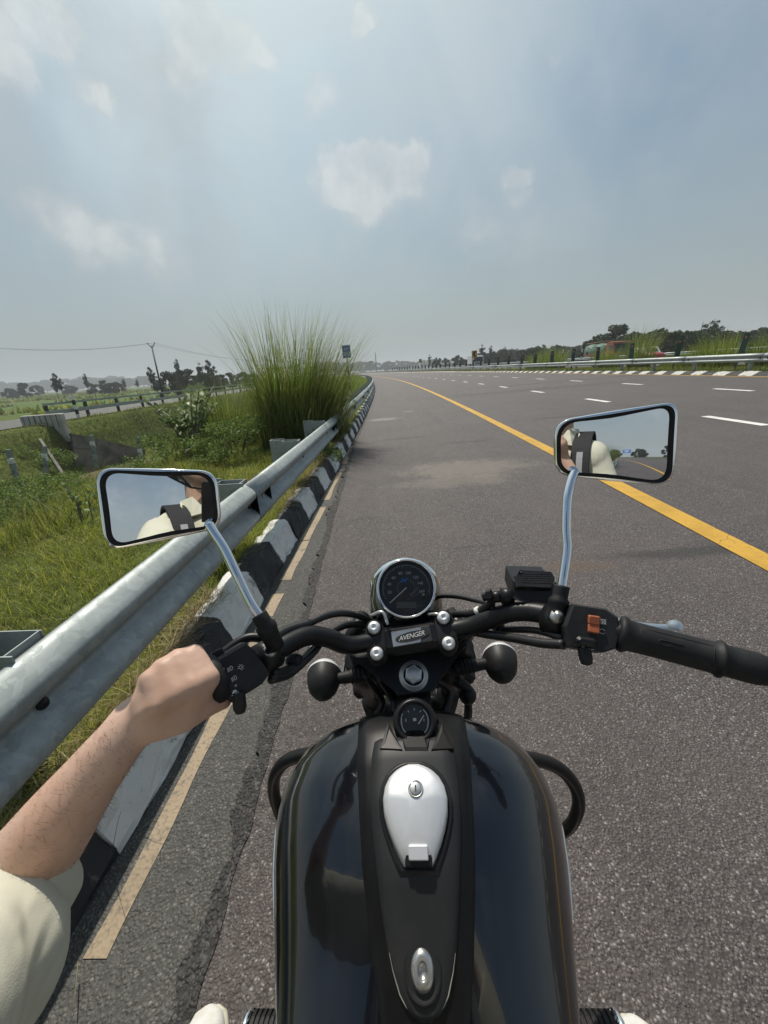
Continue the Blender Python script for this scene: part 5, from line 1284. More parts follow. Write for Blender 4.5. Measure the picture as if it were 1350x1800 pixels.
mb = MB(); mb.lathe(LP, LN, [(.0088, -.002), (.0088, .0008), (.0074, .0008), (.0070, -.0002), (.0068, .0012), (.0058, .0016), (.0001, .0016)], 28, sx=1.0); lk = part(mb, 'lock', M['dull_chrome'], cap)
mb = MB(); LF = frame(LP+LN*.0019, (1, 0, 0), (0, .96, .28)); bar2(mb, LF, 0, -.0034, 0, .0034, .0015); part(mb, 'lock', M['sign_black'], cap)
hp = Vector((.0008, .2572, zt(0, .2572)+.0165)); hd = Vector((0, .86, .5)).normalized()
mb = MB(); mb.box(hp, (.0285, .020, .006), frame((0, 0, 0), (1, 0, 0), hd).to_3x3(), .001); part(mb, 'hinge', M['dark_metal'], cap)
mb = MB(); mb.box(hp+Vector((0, -.0005, .0035)), (.0205, .0125, .008), frame((0, 0, 0), (1, 0, 0), hd).to_3x3(), .0010); part(mb, 'hinge', M['brushed_alloy'], cap)
# lower console bolt
BY = .1925; BP = Vector((-.0005, BY, zt(0, BY)+.008)); BN = Vector((0, -.52, .85)).normalized()
mb = MB(); mb.lathe(BP, BN, [(.0185, -.004), (.0180, .0018), (.0160, .0022), (.0145, .0005), (.0138, .0005)], 28, up=(1, 0, 0), sx=1.28); cb = part(mb, 'bolt_recess', M['black_plastic'])
mb = MB(); mb.lathe(BP, BN, [(.0112, .0), (.0106, .0030), (.0078, .0052), (.0050, .0058), (.0046, .0050), (.0042, .0020), (.0001, .0020)], 28, up=(1, 0, 0), sx=1.35); part(mb, 'console_bolt', M['dull_chrome'])

# handlebar, bent tube
barL = [at(722, 1120, .612), at(655, 1128, .602), at(612, 1134, .588), at(578, 1122, .570), at(545, 1117, .550), at(515, 1127, .530), at(480, 1147, .505), at(440, 1170, .487), at(380, 1200, .442), at(345, 1217, .426)]
barR = [at(722, 1120, .612), at(790, 1108, .602), at(830, 1100, .590), at(862, 1088, .573), at(895, 1077, .556), at(930, 1075, .540), at(965, 1081, .522), at(1010, 1093, .508), at(1050, 1104, .487), at(1095, 1115, .459), at(1300, 1168, .412)]
mb = MB(); pth = smooth_path(barL[::-1]+barR[1:], 6); mb.tube(pth, .0138, 16); part(mb, 'handlebar', M['satin_black'])

# clamp with four domed bolts and nameplate
CX_ = (at(781, 1110, .600)-at(662, 1127, .602)).normalized(); CO = at(722, 1118, .592)
CN = Vector((-.03, -.62, .78)); CN = (CN-CX_*CN.dot(CX_)).normalized(); CYv = CN.cross(CX_)
CF = frame(CO, CX_, CYv); C3 = CF.to_3x3()
px_ = .592/676
mb = MB(); mb.box(CF @ Vector((0, 0, -.018)), (.098, .040, .036), C3, .007); clampo = part(mb, 'handlebar_clamp', M['satin_black'])
for sx in (-1, 1):
    mb = MB(); secs = []
    for hgt, s_ in ((-.040, .9), (-.006, 1.0), (.000, .97), (.003, .86)):
        secs.append([CF @ Vector((sx*.0545 + .0165*s_*math.copysign(abs(math.cos(a))**.7, math.cos(a)), .034*s_*math.copysign(abs(math.sin(a))**.75, math.sin(a)), hgt)) for a in (2*math.pi*k/28 for k in range(28))])
    mb.loft(secs, True, True); part(mb, 'clamp_cap', M['black_plastic'], clampo)
    for sy in (-1, 1):
        b0 = CF @ Vector((sx*.0545, sy*.0195, .003)); mb = MB(); mb.lathe(b0, CN, [(.0125, -.002), (.0125, .0012), (.0112, .0022)], 24); part(mb, 'washer', M['dark_metal'], clampo)
        mb = MB(); mb.lathe(b0, CN, [(.0102, 0), (.0100, .0028), (.0085, .0056), (.0058, .0072), (.0032, .0078), (.0028, .006), (.0001, .006)], 20); part(mb, 'bolt', M['brushed_alloy'], clampo)
NF = CF @ Matrix.Translation((0, -.001, .0005)) @ Matrix.Rotation(.03, 4, 'Z')
mb = MB(); mb.box(NF @ Vector((0.001, 0, 0)), (.062, .0245, .0022), NF.to_3x3(), .001); plate = part(mb, 'nameplate', M['dial_black'], clampo)
mb = MB(); mb.add([NF @ Vector(p) for p in ((-.029, -.0108, .0015), (.0125, -.0108, .0015), (.0175, -.002, .0015), (.0175, .0108, .0015), (-.029, .0108, .0015))], [(0, 1, 2, 3, 4)], False); part(mb, 'nameplate', M['dull_chrome'], clampo)
mb = MB(); mb.add([NF @ Vector((.027*math.cos(a)+.0025, .0072*math.sin(a)+.0015*math.cos(a), .0020)) for a in (2*math.pi*k/32 for k in range(32))], [tuple(range(32))], False); part(mb, 'nameplate', M['sign_black'], clampo)
mb = MB(); put_text(mb, 'AVENGER', .0098, NF @ Matrix.Translation((.001, .0002, .0024)) @ Matrix.Rotation(.07, 4, 'Z'), shear=.35, spacing=.92)
o = part(mb, 'lettering', M['white_print'], clampo)

# triple clamp and stem nut
SO = at(727, 1186, .622); SN = Vector((0, -.60, .80)); SX = CX_
SX = (SX-SN*SX.dot(SN)).normalized(); SF = frame(SO, SX, SN.cross(SX)); S3 = SF.to_3x3()
poly = [(-.100, .066), (-.088, .088), (.088, .088), (.100, .066), (.094, .036), (.042, -.010), (.028, -.026), (-.028, -.026), (-.042, -.010), (-.094, .036)]
mb = MB(); mb.prism([SF @ Vector((x, y, -.030)) for x, y in poly], SN*.022); tc = part(mb, 'triple_clamp', M['satin_black'])
for sx in (-1, 1):
    mb = MB(); mb.lathe(SF @ Vector((sx*.0545, .062, -.012)), SN, [(.022, 0), (.020, .02), (.018, .05)], 20, True, True); part(mb, 'bar_riser', M['satin_black'], tc)
    mb = MB(); mb.lathe(SF @ Vector((sx*.080, .062, -.010)), SN, [(.024, 0), (.024, .006), (.020, .010), (.001, .011)], 24); part(mb, 'fork_cap', M['dull_chrome'], tc)
mb = MB(); mb.lathe(SF @ Vector((0, 0, -.010)), SN, [(.024, -.010), (.0238, .002), (.0195, .0022), (.0195, .0065), (.0175, .0082), (.0165, .0084)], 32); part(mb, 'stem_washer', M['brushed_alloy'], tc)
mb = MB(); secs = [[SF @ Vector((r_*math.cos(math.pi/3*k+.3), r_*math.sin(math.pi/3*k+.3), h)) for k in range(6)] for r_, h in ((.0145, -.002), (.0145, .0068), (.0125, .0085))]
mb.loft(secs, False, True, smooth=False); mb.lathe(SF @ Vector((0, 0, .0085)), SN, [(.0105, 0), (.0085, .0015), (.0001, .002)], 20); part(mb, 'stem_nut', M['brushed_alloy'], tc)
FD = Vector((0, .47, -.88)).normalized()
for sx in (-1, 1):
    t0 = SF @ Vector((sx*.088, .055, -.02)); mb = MB(); mb.tube([t0, t0+FD*.32], .0185, 16); fl = part(mb, 'fork_leg', M['dark_metal'])
    mb = MB(); mb.tube([t0+FD*.30, t0+FD*.66], .027, 16); part(mb, 'fork_slider', M['dark_metal'], fl)
    mb = MB(); mb.tube([t0+FD*.045, t0+FD*.17], .031, 16); part(mb, 'fork_shroud', M['satin_black'], fl)
    # little side reflector
    mb = MB(); mb.box(t0+FD*.09+Vector((sx*.034, -.01, .0)), (.010, .04, .030), None, .004); part(mb, 'side_reflector', M['dull_chrome'], fl)
mb = MB(); mb.tube([SO-SN*.01, SO-SN*.20], .035, 18); mb.tube([SO-SN*.05, Vector((0, .42, .80))], .03, 12); part(mb, 'steering_head', M['dark_metal'])
mb = MB()                                                      # lower yoke, horn bracket and looms in the dark gap
yk = SO-SN*.16; mb.box(yk+Vector((0, .045, 0)), (.25, .07, .03), S3, .008); part(mb, 'lower_yoke', M['dark_metal'])
for k, pts in enumerate(([(668, 1190, .64), (690, 1225, .66), (700, 1262, .64)], [(755, 1190, .64), (790, 1215, .66), (778, 1265, .64)], [(640, 1185, .66), (672, 1232, .67), (660, 1262, .66)], [(700, 1212, .65), (712, 1236, .65), (720, 1258, .63)])):
    mb = MB(); mb.tube(smooth_path([at(*q) for q in pts], 6), .008-.001*k, 8); part(mb, 'wiring_loom', M['cable'])
mb = MB(); mb.tube(smooth_path([at(800, 1195, .70), at(822, 1212, .70), at(824, 1228, .70)], 5), .010, 8); mb.sphere(at(822, 1222, .70), (.016, .016, .018), 12, 8); mb.tube([at(823, 1225, .70), at(823, 1250, .72), at(822, 1290, .76)], [.006, .008, .008], 8); part(mb, 'horn_bracket', M['black_plastic'])

# headlight shell behind the speedometer
HC = at(714, 1072, .685); HX = Vector((0, 1, .02))
mb = MB(); mb.lathe(HC, HX, [(.001, -.062), (.028, -.058), (.050, -.042), (.063, -.015), (.067, .02), (.067, .055)], 36); hl = part(mb, 'headlight', M['black_paint'])
mb = MB(); mb.lathe(HC, HX, [(.066, .052), (.0695, .058), (.0695, .066), (.064, .074)], 36); part(mb, 'headlight_rim', M['chrome'], hl)
mb = MB(); mb.lathe(HC, HX, [(.065, .070), (.045, .082), (.001, .088)], 36); part(mb, 'headlight_lens', M['lens_clear'], hl)
for sx in (-1, 1):
    mb = MB(); mb.tube([HC+Vector((sx*.075, -.01, 0)), HC+Vector((sx*.1, -.06, -.02))], .012, 10); part(mb, 'headlight_bracket', M['satin_black'], hl)
mb = MB(); mb.tube(smooth_path([at(650, 1083, .615), at(672, 1076, .61), at(682, 1098, .60)], 6), .0028, 6); mb.tube(smooth_path([at(752, 1080, .61), at(770, 1080, .60), at(777, 1090, .60)], 6), .0028, 6); part(mb, 'wire_clip', M['dull_chrome'])

# speedometer
DP = at(714, 1034, .625); DN = Vector((.015, -.80, .60)).normalized()
mb = MB(); mb.lathe(DP, DN, [(.020, -.058), (.036, -.052), (.044, -.036), (.0462, -.008), (.0462, 0)], 40, True); sp = part(mb, 'speedometer', M['satin_black'])
mb = MB(); mb.lathe(DP, DN, [(.0458, -.010), (.0482, -.007), (.0490, -.001), (.0482, .0045), (.0462, .0068), (.0442, .0062), (.0436, .0030), (.0434, -.001)], 48); part(mb, 'chrome_ring', M['chrome'], sp)
mb = MB(); mb.lathe(DP, DN, [(.0436, -.004), (.0001, -.004)], 48); part(mb, 'dial', M['dial_black'], sp)
DX = RT-DN*RT.dot(DN); DF = frame(DP-DN*.0036, DX, DN.cross(DX))
mb = MB(); ring_arc(mb, DF, .0372, .0392, -15, 200, 60, .0001); ring_arc(mb, DF, .0135, .0148, -60, 230, 50, .0001); ring_arc(mb, DF, .0172, .0176, -40, 200, 50, .0001)
bar2(mb, DF, -.016, -.0262, .016, -.0262, .0098, .0001)
mb.add([DF @ Vector(p) for p in ((.008, -.0125, .0002), (.021, .0005, .0002), (.019, .003, .0002), (.005, -.010, .0002))], [(0, 1, 2, 3)], False)
bar2(mb, DF, .002, -.018, .024, -.006, .0012, .0002); bar2(mb, DF, -.004, -.031, .030, -.026, .0007, .0002)
part(mb, 'dial_print', M['dial_grey'], sp)
mb = MB()
for s_, (x, y) in zip(('20', '40', '60', '80', '100', '120', '140', '160'), ((-.0272, -.0062), (-.0275, .0068), (-.0205, .0172), (-.0092, .0245), (.0035, .0248), (.0155, .0178), (.0228, .0082), (.0248, -.0048))):
    put_text(mb, s_, .0066, DF @ Matrix.Translation((x, y, .0004)))
for k in range(33):
    a = R(205-6.6*k); r0 = .0352 if k % 4 == 0 else .0366
    bar2(mb, DF, r0*math.cos(a), r0*math.sin(a), .0382*math.cos(a), .0382*math.sin(a), .0005, .0003)
part(mb, 'numerals', M['grey_print'], sp)
mb = MB()
for sg in (-1, 1):
    q_ = [(0, .0004), (.0052, .0040), (.0056, .0012), (.0026, -.0002), (.0046, -.0042), (.0006, -.0026)]
    mb.add([DF @ Vector((sg*x-.0035, sg*y+.0130, .0005)) for x, y in q_], [tuple(range(6))], False)
part(mb, 'blue_emblem', M['blue_print'], sp)
mb = MB(); bar2(mb, DF, .0005, .0012, -.0268, -.0232, .0013, .0016); part(mb, 'needle', M['white_print'], sp)
mb = MB(); mb.lathe(DF @ Vector((.0278, -.0132, .001)), DN, [(.0042, 0), (.0040, .008), (.0026, .009), (.0001, .009)], 16); part(mb, 'trip_knob', M['rubber'], sp)
mb = MB(); mb.lathe(DP, DN, [(.0436, .0028), (.030, .0040), (.0001, .0048)], 40); part(mb, 'dial_glass', M['thin_glass'], sp)

# turn signals
for sx, c, st0, st1 in ((-1, at(569, 1197, .665), at(598, 1192, .665), at(652, 1184, .67)), (1, at(880, 1167, .665), at(850, 1167, .665), at(800, 1176, .67))):
    ax = Vector((sx*.10, .95, .06)).normalized()
    mb = MB(); mb.lathe(c, ax, [(.001, -.033), (.010, -.0315), (.019, -.026), (.0262, -.016), (.0302, -.003), (.0318, .010), (.0318, .014)], 32, up=(0, 0, 1), sx=.92); ts = part(mb, 'turn_signal', M['black_plastic'])
    mb = MB(); mb.lathe(c, ax, [(.0322, .0125), (.0330, .0140), (.0322, .0165), (.030, .017)], 32, up=(0, 0, 1), sx=.92); part(mb, 'lens_rim', M['lens_clear'], ts)
    mb = MB(); mb.lathe(c, ax, [(.0315, .016), (.026, .026), (.014, .032), (.001, .034)], 32, up=(0, 0, 1), sx=.92); part(mb, 'lens', M['lens_clear'], ts)
    d_ = st1-st0; pts = [st0.lerp(st1, t) for t in np.linspace(0, 1, 25)]
    rr = [.0095+.0035*t+(.0022 if (.35 < t < .85 and k % 3 == 0) else 0) for k, t in enumerate(np.linspace(0, 1, 25))]
    mb = MB(); mb.tube([c]+pts, [.009]+rr, 14); part(mb, 'signal_stalk', M['rubber'], ts)

# mirrors: chrome shell, black rim, slightly convex glass
def mirror(px4, dep, rad_px, px_ref, out_dir, stalk_pts, stalk_r, boot, side):
    n_pts = [at(x, y, dep) for x, y in px4]; c0 = sum(n_pts, Vector())/4
    d_in = ray(*px_ref).normalized(); d_out = Vector(out_dir).normalized() if out_dir else -d_in; nrm = (d_out-d_in).normalized(); RC = 1.25
    Cc = EYE+ray(sum(p[0] for p in px4)/4, sum(p[1] for p in px4)/4)*dep
    for _ in range(4):                          # the glass is convex: the normal at the reference point is nrm + w/RC
        r_ = ray(*px_ref); w = EYE+r_*((Cc-EYE).dot(nrm)/r_.dot(nrm))-Cc; nrm = ((d_out-d_in).normalized()-w/RC).normalized()
    def onpl(x, y): r_ = ray(x, y); return EYE+r_*((Cc-EYE).dot(nrm)/r_.dot(nrm))
    # rounded outline in pixels then cast on the mirror plane
    out = []; n = len(px4)
    for i in range(n):
        p = Vector((*px4[i], 0)); a = Vector((*px4[i-1], 0)); b = Vector((*px4[(i+1) % n], 0)); r_ = rad_px[i]
        u = (a-p).normalized(); v = (b-p).normalized()
        for k in range(9):
            t = k/8; q = (p+u*r_)*(1-t)**2 + p*2*t*(1-t) + (p+v*r_)*t*t; out.append(onpl(q.x, q.y))
        for k in range(1, 5):
            e0 = p+v*r_; nb = Vector((*px4[(i+1) % n], 0)); e1 = nb-v*rad_px[(i+1) % n]; q = e0.lerp(e1, k/5); out.append(onpl(q.x, q.y))
    C = sum(out, Vector())/len(out)
    def ring(s, h): return [C+(p-C)*s+nrm*h for p in out]
    def inset(d, h):
        return [p-(p-C).normalized()*d+nrm*h for p in out]
    mb = MB(); mb.loft([inset(-.0005, -.004), inset(-.0022, .0005), inset(-.0010, .0035), inset(.0018, .0035)], False, False)
    mb.loft([inset(-.0005, -.004), inset(.002, -.012), inset(.012, -.021), inset(.028, -.026), ring(.1, -.027)], False, True); mr_ = part(mb, 'mirror', M['chrome'])
    mb = MB(); mb.loft([inset(.0012, .0030), inset(.0020, .0040), inset(.0062, .0034), inset(.0074, .0005)], False, False); part(mb, 'mirror_rim', M['rubber'], mr_)
    mb = MB(); rows = []; gl = inset(.0070, 0)
    for s_ in (1, .85, .7, .55, .4, .25, .1):
        rows.append([C+(p-C)*s_+nrm*(.0022-((p-C).length*s_)**2/(2*RC)) for p in gl])
    tri_n = (rows[0][1]-rows[0][0]).cross(rows[1][0]-rows[0][0])
    if tri_n.dot(nrm) < 0: rows = [r_[::-1] for r_ in rows]
    mb.loft(rows, False, True); gl_ = part(mb, 'mirror_glass', M['mirror_glass'], mr_)
    # smooth normals of the sphere
    org = ORIG[gl_.name]; nn = []
    for v in gl_.data.vertices:
        w = org+v.co-C; w = w-nrm*w.dot(nrm); nn.append((nrm+w/RC).normalized())
    gl_.data.normals_split_custom_set_from_vertices([tuple(q) for q in nn])
    mb = MB(); pth = smooth_path([at(*q) for q in stalk_pts], 7); mb.tube(pth, stalk_r, 14); part(mb, 'mirror_stalk', M['chrome'], mr_)
    mb = MB(); bp = [at(*q) for q in boot]; pth = smooth_path(bp, 6); N = len(pth)
    mb.tube(pth, [.0098 if k/N < .45 else (.0128 if k/N < .55 else .0112) for k in range(N)], 16); part(mb, 'mirror_boot', M['rubber'], mr_)
    return mr_, nrm
mirror([(976, 741), (1189, 707), (1181, 853), (976, 833)], .52, (34, 26, 34, 30), (1100, 802), (-.035, -1, .0), [(1010, 828, .535), (1003, 850, .53), (997, 880, .525), (995, 930, .52), (997, 965, .515), (993, 1000, .51), (987, 1040, .505)], .0063, [(988, 1030, .506), (983, 1055, .503), (978, 1092, .50)], 1)
mirror([(170, 824), (378, 829), (388, 926), (189, 966)], .47, (34, 30, 26, 30), (384, 855), None, [(366, 920, .48), (377, 938, .478), (396, 968, .476), (420, 1018, .472), (442, 1062, .47), (462, 1092, .468)], .0060, [(455, 1080, .468), (467, 1100, .468), (484, 1135, .485)], -1)

# slabs: housings whose visible face is surveyed from the photograph
def slab(quad, name, mat_, thick, parent=None, bev=.10, rise=.004):
    P = [at(*q) for q in quad]; c = sum(P, Vector())/len(P)
    n_ = Vector(np.linalg.svd(np.array([tuple(p-c) for p in P]))[2][2].tolist())       # best plane, corners kept on their sight lines
    if n_.dot(EYE-c) < 0: n_ = -n_
    P = [EYE+(p-EYE)*((c-EYE).dot(n_)/(p-EYE).dot(n_)) for p in P]; c = sum(P, Vector())/len(P)
    mb = MB(); mb.loft([[p-n_*thick-(p-c)*.12 for p in P], [p-n_*thick*.85 for p in P], [p-n_*rise for p in P], [p-(p-c)*bev for p in P]], True, True, smooth=False)
    return part(mb, name, mat_, parent), c, n_
# left switch cluster
sl, slc, sln = slab([(372, 1163, 0.431), (432, 1128, 0.449), (452, 1148, 0.456), (476, 1184, 0.457), (462, 1203, 0.446), (409, 1236, 0.426), (388, 1222, 0.422)], 'switch_cluster', M['black_plastic'], .045, bev=.10)
SLX = (at(440, 1160, .455)-at(380, 1190, .437)).normalized(); SLX = (SLX-sln*SLX.dot(sln)).normalized(); SLF = frame(slc, SLX, sln.cross(SLX))
def on_slab(F, c, n_, px, py, h=.0012):
    r_ = ray(px, py); return F.inverted() @ (EYE+r_*((c-EYE).dot(n_)/r_.dot(n_))) + Vector((0, 0, h))
def lamp_symbol(mb, F, p, s, lines=True):
    T_ = F @ Matrix.Translation(p); ring_arc(mb, T_, s*.42, s*.52, -90, 90, 12); bar2(mb, T_, 0, -s*.5, 0, s*.5, s*.1)
    if lines:
        for k in (-.36, -.12, .12, .36): bar2(mb, T_, -s*.2, s*k, -s*.75, s*(k-.12), s*.1)
mb = MB()
lamp_symbol(mb, SLF, on_slab(SLF, slc, sln, 405, 1175), .0050); lamp_symbol(mb, SLF, on_slab(SLF, slc, sln, 412, 1192), .0050)
p = on_slab(SLF, slc, sln, 423, 1173); T_ = SLF @ Matrix.Translation(p); ring_arc(mb, T_, .0014, .0019, 0, 360, 16)
for k in range(7): a = R(45*k-90); bar2(mb, T_, .0025*math.cos(a), .0025*math.sin(a), .0036*math.cos(a), .0036*math.sin(a), .0006)
for q_, sg in (((401, 1212), 1), ((414, 1205), -1)):
    p = on_slab(SLF, slc, sln, *q_); T_ = SLF @ Matrix.Translation(p); ring_arc(mb, T_, .0008, .0014, 0, 360, 4)
p = on_slab(SLF, slc, sln, 412, 1216); T_ = SLF @ Matrix.Translation(p); mb.add([T_ @ Vector(v) for v in ((-.003, -.001, 0), (.003, -.001, 0), (.002, .0012, 0), (0, .0022, 0), (-.002, .001, 0))], [(0, 1, 2, 3, 4)], False); bar2(mb, T_, -.0042, -.0024, .0042, -.0024, .0007)
part(mb, 'switch_symbols', M['white_print'], sl)
p = on_slab(SLF, slc, sln, 391, 1190); mb = MB(); mb.box(SLF @ (p+Vector((0, 0, -.0002))), (.0105, .019, .004), SLF.to_3x3(), .0012); sw = part(mb, 'dip_switch', M['satin_black'], sl)
p = on_slab(SLF, slc, sln, 386, 1179); mb = MB(); mb.box(SLF @ p, (.0095, .0016, .005), SLF.to_3x3(), .0005); part(mb, 'dip_switch', M['grey_print'], sl)
mb = MB(); mb.lathe(at(421, 1236, .432), Vector((.1, -.35, -.6)), [(.0001, .012), (.005, .0105), (.0072, .005), (.0072, -.012)], 16); part(mb, 'horn_button', M['black_plastic'], sl)
mb = MB(); mb.box(at(383, 1150, .452), (.013, .010, .008), SLF.to_3x3(), .001); part(mb, 'pass_button', M['dark_metal'], sl)
mb = MB(); q0 = at(370, 1197, .434); axL = (at(300, 1240, .405)-at(380, 1200, .438)).normalized()
mb.lathe(q0, axL, [(.016, -.012), (.026, -.010), (.0285, -.004), (.0285, .002), (.026, .006), (.0185, .012)], 28); gl_ = part(mb, 'grip_flange', M['rubber'])
# left perch with mirror mount and clutch lever
mb = MB(); mb.tube([at(452, 1164, .484), at(482, 1146, .507)], .0205, 18); mb.box(at(478, 1138, .497), (.018, .026, .020), None, .005); mb.lathe(at(473, 1147, .488), Vector((0, -.6, .8)), [(.0095, -.01), (.0095, .004), (.007, .0055), (.0001, .006)], 6, smooth=False); pe = part(mb, 'lever_perch', M['dark_metal'])
mb = MB(); mb.lathe(at(474, 1145, .482), Vector((0, -.6, .8)), [(.0078, -.004), (.0078, .004), (.005, .005), (.004, .002), (.0001, .002)], 16); part(mb, 'pinch_bolt', M['dull_chrome'], pe)
mb = MB(); mb.tube(smooth_path([at(470, 1122, .520), at(432, 1122, .515), at(390, 1150, .50), at(340, 1195, .478), at(290, 1225, .452)], 5), lerp_path([.007, .006, .006, .0065, .007], 21), 12); mb.sphere(at(287, 1227, .451), .0085, 12, 8); part(mb, 'clutch_lever', M['satin_black'])
# right switch cluster
sr, src, srn = slab([(1006, 1060, 0.475), (1066, 1069, 0.463), (1088, 1084, 0.458), (1093, 1112, 0.452), (1085, 1140, 0.447), (1062, 1147, 0.447), (998, 1136, 0.460), (992, 1100, 0.468)], 'switch_cluster', M['black_plastic'], .045, bev=.09)
SRX = (at(1080, 1110, .465)-at(1000, 1098, .48)).normalized(); SRX = (SRX-srn*SRX.dot(srn)).normalized(); SRF = frame(src, SRX, srn.cross(SRX))
p = on_slab(SRF, src, srn, 1043, 1098, .0008); mb = MB(); mb.box(SRF @ (p+Vector((0, .0052, .0012))), (.0125, .0105, .0075), SRF.to_3x3() @ Matrix.Rotation(.16, 3, 'X'), .0012); mb.box(SRF @ (p+Vector((0, -.005, 0))), (.0125, .0105, .0070), SRF.to_3x3() @ Matrix.Rotation(-.10, 3, 'X'), .0012); part(mb, 'kill_switch', M['orange_plastic'], sr)
mb = MB(); p = on_slab(SRF, src, srn, 1060, 1093); T_ = SRF @ Matrix.Translation(p); ring_arc(mb, T_, .0023, .0029, 0, 360, 20); bar2(mb, T_, -.003, -.003, .003, .003, .0007); bar2(mb, T_, -.003, .003, .003, -.003, .0007)
p = on_slab(SRF, src, srn, 1058, 1110); T_ = SRF @ Matrix.Translation(p); ring_arc(mb, T_, .0024, .0030, 20, 330, 20)
for k, q_ in enumerate(((1025, 1138), (1033, 1140), (1041, 1142))):
    p = on_slab(SRF, src, srn, *q_); T_ = SRF @ Matrix.Translation(p); 
    if k == 0: ring_arc(mb, T_, .0009, .0014, 0, 360, 12)
    else: bar2(mb, T_, -.0016, 0, .0016, 0, .0008)
part(mb, 'switch_symbols', M['grey_print'], sr)
mb = MB(); mb.box(at(1030, 1128, .452), (.022, .010, .012), SRF.to_3x3(), .003); part(mb, 'light_switch', M['satin_black'], sr)
mb = MB(); mb.lathe(at(1030, 1158, .455), Vector((0, -.5, -.6)), [(.0001, .008), (.006, .006), (.0075, 0), (.0075, -.012)], 16); part(mb, 'starter_button', M['black_plastic'], sr)
axR = (at(1300, 1168, .412)-at(1095, 1115, .459)).normalized()
g0 = at(1093, 1114, .4595); gl2 = (at(1352, 1182, .402)-g0).length
prof = [(.0150, -.004), (.0205, -.003), (.0215, .001), (.0205, .004), (.0182, .007), (.0178, .014)]+[(.0172, gl2*t) for t in (.25, .5, .64)]+[(.0180, gl2*.66), (.0198, gl2*.675), (.0204, gl2*.69), (.0192, gl2*.705), (.0168, gl2*.72), (.0170, gl2*.80), (.0168, gl2*.92), (.0150, gl2*.985), (.0001, gl2)]
mb = MB(); mb.lathe(g0, axR, prof, 28); grip = part(mb, 'grip', M['rubber'])
# moulded outlines on the grip
VN = (EYE-(g0+axR*gl2*.4)); VN = (VN-axR*VN.dot(axR)).normalized(); VT = axR.cross(VN)
def gp(u, a, r=.0174): return g0+axR*(gl2*u)+(VN*math.cos(a)+VT*math.sin(a))*r
mb = MB(); sgn = 1 if VT.z > 0 else -1
path = [gp(.12+.50*t, sgn*(.75)) for t in np.linspace(0, 1, 12)]+[gp(.62, sgn*(.75-1.3*t)) for t in np.linspace(.1, 1, 8)]
mb.tube(path, .0005, 5); mb.tube([gp(.12, sgn*(.75-1.2*t)) for t in np.linspace(0, .55, 8)], .0005, 5)
mb.tube(smooth_path([gp(.42, sgn*.25), gp(.27, sgn*.25), gp(.255, sgn*.08), gp(.29, sgn*-.05), gp(.34, sgn*.02)], 5), .0005, 5); part(mb, 'grip_ridge', M['black_plastic'], grip)
mb = MB(); mb.lathe(at(372, 1201, .4345), axL, [(.0165, 0), (.0172, .02), (.0172, .046), (.0150, .048), (.0100, .050), (.0001, .051)], 24); part(mb, 'grip', M['rubber'])
# brake lever, perch, reservoir
mb = MB(); mb.tube(smooth_path([at(1000, 1070, .525), at(1045, 1082, .515), at(1095, 1097, .500), at(1140, 1104, .492), at(1185, 1106, .486)], 5), lerp_path([.006, .0072, .0066, .0062, .006], 21), 14); mb.sphere(at(1186, 1103, .483), .0095, 18, 12); part(mb, 'brake_lever', M['lever_alloy'])
mb = MB(); mb.tube([at(962, 1088, .523), at(996, 1096, .502)], .0215, 18); mb.box(at(982, 1072, .508), (.022, .03, .022), None, .005); pr = part(mb, 'lever_perch', M['dark_metal'])
mb = MB(); mb.lathe(at(980, 1083, .493), Vector((0, -.5, .85)), [(.0088, -.006), (.0088, .002), (.0055, .002), (.0055, .0065), (.0001, .007)], 12); part(mb, 'pinch_bolt', M['dull_chrome'], pr)
rs_, rc, rn = slab([(904, 1012, .552), (912, 1001, .558), (970, 1004, .555), (976, 1014, .550), (975, 1028, .540), (968, 1034, .537), (908, 1031, .542)], 'brake_reservoir', M['satin_black'], .012, bev=.07, rise=.002)
RXv = (at(972, 1018, .547)-at(906, 1015, .549)).normalized(); RXv = (RXv-rn*RXv.dot(rn)).normalized(); RF = frame(rc, RXv, rn.cross(RXv))
mb = MB(); rr_ = random.Random(4)
for j, yy in enumerate((.0085, .0050, .0015, -.0020, -.0055)):
    x = -.021
    while x < .020:
        w_ = rr_.uniform(.0014, .0038); bar = w_
        mb.box(RF @ Vector((x+w_/2, yy, .0004)), (w_, .0020, .0010), RF.to_3x3()); x += w_+.0011
part(mb, 'raised_marks', M['black_plastic'], rs_)
for (x, y) in ((-.0225, .0105), (.0225, -.0085)):
    mb = MB(); mb.lathe(RF @ Vector((x, y, .0006)), rn, [(.0032, 0), (.0028, .0014), (.0015, .0014), (.0012, .0006), (.0001, .0006)], 12); part(mb, 'screw', M['dark_metal'], rs_)
body = [at(*q) for q in ((901, 1020, .554), (975, 1022, .548), (975, 1062, .535), (970, 1068, .533), (905, 1056, .541), (899, 1050, .545))]
mb = MB(); cb_ = sum(body, Vector())/6; mb.loft([[p-Vector((0, -.048, .0))-(p-cb_)*.1 for p in body], [p+Vector((0, .003, 0)) for p in body], [p-(p-cb_)*.08 for p in body]], True, True, smooth=False); rb_ = part(mb, 'reservoir_body', M['satin_black'], rs_)
mb = MB(); ring_arc(mb, frame(at(932, 1045, .535)+rn*.001, RXv, UP), .007, .0078, 0, 360, 24); part(mb, 'sight_glass', M['dark_metal'], rs_)
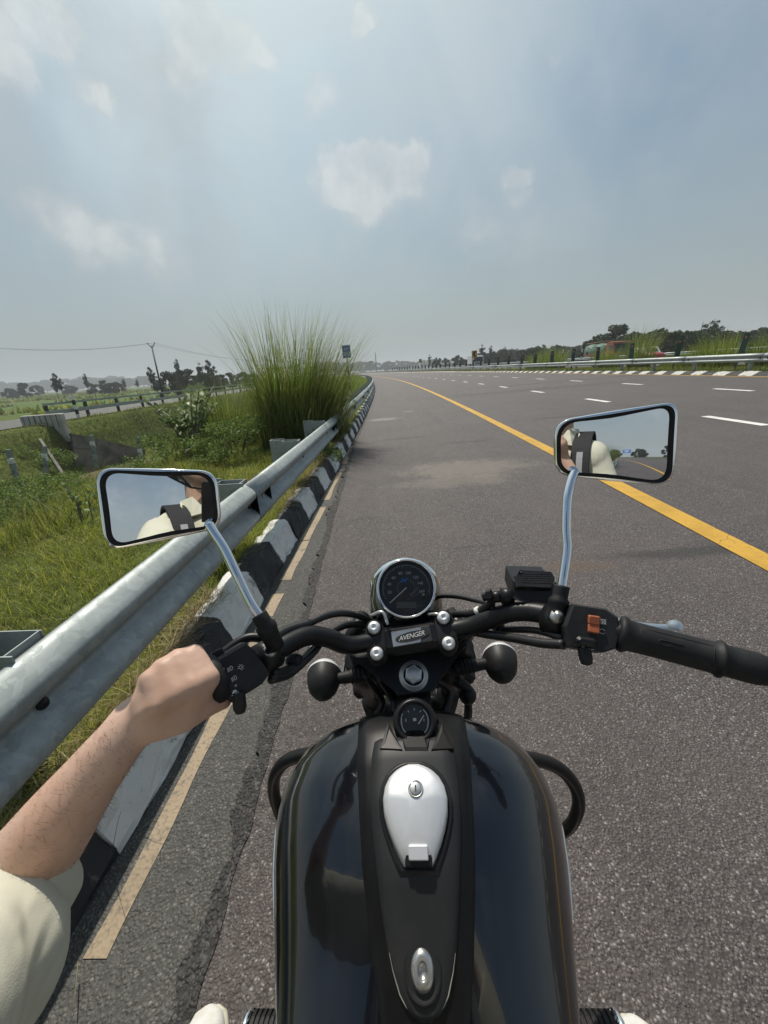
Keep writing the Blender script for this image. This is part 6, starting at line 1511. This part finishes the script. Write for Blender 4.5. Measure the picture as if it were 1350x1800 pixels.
mb = MB(); mb.tube([at(903, 1047, .556), at(880, 1048, .560)], .0115, 16); mb.tube([at(884, 1048, .559), at(862, 1050, .563)], .0085, 12); mb.lathe(at(866, 1046, .560), at(850, 1050, .565)-at(866, 1046, .560), [(.0098, 0), (.0098, .008), (.006, .009), (.006, .015), (.0001, .015)], 6, smooth=False); part(mb, 'banjo_bolt', M['dark_metal'], rs_)

# cables and hoses
def cable(pts, r, name='cable', n=7, mat_='cable'):
    mb = MB(); mb.tube(smooth_path([at(*q) for q in pts], n), r, 10); return part(mb, name, M[mat_])
cable([(868, 1052, .560), (856, 1066, .578), (832, 1078, .60), (800, 1080, .63), (770, 1084, .66), (745, 1090, .69)], .0058, 'brake_hose')
mb = MB(); a_, b2 = at(843, 1073, .59), at(838, 1076, .593); mb.tube([a_, b2], .0075, 12); part(mb, 'hose_clip', M['white_paint'])
cable([(868, 1064, .573), (840, 1056, .60), (800, 1048, .64), (765, 1050, .67), (740, 1070, .70)], .0042)
cable([(992, 1133, .475), (950, 1130, .50), (905, 1122, .535), (862, 1116, .57), (825, 1112, .60), (800, 1128, .63), (785, 1160, .65)], .0062, 'throttle_cable')
cable([(990, 1122, .485), (940, 1108, .53), (880, 1106, .58), (850, 1100, .61), (800, 1135, .65)], .0048, 'throttle_cable')
cable([(882, 1098, .575), (872, 1112, .585), (860, 1114, .59)], .005)
cable([(478, 1124, .510), (505, 1108, .535), (545, 1096, .56)], .0072, 'clutch_sleeve')
cable([(540, 1097, .558), (575, 1082, .585), (605, 1078, .61), (635, 1084, .635), (660, 1098, .655), (680, 1120, .67)], .0055, 'clutch_cable')
cable([(478, 1186, .485), (505, 1178, .515), (535, 1158, .545), (552, 1136, .57), (580, 1112, .60), (610, 1098, .625), (640, 1100, .64), (660, 1112, .65)], .0062, 'wiring_loom')
cable([(476, 1195, .478), (510, 1184, .515), (548, 1150, .55), (565, 1128, .575)], .0055, 'wiring_loom')
mb = MB(); mb.box(at(517, 1160, .53), (.022, .016, .014), None, .004); part(mb, 'loom_tie', M['black_plastic'])
# engine guards either side of the tank
cable([(560, 1325, .70), (525, 1329, .74), (500, 1340, .76), (484, 1362, .78), (481, 1388, .80), (487, 1415, .82), (500, 1440, .83), (540, 1470, .84)], .0125, 'engine_guard', 8, 'satin_black')
cable([(900, 1330, .70), (950, 1337, .74), (985, 1352, .755), (1008, 1378, .765), (1017, 1405, .775), (1013, 1432, .79), (998, 1455, .81), (960, 1480, .83)], .0125, 'engine_guard', 8, 'satin_black')

# engine, pegs, wheels, seat: mostly hidden under the tank, built for other viewpoints
mb = MB(); mb.box((0, .28, .36), (.26, .34, .26), None, .05); eng = part(mb, 'engine', M['engine_grey'])
for k in range(9):
    mb = MB(); mb.box((0, .36-.006*k, .46+.018*k), (.19, .17, .007), Matrix.Rotation(-.25, 3, 'X'), .002); part(mb, 'cylinder_fin', M['engine_grey'], eng)
for sx in (-1, 1):
    mb = MB(); mb.lathe((sx*.13, .24, .36), (sx, 0, 0), [(.10, 0), (.098, .03), (.07, .045), (.001, .048)], 28); part(mb, 'engine_cover', M['dull_chrome'], eng)
    pc = atz(466 if sx < 0 else 1044, 1795, .30); x0 = pc.x-sx*.06
    prof = []
    for k in range(12): h = .010*k; prof += [(.030, h), (.030, h+.0055), (.026, h+.0062), (.026, h+.0095)]
    px1 = atz(443 if sx < 0 else 1076, 1772, .31); L_ = abs(px1.x)-.20
    mb = MB(); mb.lathe((sx*.20, pc.y-.012, .285), (sx, 0, .0), [(r_, h*L_/.12) for r_, h in prof], 20, True, True, smooth=False); pg = part(mb, 'footpeg', M['rubber'])
    mb = MB(); mb.lathe((sx*.20, pc.y-.012, .285), (sx, 0, .0), [(.0305, L_), (.034, L_+.002), (.034, L_+.008), (.024, L_+.013), (.001, L_+.014)], 20); part(mb, 'peg_cap', M['chrome'], pg)
    mb = MB(); mb.tube([(sx*.10, pc.y-.012, .30), (sx*.21, pc.y-.012, .287)], .012, 10); part(mb, 'peg_bracket', M['dark_metal'], pg)
    mb = MB(); mb.tube([(sx*.09, -.42, .62), (sx*.16, -.62, .33)], .028, 14); part(mb, 'shock_absorber', M['dark_metal'])
mb = MB(); mb.tube(smooth_path([(.10, .38, .40), (.14, .46, .30), (.16, .35, .17), (.17, 0, .16), (.19, -.5, .24), (.19, -.95, .27)], 6), lerp_path([.02, .02, .022, .03, .045, .045], 31), 14); part(mb, 'exhaust', M['chrome'])
mb = MB(); mb.tube([(0, .44, .78), (0, .30, .80), (0, -.1, .66), (0, -.55, .60)], .025, 10); mb.tube([(0, .44, .74), (0, .44, .30), (0, .30, .18), (0, -.05, .20)], .022, 10); part(mb, 'frame_tube', M['satin_black'])
mb = MB(); secs = []
for y, z, w, h in ((.10, .715, .10, .05), (.02, .70, .13, .07), (-.10, .69, .16, .08), (-.28, .70, .17, .09), (-.38, .75, .15, .11), (-.55, .77, .13, .09), (-.68, .75, .10, .06)):
    secs.append([Vector((w*math.copysign(abs(math.cos(a))**.7, math.cos(a)), y, z+h*.5*math.copysign(abs(math.sin(a))**.8, math.sin(a)))) for a in (2*math.pi*k/24 for k in range(24))])
mb.loft(secs, True, True); part(mb, 'seat', M['rubber'])
def bike_wheel(c, r, w, nm):
    c = Vector(c); mb = MB(); prof = [(r-.07+.07*math.cos(a), w/2*math.sin(a)) for a in np.linspace(-1.9, 1.9, 15)]; mb.lathe(c, (1, 0, 0), prof, 48); t = part(mb, nm, M['rubber'])
    mb = MB(); mb.lathe(c, (1, 0, 0), [(r-.085, -w*.4), (r-.10, -w*.3), (r-.10, w*.3), (r-.085, w*.4)], 40); mb.lathe(c, (1, 0, 0), [(.03, -.05), (.045, -.05), (.045, .05), (.03, .05)], 20, True, True); part(mb, 'rim', M['dull_chrome'], t)
    mb = MB()
    for k in range(10):
        a = 2*math.pi*k/10; mb.tube([c+Vector((0, .04*math.cos(a), .04*math.sin(a))), c+Vector((0, (r-.095)*math.cos(a), (r-.095)*math.sin(a)))], .009, 6)
    part(mb, 'spokes', M['dark_metal'], t)
bike_wheel((0, .86, .31), .31, .09, 'front_wheel'); bike_wheel((0, -.64, .31), .31, .13, 'rear_wheel')
for (c, r_, a0, a1, w_) in (((0, .86, .31), .335, -.2, 2.2, .065), ((0, -.64, .31), .36, .6, 3.1, .09)):
    mb = MB(); secs = []
    for a in np.linspace(a0, a1, 18):
        o_ = Vector(c)+Vector((0, r_*math.cos(a), r_*math.sin(a))); rad = Vector((0, math.cos(a), math.sin(a)))
        secs.append([o_+Vector((x*w_, 0, 0))-rad*(.05*abs(x)**2.5) for x in np.linspace(-1, 1, 9)])
    mb.loft(secs, False, False, closed=False); part(mb, 'mudguard', M['black_paint'])
mb = MB(); mb.tube([(-.10, .86, .31), (.10, .86, .31)], .014, 10); mb.tube([(-.14, -.64, .31), (.14, -.64, .31)], .014, 10); part(mb, 'axle', M['dull_chrome'])
# ------------------------------------------------------------------ rider
def remesh(mb, name, mat_, parent, voxel, smooth=4):
    me = mb.mesh(name, mat_); o = bpy.data.objects.new(name, me); COL.objects.link(o)
    md = o.modifiers.new('r', 'REMESH'); md.mode = 'VOXEL'; md.voxel_size = voxel; md.use_smooth_shade = True
    ms = o.modifiers.new('s', 'SMOOTH'); ms.iterations = smooth; ms.factor = .5
    dg = bpy.context.evaluated_depsgraph_get(); dg.update()
    new = bpy.data.meshes.new_from_object(o.evaluated_get(dg)); bpy.data.objects.remove(o)
    new.name = name; new.materials.clear(); new.materials.append(mat_)
    new.polygons.foreach_set('use_smooth', [True]*len(new.polygons)); new.polygons.foreach_set('material_index', [0]*len(new.polygons))
    ob = bpy.data.objects.new(name, new); COL.objects.link(ob)
    if parent is not None:
        ob.parent = parent; ob.location = -Vector(parent_origin(parent) if parent.type != 'EMPTY' else parent.location)
    ORIG[ob.name] = Vector((0, 0, 0)); return ob
def limb(mb, pts, rad, n=16, flat=None):
    """chain of overlapping tapered tubes with round ends"""
    P = smooth_path(pts, 5); rr = lerp_path(rad, len(P)); mb.tube(P, rr, n); mb.sphere(P[0], rr[0], n, 8); mb.sphere(P[-1], rr[-1], n, 8)
rider = empty('person', (0, -.3, 0), 'rider in a cream shirt, bare forearm and white shoes, left hand on the handlebar grip', 'person')
gA = at(372, 1201, .4345)
gN = (EYE-gA); gN = (gN-axL*gN.dot(axL)).normalized(); gF = axL.cross(gN); gF = gF if gF.y > 0 else -gF
def gl(u, f, n): return gA+axL*u+gF*f+gN*n
W_ = at(240, 1266, .405)
bm_ = MB()
# forearm
fore = [at(-40, 1625, .350), at(50, 1515, .360), at(105, 1440, .367), at(163, 1362, .380), at(212, 1300, .392), W_]
limb(bm_, fore, [.043, .0392, .0345, .0282, .0247, .0255], 20)
# hand: metacarpals fanning from the wrist, knuckles over the grip, fingers curled round it
for u, L1, r_ in ((.008, 1.0, .0096), (.0245, 1.06, .0098), (.0405, 1.0, .0092), (.055, .86, .0082)):
    k = gl(u, .005*L1, .0275*L1 - .002*(u > .05)); pip = gl(u+.001, .038*L1, .014); dip = gl(u+.002, .040*L1, -.022); tip = gl(u+.003, .012, -.0335)
    wst = W_.lerp(gl(u, 0, .02), .10)
    bm_.tube(smooth_path([wst, W_.lerp(k, .55)+gN*.004, k], 5), lerp_path([.0185, .0150, .0118], 11), 12)
    bm_.sphere(k, .0128 if u < .035 else .0115, 12, 8)
    limb(bm_, [k, pip], [r_*1.2, r_*1.08], 12); limb(bm_, [pip, dip], [r_*1.08, r_*.95], 12); limb(bm_, [dip, tip], [r_*.95, r_*.8], 12)
kc = (gl(.008, .012, .022)+gl(.055, .012, .020))/2
bm_.sphere(W_.lerp(kc, .58), (.030, .030, .018), 16, 10, frame((0, 0, 0), axL, gF).to_3x3())
# thumb: leaves the side of the palm, passes under the flange and closes on the grip
t0, t1, t2, t3 = at(272, 1266, .400), at(322, 1256, .404), at(362, 1240, .417), at(394, 1232, .436)
limb(bm_, [W_.lerp(t0, .7), t0, t1], [.020, .0215, .0185], 14); limb(bm_, [t1, t2], [.0175, .0135], 14); limb(bm_, [t2, t3], [.0125, .0098], 12)
limb(bm_, [t1, gl(.02, -.004, .022)], [.017, .014], 12)
# torso, neck, head, far arm, legs: one continuous figure
def ell(c, rx, ry, rz): bm_.sphere(c, (rx, ry, rz), 20, 14)
ell((0, -.33, .84), .165, .125, .13); ell((0, -.30, .98), .145, .105, .15); ell((0, -.25, 1.10), .17, .115, .15); ell((0, -.20, 1.215), .17, .09, .09)
limb(bm_, [(0, -.20, 1.22), (0, -.19, 1.34), (0, -.17, 1.43)], [.065, .056, .056])
HD = Vector((0, -.165, 1.505)); ell(HD, .078, .095, .115); ell(HD+Vector((0, .035, -.06)), .052, .055, .055)
ell(HD+Vector((0, .095, -.012)), .013, .018, .022); ell(HD+Vector((0, .088, -.058)), .022, .010, .006); ell(HD+Vector((0, .086, -.070)), .020, .010, .007)
for sx in (-1, 1): ell(HD+Vector((sx*.078, -.005, -.015)), .012, .022, .032); ell(HD+Vector((sx*.032, .078, .018)), .018, .012, .009)
shL = Vector((-.18, -.18, 1.215)); shR = Vector((.155, -.18, 1.215))
limb(bm_, [shL, (-.27, .02, 1.03), fore[0]], [.055, .048, .044])
elR = Vector((.225, -.16, .95)); PH_ = lambda x, y, z: EYE+RT*x+UP*y+FW*z
wrR = PH_(.055, -.150, -.03)
limb(bm_, [shR, (.205, -.18, 1.08), elR], [.055, .048, .042]); limb(bm_, [elR, elR.lerp(wrR, .55)+Vector((0, .01, 0)), wrR], [.042, .036, .026])
# right hand holding the phone by its edge
limb(bm_, [wrR, PH_(.052, -.085, -.018)], [.026, .026]); bm_.sphere(PH_(.050, -.080, -.016), (.02, .034, .018), 14, 10, Matrix((RT, UP, -FW)).transposed())
for yy in (-.048, -.068, -.088, -.106):
    limb(bm_, [PH_(.046, yy-.004, -.012), PH_(.031, yy, .004)], [.0098, .0088], 12); limb(bm_, [PH_(.031, yy, .004), PH_(.012, yy+.001, .0065)], [.0086, .0078], 12); limb(bm_, [PH_(.012, yy+.001, .0065), PH_(-.006, yy, .0060)], [.0078, .0066], 12)
limb(bm_, [PH_(.050, -.075, -.026), PH_(.030, -.050, -.028)], [.0125, .0108], 12); limb(bm_, [PH_(.030, -.050, -.028), PH_(.008, -.036, -.024)], [.0105, .0085], 12)
TOE = {-1: atz(384, 1758, .05), 1: atz(1090, 1783, .05)}
for sx in (-1, 1):
    hip = Vector((sx*.10, -.32, .82)); kn = Vector((sx*.33, .09, .56)); an = TOE[sx]+Vector((-sx*.035, -.215, .06))
    limb(bm_, [hip, hip.lerp(kn, .5)+Vector((0, 0, .02)), kn], [.09, .078, .06]); limb(bm_, [kn, kn.lerp(an, .4)+Vector((0, -.02, 0)), an], [.056, .056, .040]); limb(bm_, [an, an+Vector((sx*.015, .10, -.04))], [.04, .035])
body = remesh(bm_, 'body', M['skin'], rider, .0042, 5)
# hair on the forearm
n = 1500; P = [Vector(p) for p in smooth_path(fore, 8)]; rr_ = lerp_path([.043, .0392, .0345, .0282, .0247, .0255], len(P)); mb = MB(); rh = random.Random(2)
for _ in range(n):
    i = rh.randrange(6, len(P)-6); t = (P[i+1]-P[i]).normalized(); a = rh.uniform(0, 6.28); u = t.orthogonal().normalized(); w = t.cross(u); rad = u*math.cos(a)+w*math.sin(a)
    if rad.dot((EYE-P[i]).normalized()) < -.2: continue
    b0 = P[i]+rad*(rr_[i]-.0015)+(P[i+1]-P[i])*rh.random(); side = t.cross(rad); L = rh.uniform(.004, .011)
    d = (t*rh.uniform(-.2, .7)+side*rh.uniform(.2, .9)*(1 if rad.x < 0 else -1)+rad*.35).normalized(); tip = b0+d*L-rad*.001; sw = rad.cross(d).normalized()*.00013
    mb.add([b0-sw, b0+sw, (b0+tip)/2+rad*.0012+sw*.6, tip, (b0+tip)/2+rad*.0012-sw*.6], [(0, 1, 2, 4), (4, 2, 3)], False)
o = part(mb, 'arm_hair', M['arm_hair'], rider); tag(o, kind='stuff')
# small mole on the back of the hand
# shirt
sh = MB()
def se(c, rx, ry, rz): sh.sphere(c, (rx, ry, rz), 22, 14)
se((0, -.32, .86), .185, .145, .14); se((0, -.295, .99), .17, .13, .15); se((0, -.245, 1.10), .19, .135, .15); se((0, -.205, 1.215), .18, .105, .09); se((0, -.195, 1.275), .10, .085, .06)
for k in range(7): sh.tube([(-.15+.04*k, -.175+.02*abs(k-3)*.1, .84), (-.12+.04*k, -.12-.004*(k-3)**2, 1.05), (-.13+.045*k, -.13-.006*(k-3)**2, 1.17)], [.012, .018, .010], 8)
cuffc = at(34, 1546, .361); cdir = ((fore[2]-fore[1]).normalized()+1.05*(cuffc-EYE).normalized()).normalized()   # loose hem, its near side hangs towards the wrist
slv = smooth_path([shL+Vector((.02, 0, .01)), (-.255, -.03, 1.085), (-.325, .075, .99), at(-40, 1700, .315), cuffc-cdir*.040, cuffc-cdir*.020, cuffc], 8)
sh.sphere(shL+Vector((.012, 0, -.012)), (.074, .085, .074), 16, 10)
for s_ in (shL, shR): limb(sh, [(s_.x*.12, -.20, 1.300), (s_.x*.62, -.195, 1.268), (s_.x*1.12, -.185, 1.215)], [.052, .050, .050], 18); sh.tube(slv, [r_+.0022*math.sin(k*1.15)*(1 if 4 < k < len(slv)-4 else 0) for k, r_ in enumerate(lerp_path([.078, .078, .070, .062, .054, .0500, .0485], len(slv)))], 26)
for a, b2, r_ in ((at(70, 1590, .345), at(20, 1720, .315), .011), (at(95, 1640, .34), at(60, 1730, .318), .009), (at(10, 1560, .335), at(-20, 1720, .31), .011)):
    sh.tube([a, (a+b2)/2, b2], [.003, r_, .003], 8)
slr = smooth_path([shR, (.205, -.18, 1.08), elR+Vector((.0, .005, .01)), elR.lerp(wrR, .25)], 6); sh.sphere(shR, (.066, .080, .078), 16, 10); sh.tube(slr, lerp_path([.066, .068, .064, .062], len(slr)), 26)
shirt = remesh(sh, 'shirt', M['cream_cloth'], rider, .006, 6)
# ribbed cuff at the sleeve edge
mb = MB(); cu_ = slv[-1]-slv[-2]; cu_.normalize(); q0 = slv[-1]
mb.lathe(q0, cu_, [(.0510, -.018), (.0532, -.015), (.0540, -.005), (.0536, .005), (.0515, .0085), (.0490, .006), (.046, -.006), (.038, -.02)], 40); part(mb, 'sleeve_cuff', M['cream_cloth'], shirt)
mb = MB(); mb.lathe(q0, cu_, [(.0520, -.0215), (.0532, -.020), (.0520, -.0185)], 40); part(mb, 'cuff_stitching', M['shoe_sole'], shirt)
mb = MB()
for sx in (-1, 1):
    mb.prism([(sx*.01, -.11, 1.275), (sx*.075, -.105, 1.265), (sx*.092, -.155, 1.315), (sx*.075, -.205, 1.345), (sx*.05, -.13, 1.345)], (sx*.004, .006, .004))
part(mb, 'collar', M['cream_cloth'], shirt)
mb = MB()
for z in (1.20, 1.12, 1.04): mb.lathe((.0, -.10, z), (0, 1, .2), [(.006, -.02), (.006, .004), (.001, .005)], 12)
part(mb, 'button', M['shoe_sole'], shirt)
# trousers and shoes
tr = MB(); tr.sphere((0, -.33, .82), (.185, .145, .12), 20, 12)
for sx in (-1, 1):
    hip = Vector((sx*.10, -.32, .82)); kn = Vector((sx*.33, .09, .56)); an = TOE[sx]+Vector((-sx*.035, -.225, .09))
    tr.tube(smooth_path([hip, hip.lerp(kn, .5)+Vector((0, 0, .02)), kn, kn.lerp(an, .5)+Vector((0, -.03, 0)), an], 6), lerp_path([.105, .095, .078, .072, .068], 25), 20); tr.sphere(kn, .078, 16, 10)
remesh(tr, 'trousers', M['trouser_cloth'], rider, .008, 5)
for sx in (-1, 1):
    T_ = TOE[sx]; F_ = frame((T_.x-sx*.005, T_.y-.285, zroad(T_.x)+.004), (-(-sx*.10), 1, 0), (0, 0, 1)); F_ = F_ @ Matrix.Identity(4)
    # local x along the foot, y up, z sideways
    prof = [(0, .030, .085), (.03, .036, .10), (.09, .035, .105), (.15, .040, .085), (.21, .046, .070), (.255, .042, .056), (.278, .030, .045), (.288, .010, .036)]
    mb = MB(); secs = [[F_ @ Vector((x, .022+(h-.022)*max(0, math.sin(a))**.75 if math.sin(a) >= 0 else .020, w*math.copysign(abs(math.cos(a))**.8, math.cos(a)))) for a in (2*math.pi*k/26 for k in range(26))] for x, w, h in prof]
    mb.loft(secs, True, True); shoe = part(mb, 'shoe', M['shoe_white'], rider)
    mb = MB(); ol = [(x-.003 if x == 0 else x+(.004 if x > .25 else 0), w+.005) for x, w, h in prof]
    out = [F_ @ Vector((x, 0, w)) for x, w in ol]+[F_ @ Vector((x, 0, -w)) for x, w in reversed(ol)]
    up = (F_.to_3x3() @ Vector((0, 1, 0))); c_ = sum(out, Vector())/len(out)
    mb.loft([out, [p+up*.020 for p in out], [p+up*.026-(p-c_).normalized()*.004 for p in out]], True, True); part(mb, 'sole', M['shoe_sole'], shoe)
    mb = MB()
    for k in range(4): c = F_ @ Vector((.13+.022*k, .088-.009*k, 0)); s_ = F_.to_3x3() @ Vector((0, 0, .022)); mb.tube([c-s_-up*.006, c, c+s_-up*.006], .003, 6)
    part(mb, 'shoelace', M['shoe_sole'], shoe)
# helmet: open-faced shell with visor edge, liner and straps
mb = MB(); secs = []; hc = HD+Vector((0, -.015, .03))
for i in range(15):
    th = math.pi*(.02+.62*i/14); row = []
    for k in range(40):
        a = 2*math.pi*k/40; front = max(0, math.sin(a)); thh = min(th, math.pi*(.64-.27*front**1.5)); row.append(hc+Vector((.128*math.sin(thh)*math.cos(a), .150*math.sin(thh)*math.sin(a), .135*math.cos(thh))))
    secs.append(row)
inner = [[hc+(p-hc)*.86 for p in row] for row in reversed(secs)]
mb.loft(secs+inner, True, True); hel = part(mb, 'helmet', M['black_paint'], rider)
for sx in (-1, 1):
    mb = MB(); mb.smooth = False
    for (a, b2) in (((sx*.088, .01, -.03), (sx*.055, .06, -.125)), ((sx*.090, -.06, -.04), (sx*.055, .06, -.125)), ((sx*.055, .06, -.125), (0, .055, -.135))):
        a, b2 = HD+Vector(a), HD+Vector(b2); mb.prism([a+Vector((0, -.010, 0)), a+Vector((0, .010, 0)), a+Vector((sx*.004, .010, 0)), a+Vector((sx*.004, -.010, 0))], b2-a)
    part(mb, 'chin_strap', M['strap_black'], hel)
mb = MB(); mb.sphere(HD+Vector((0, -.02, .02)), (.086, .10, .115), 18, 12); part(mb, 'hair', M['hair'], rider)
# backpack
bp = empty('backpack', (0, -.43, .85), 'black backpack on the rider with wide dark straps bearing grey bands', 'backpack')
mb = MB(); mb.box((0, -.445, 1.03), (.30, .17, .44), Matrix.Rotation(-.2, 3, 'X'), .06); mb.build('pack', M['strap_black'], bp)
for sx in (-1, 1):
    path = smooth_path([(sx*.10, -.37, 1.20), (sx*.105, -.30, 1.300), (sx*.11, -.20, 1.330), (sx*.115, -.10, 1.255), (sx*.125, -.085, 1.12), (sx*.15, -.12, .96), (sx*.18, -.28, .88)], 6)
    mb = MB(); mg = MB(); secs = []; sg_ = []
    for i, p in enumerate(path):
        t = (path[min(i+1, len(path)-1)]-path[max(i-1, 0)]).normalized(); s_ = Vector((1, 0, 0)); s_ = (s_-t*s_.dot(t)).normalized(); nn = s_.cross(t); 
        if nn.dot(p-Vector((0, -.23, 1.05))) < 0: nn = -nn
        secs.append([p-s_*.036-nn*.004, p+s_*.036-nn*.004, p+s_*.036+nn*.008, p-s_*.036+nn*.008]); sg_.append([p-s_*.012+nn*.0085, p+s_*.012+nn*.0085, p+s_*.012+nn*.011, p-s_*.012+nn*.011])
    mb.loft(secs, True, True, smooth=False); st = mb.build('shoulder_strap', M['strap_black'], bp)
    mg.loft(sg_[19:34], True, True, smooth=False); mg.build('webbing', M['strap_grey'], st)
# phone held up in front of the rider's face; its lens is the taking camera
ph = empty('phone', PH_(-.02, -.06, -.012), 'dark phone held upright in the right hand of the rider, seen in the mirror', 'phone')
F3 = Matrix((RT, UP, -FW)).transposed()
mb = MB(); mb.box(PH_(-.022, -.056, -.0105), (.073, .148, .0075), F3, .003); mb.build('casing', M['phone_black'], ph)
mb = MB(); mb.box(PH_(-.022, -.056, -.0145), (.068, .142, .0006), F3); mb.build('screen', M['window_dark'], ph)
mb = MB(); mb.lathe(PH_(0, 0, -.0068), FW, [(.006, 0), (.006, .0008), (.0045, .001), (.0045, .0003), (.0001, .0003)], 20); mb.lathe(PH_(0, -.018, -.0068), FW, [(.006, 0), (.006, .0012), (.0001, .0012)], 20); mb.build('lens_ring', M['dark_metal'], ph)
# ------------------------------------------------------------------ haze: one closed box of even pale air round everything
hb = MB(); hb.smooth = False
hb.box((0, 700, 22), (5600, 4800, 60))
hz_o = hb.build('haze', bpy.data.materials.new('haze_air'))
hm = hz_o.data.materials[0]; hm.use_nodes = True; q = NG(hm.node_tree); hm.node_tree.nodes.clear()
pv = q.new('ShaderNodeVolumePrincipled'); pv.inputs['Color'].default_value = (.90, .95, 1.0, 1); pv.inputs['Density'].default_value = HAZE; pv.inputs['Anisotropy'].default_value = .1
q.l.new(pv.outputs[0], q.new('ShaderNodeOutputMaterial').inputs['Volume'])
tag(hz_o, kind='stuff')
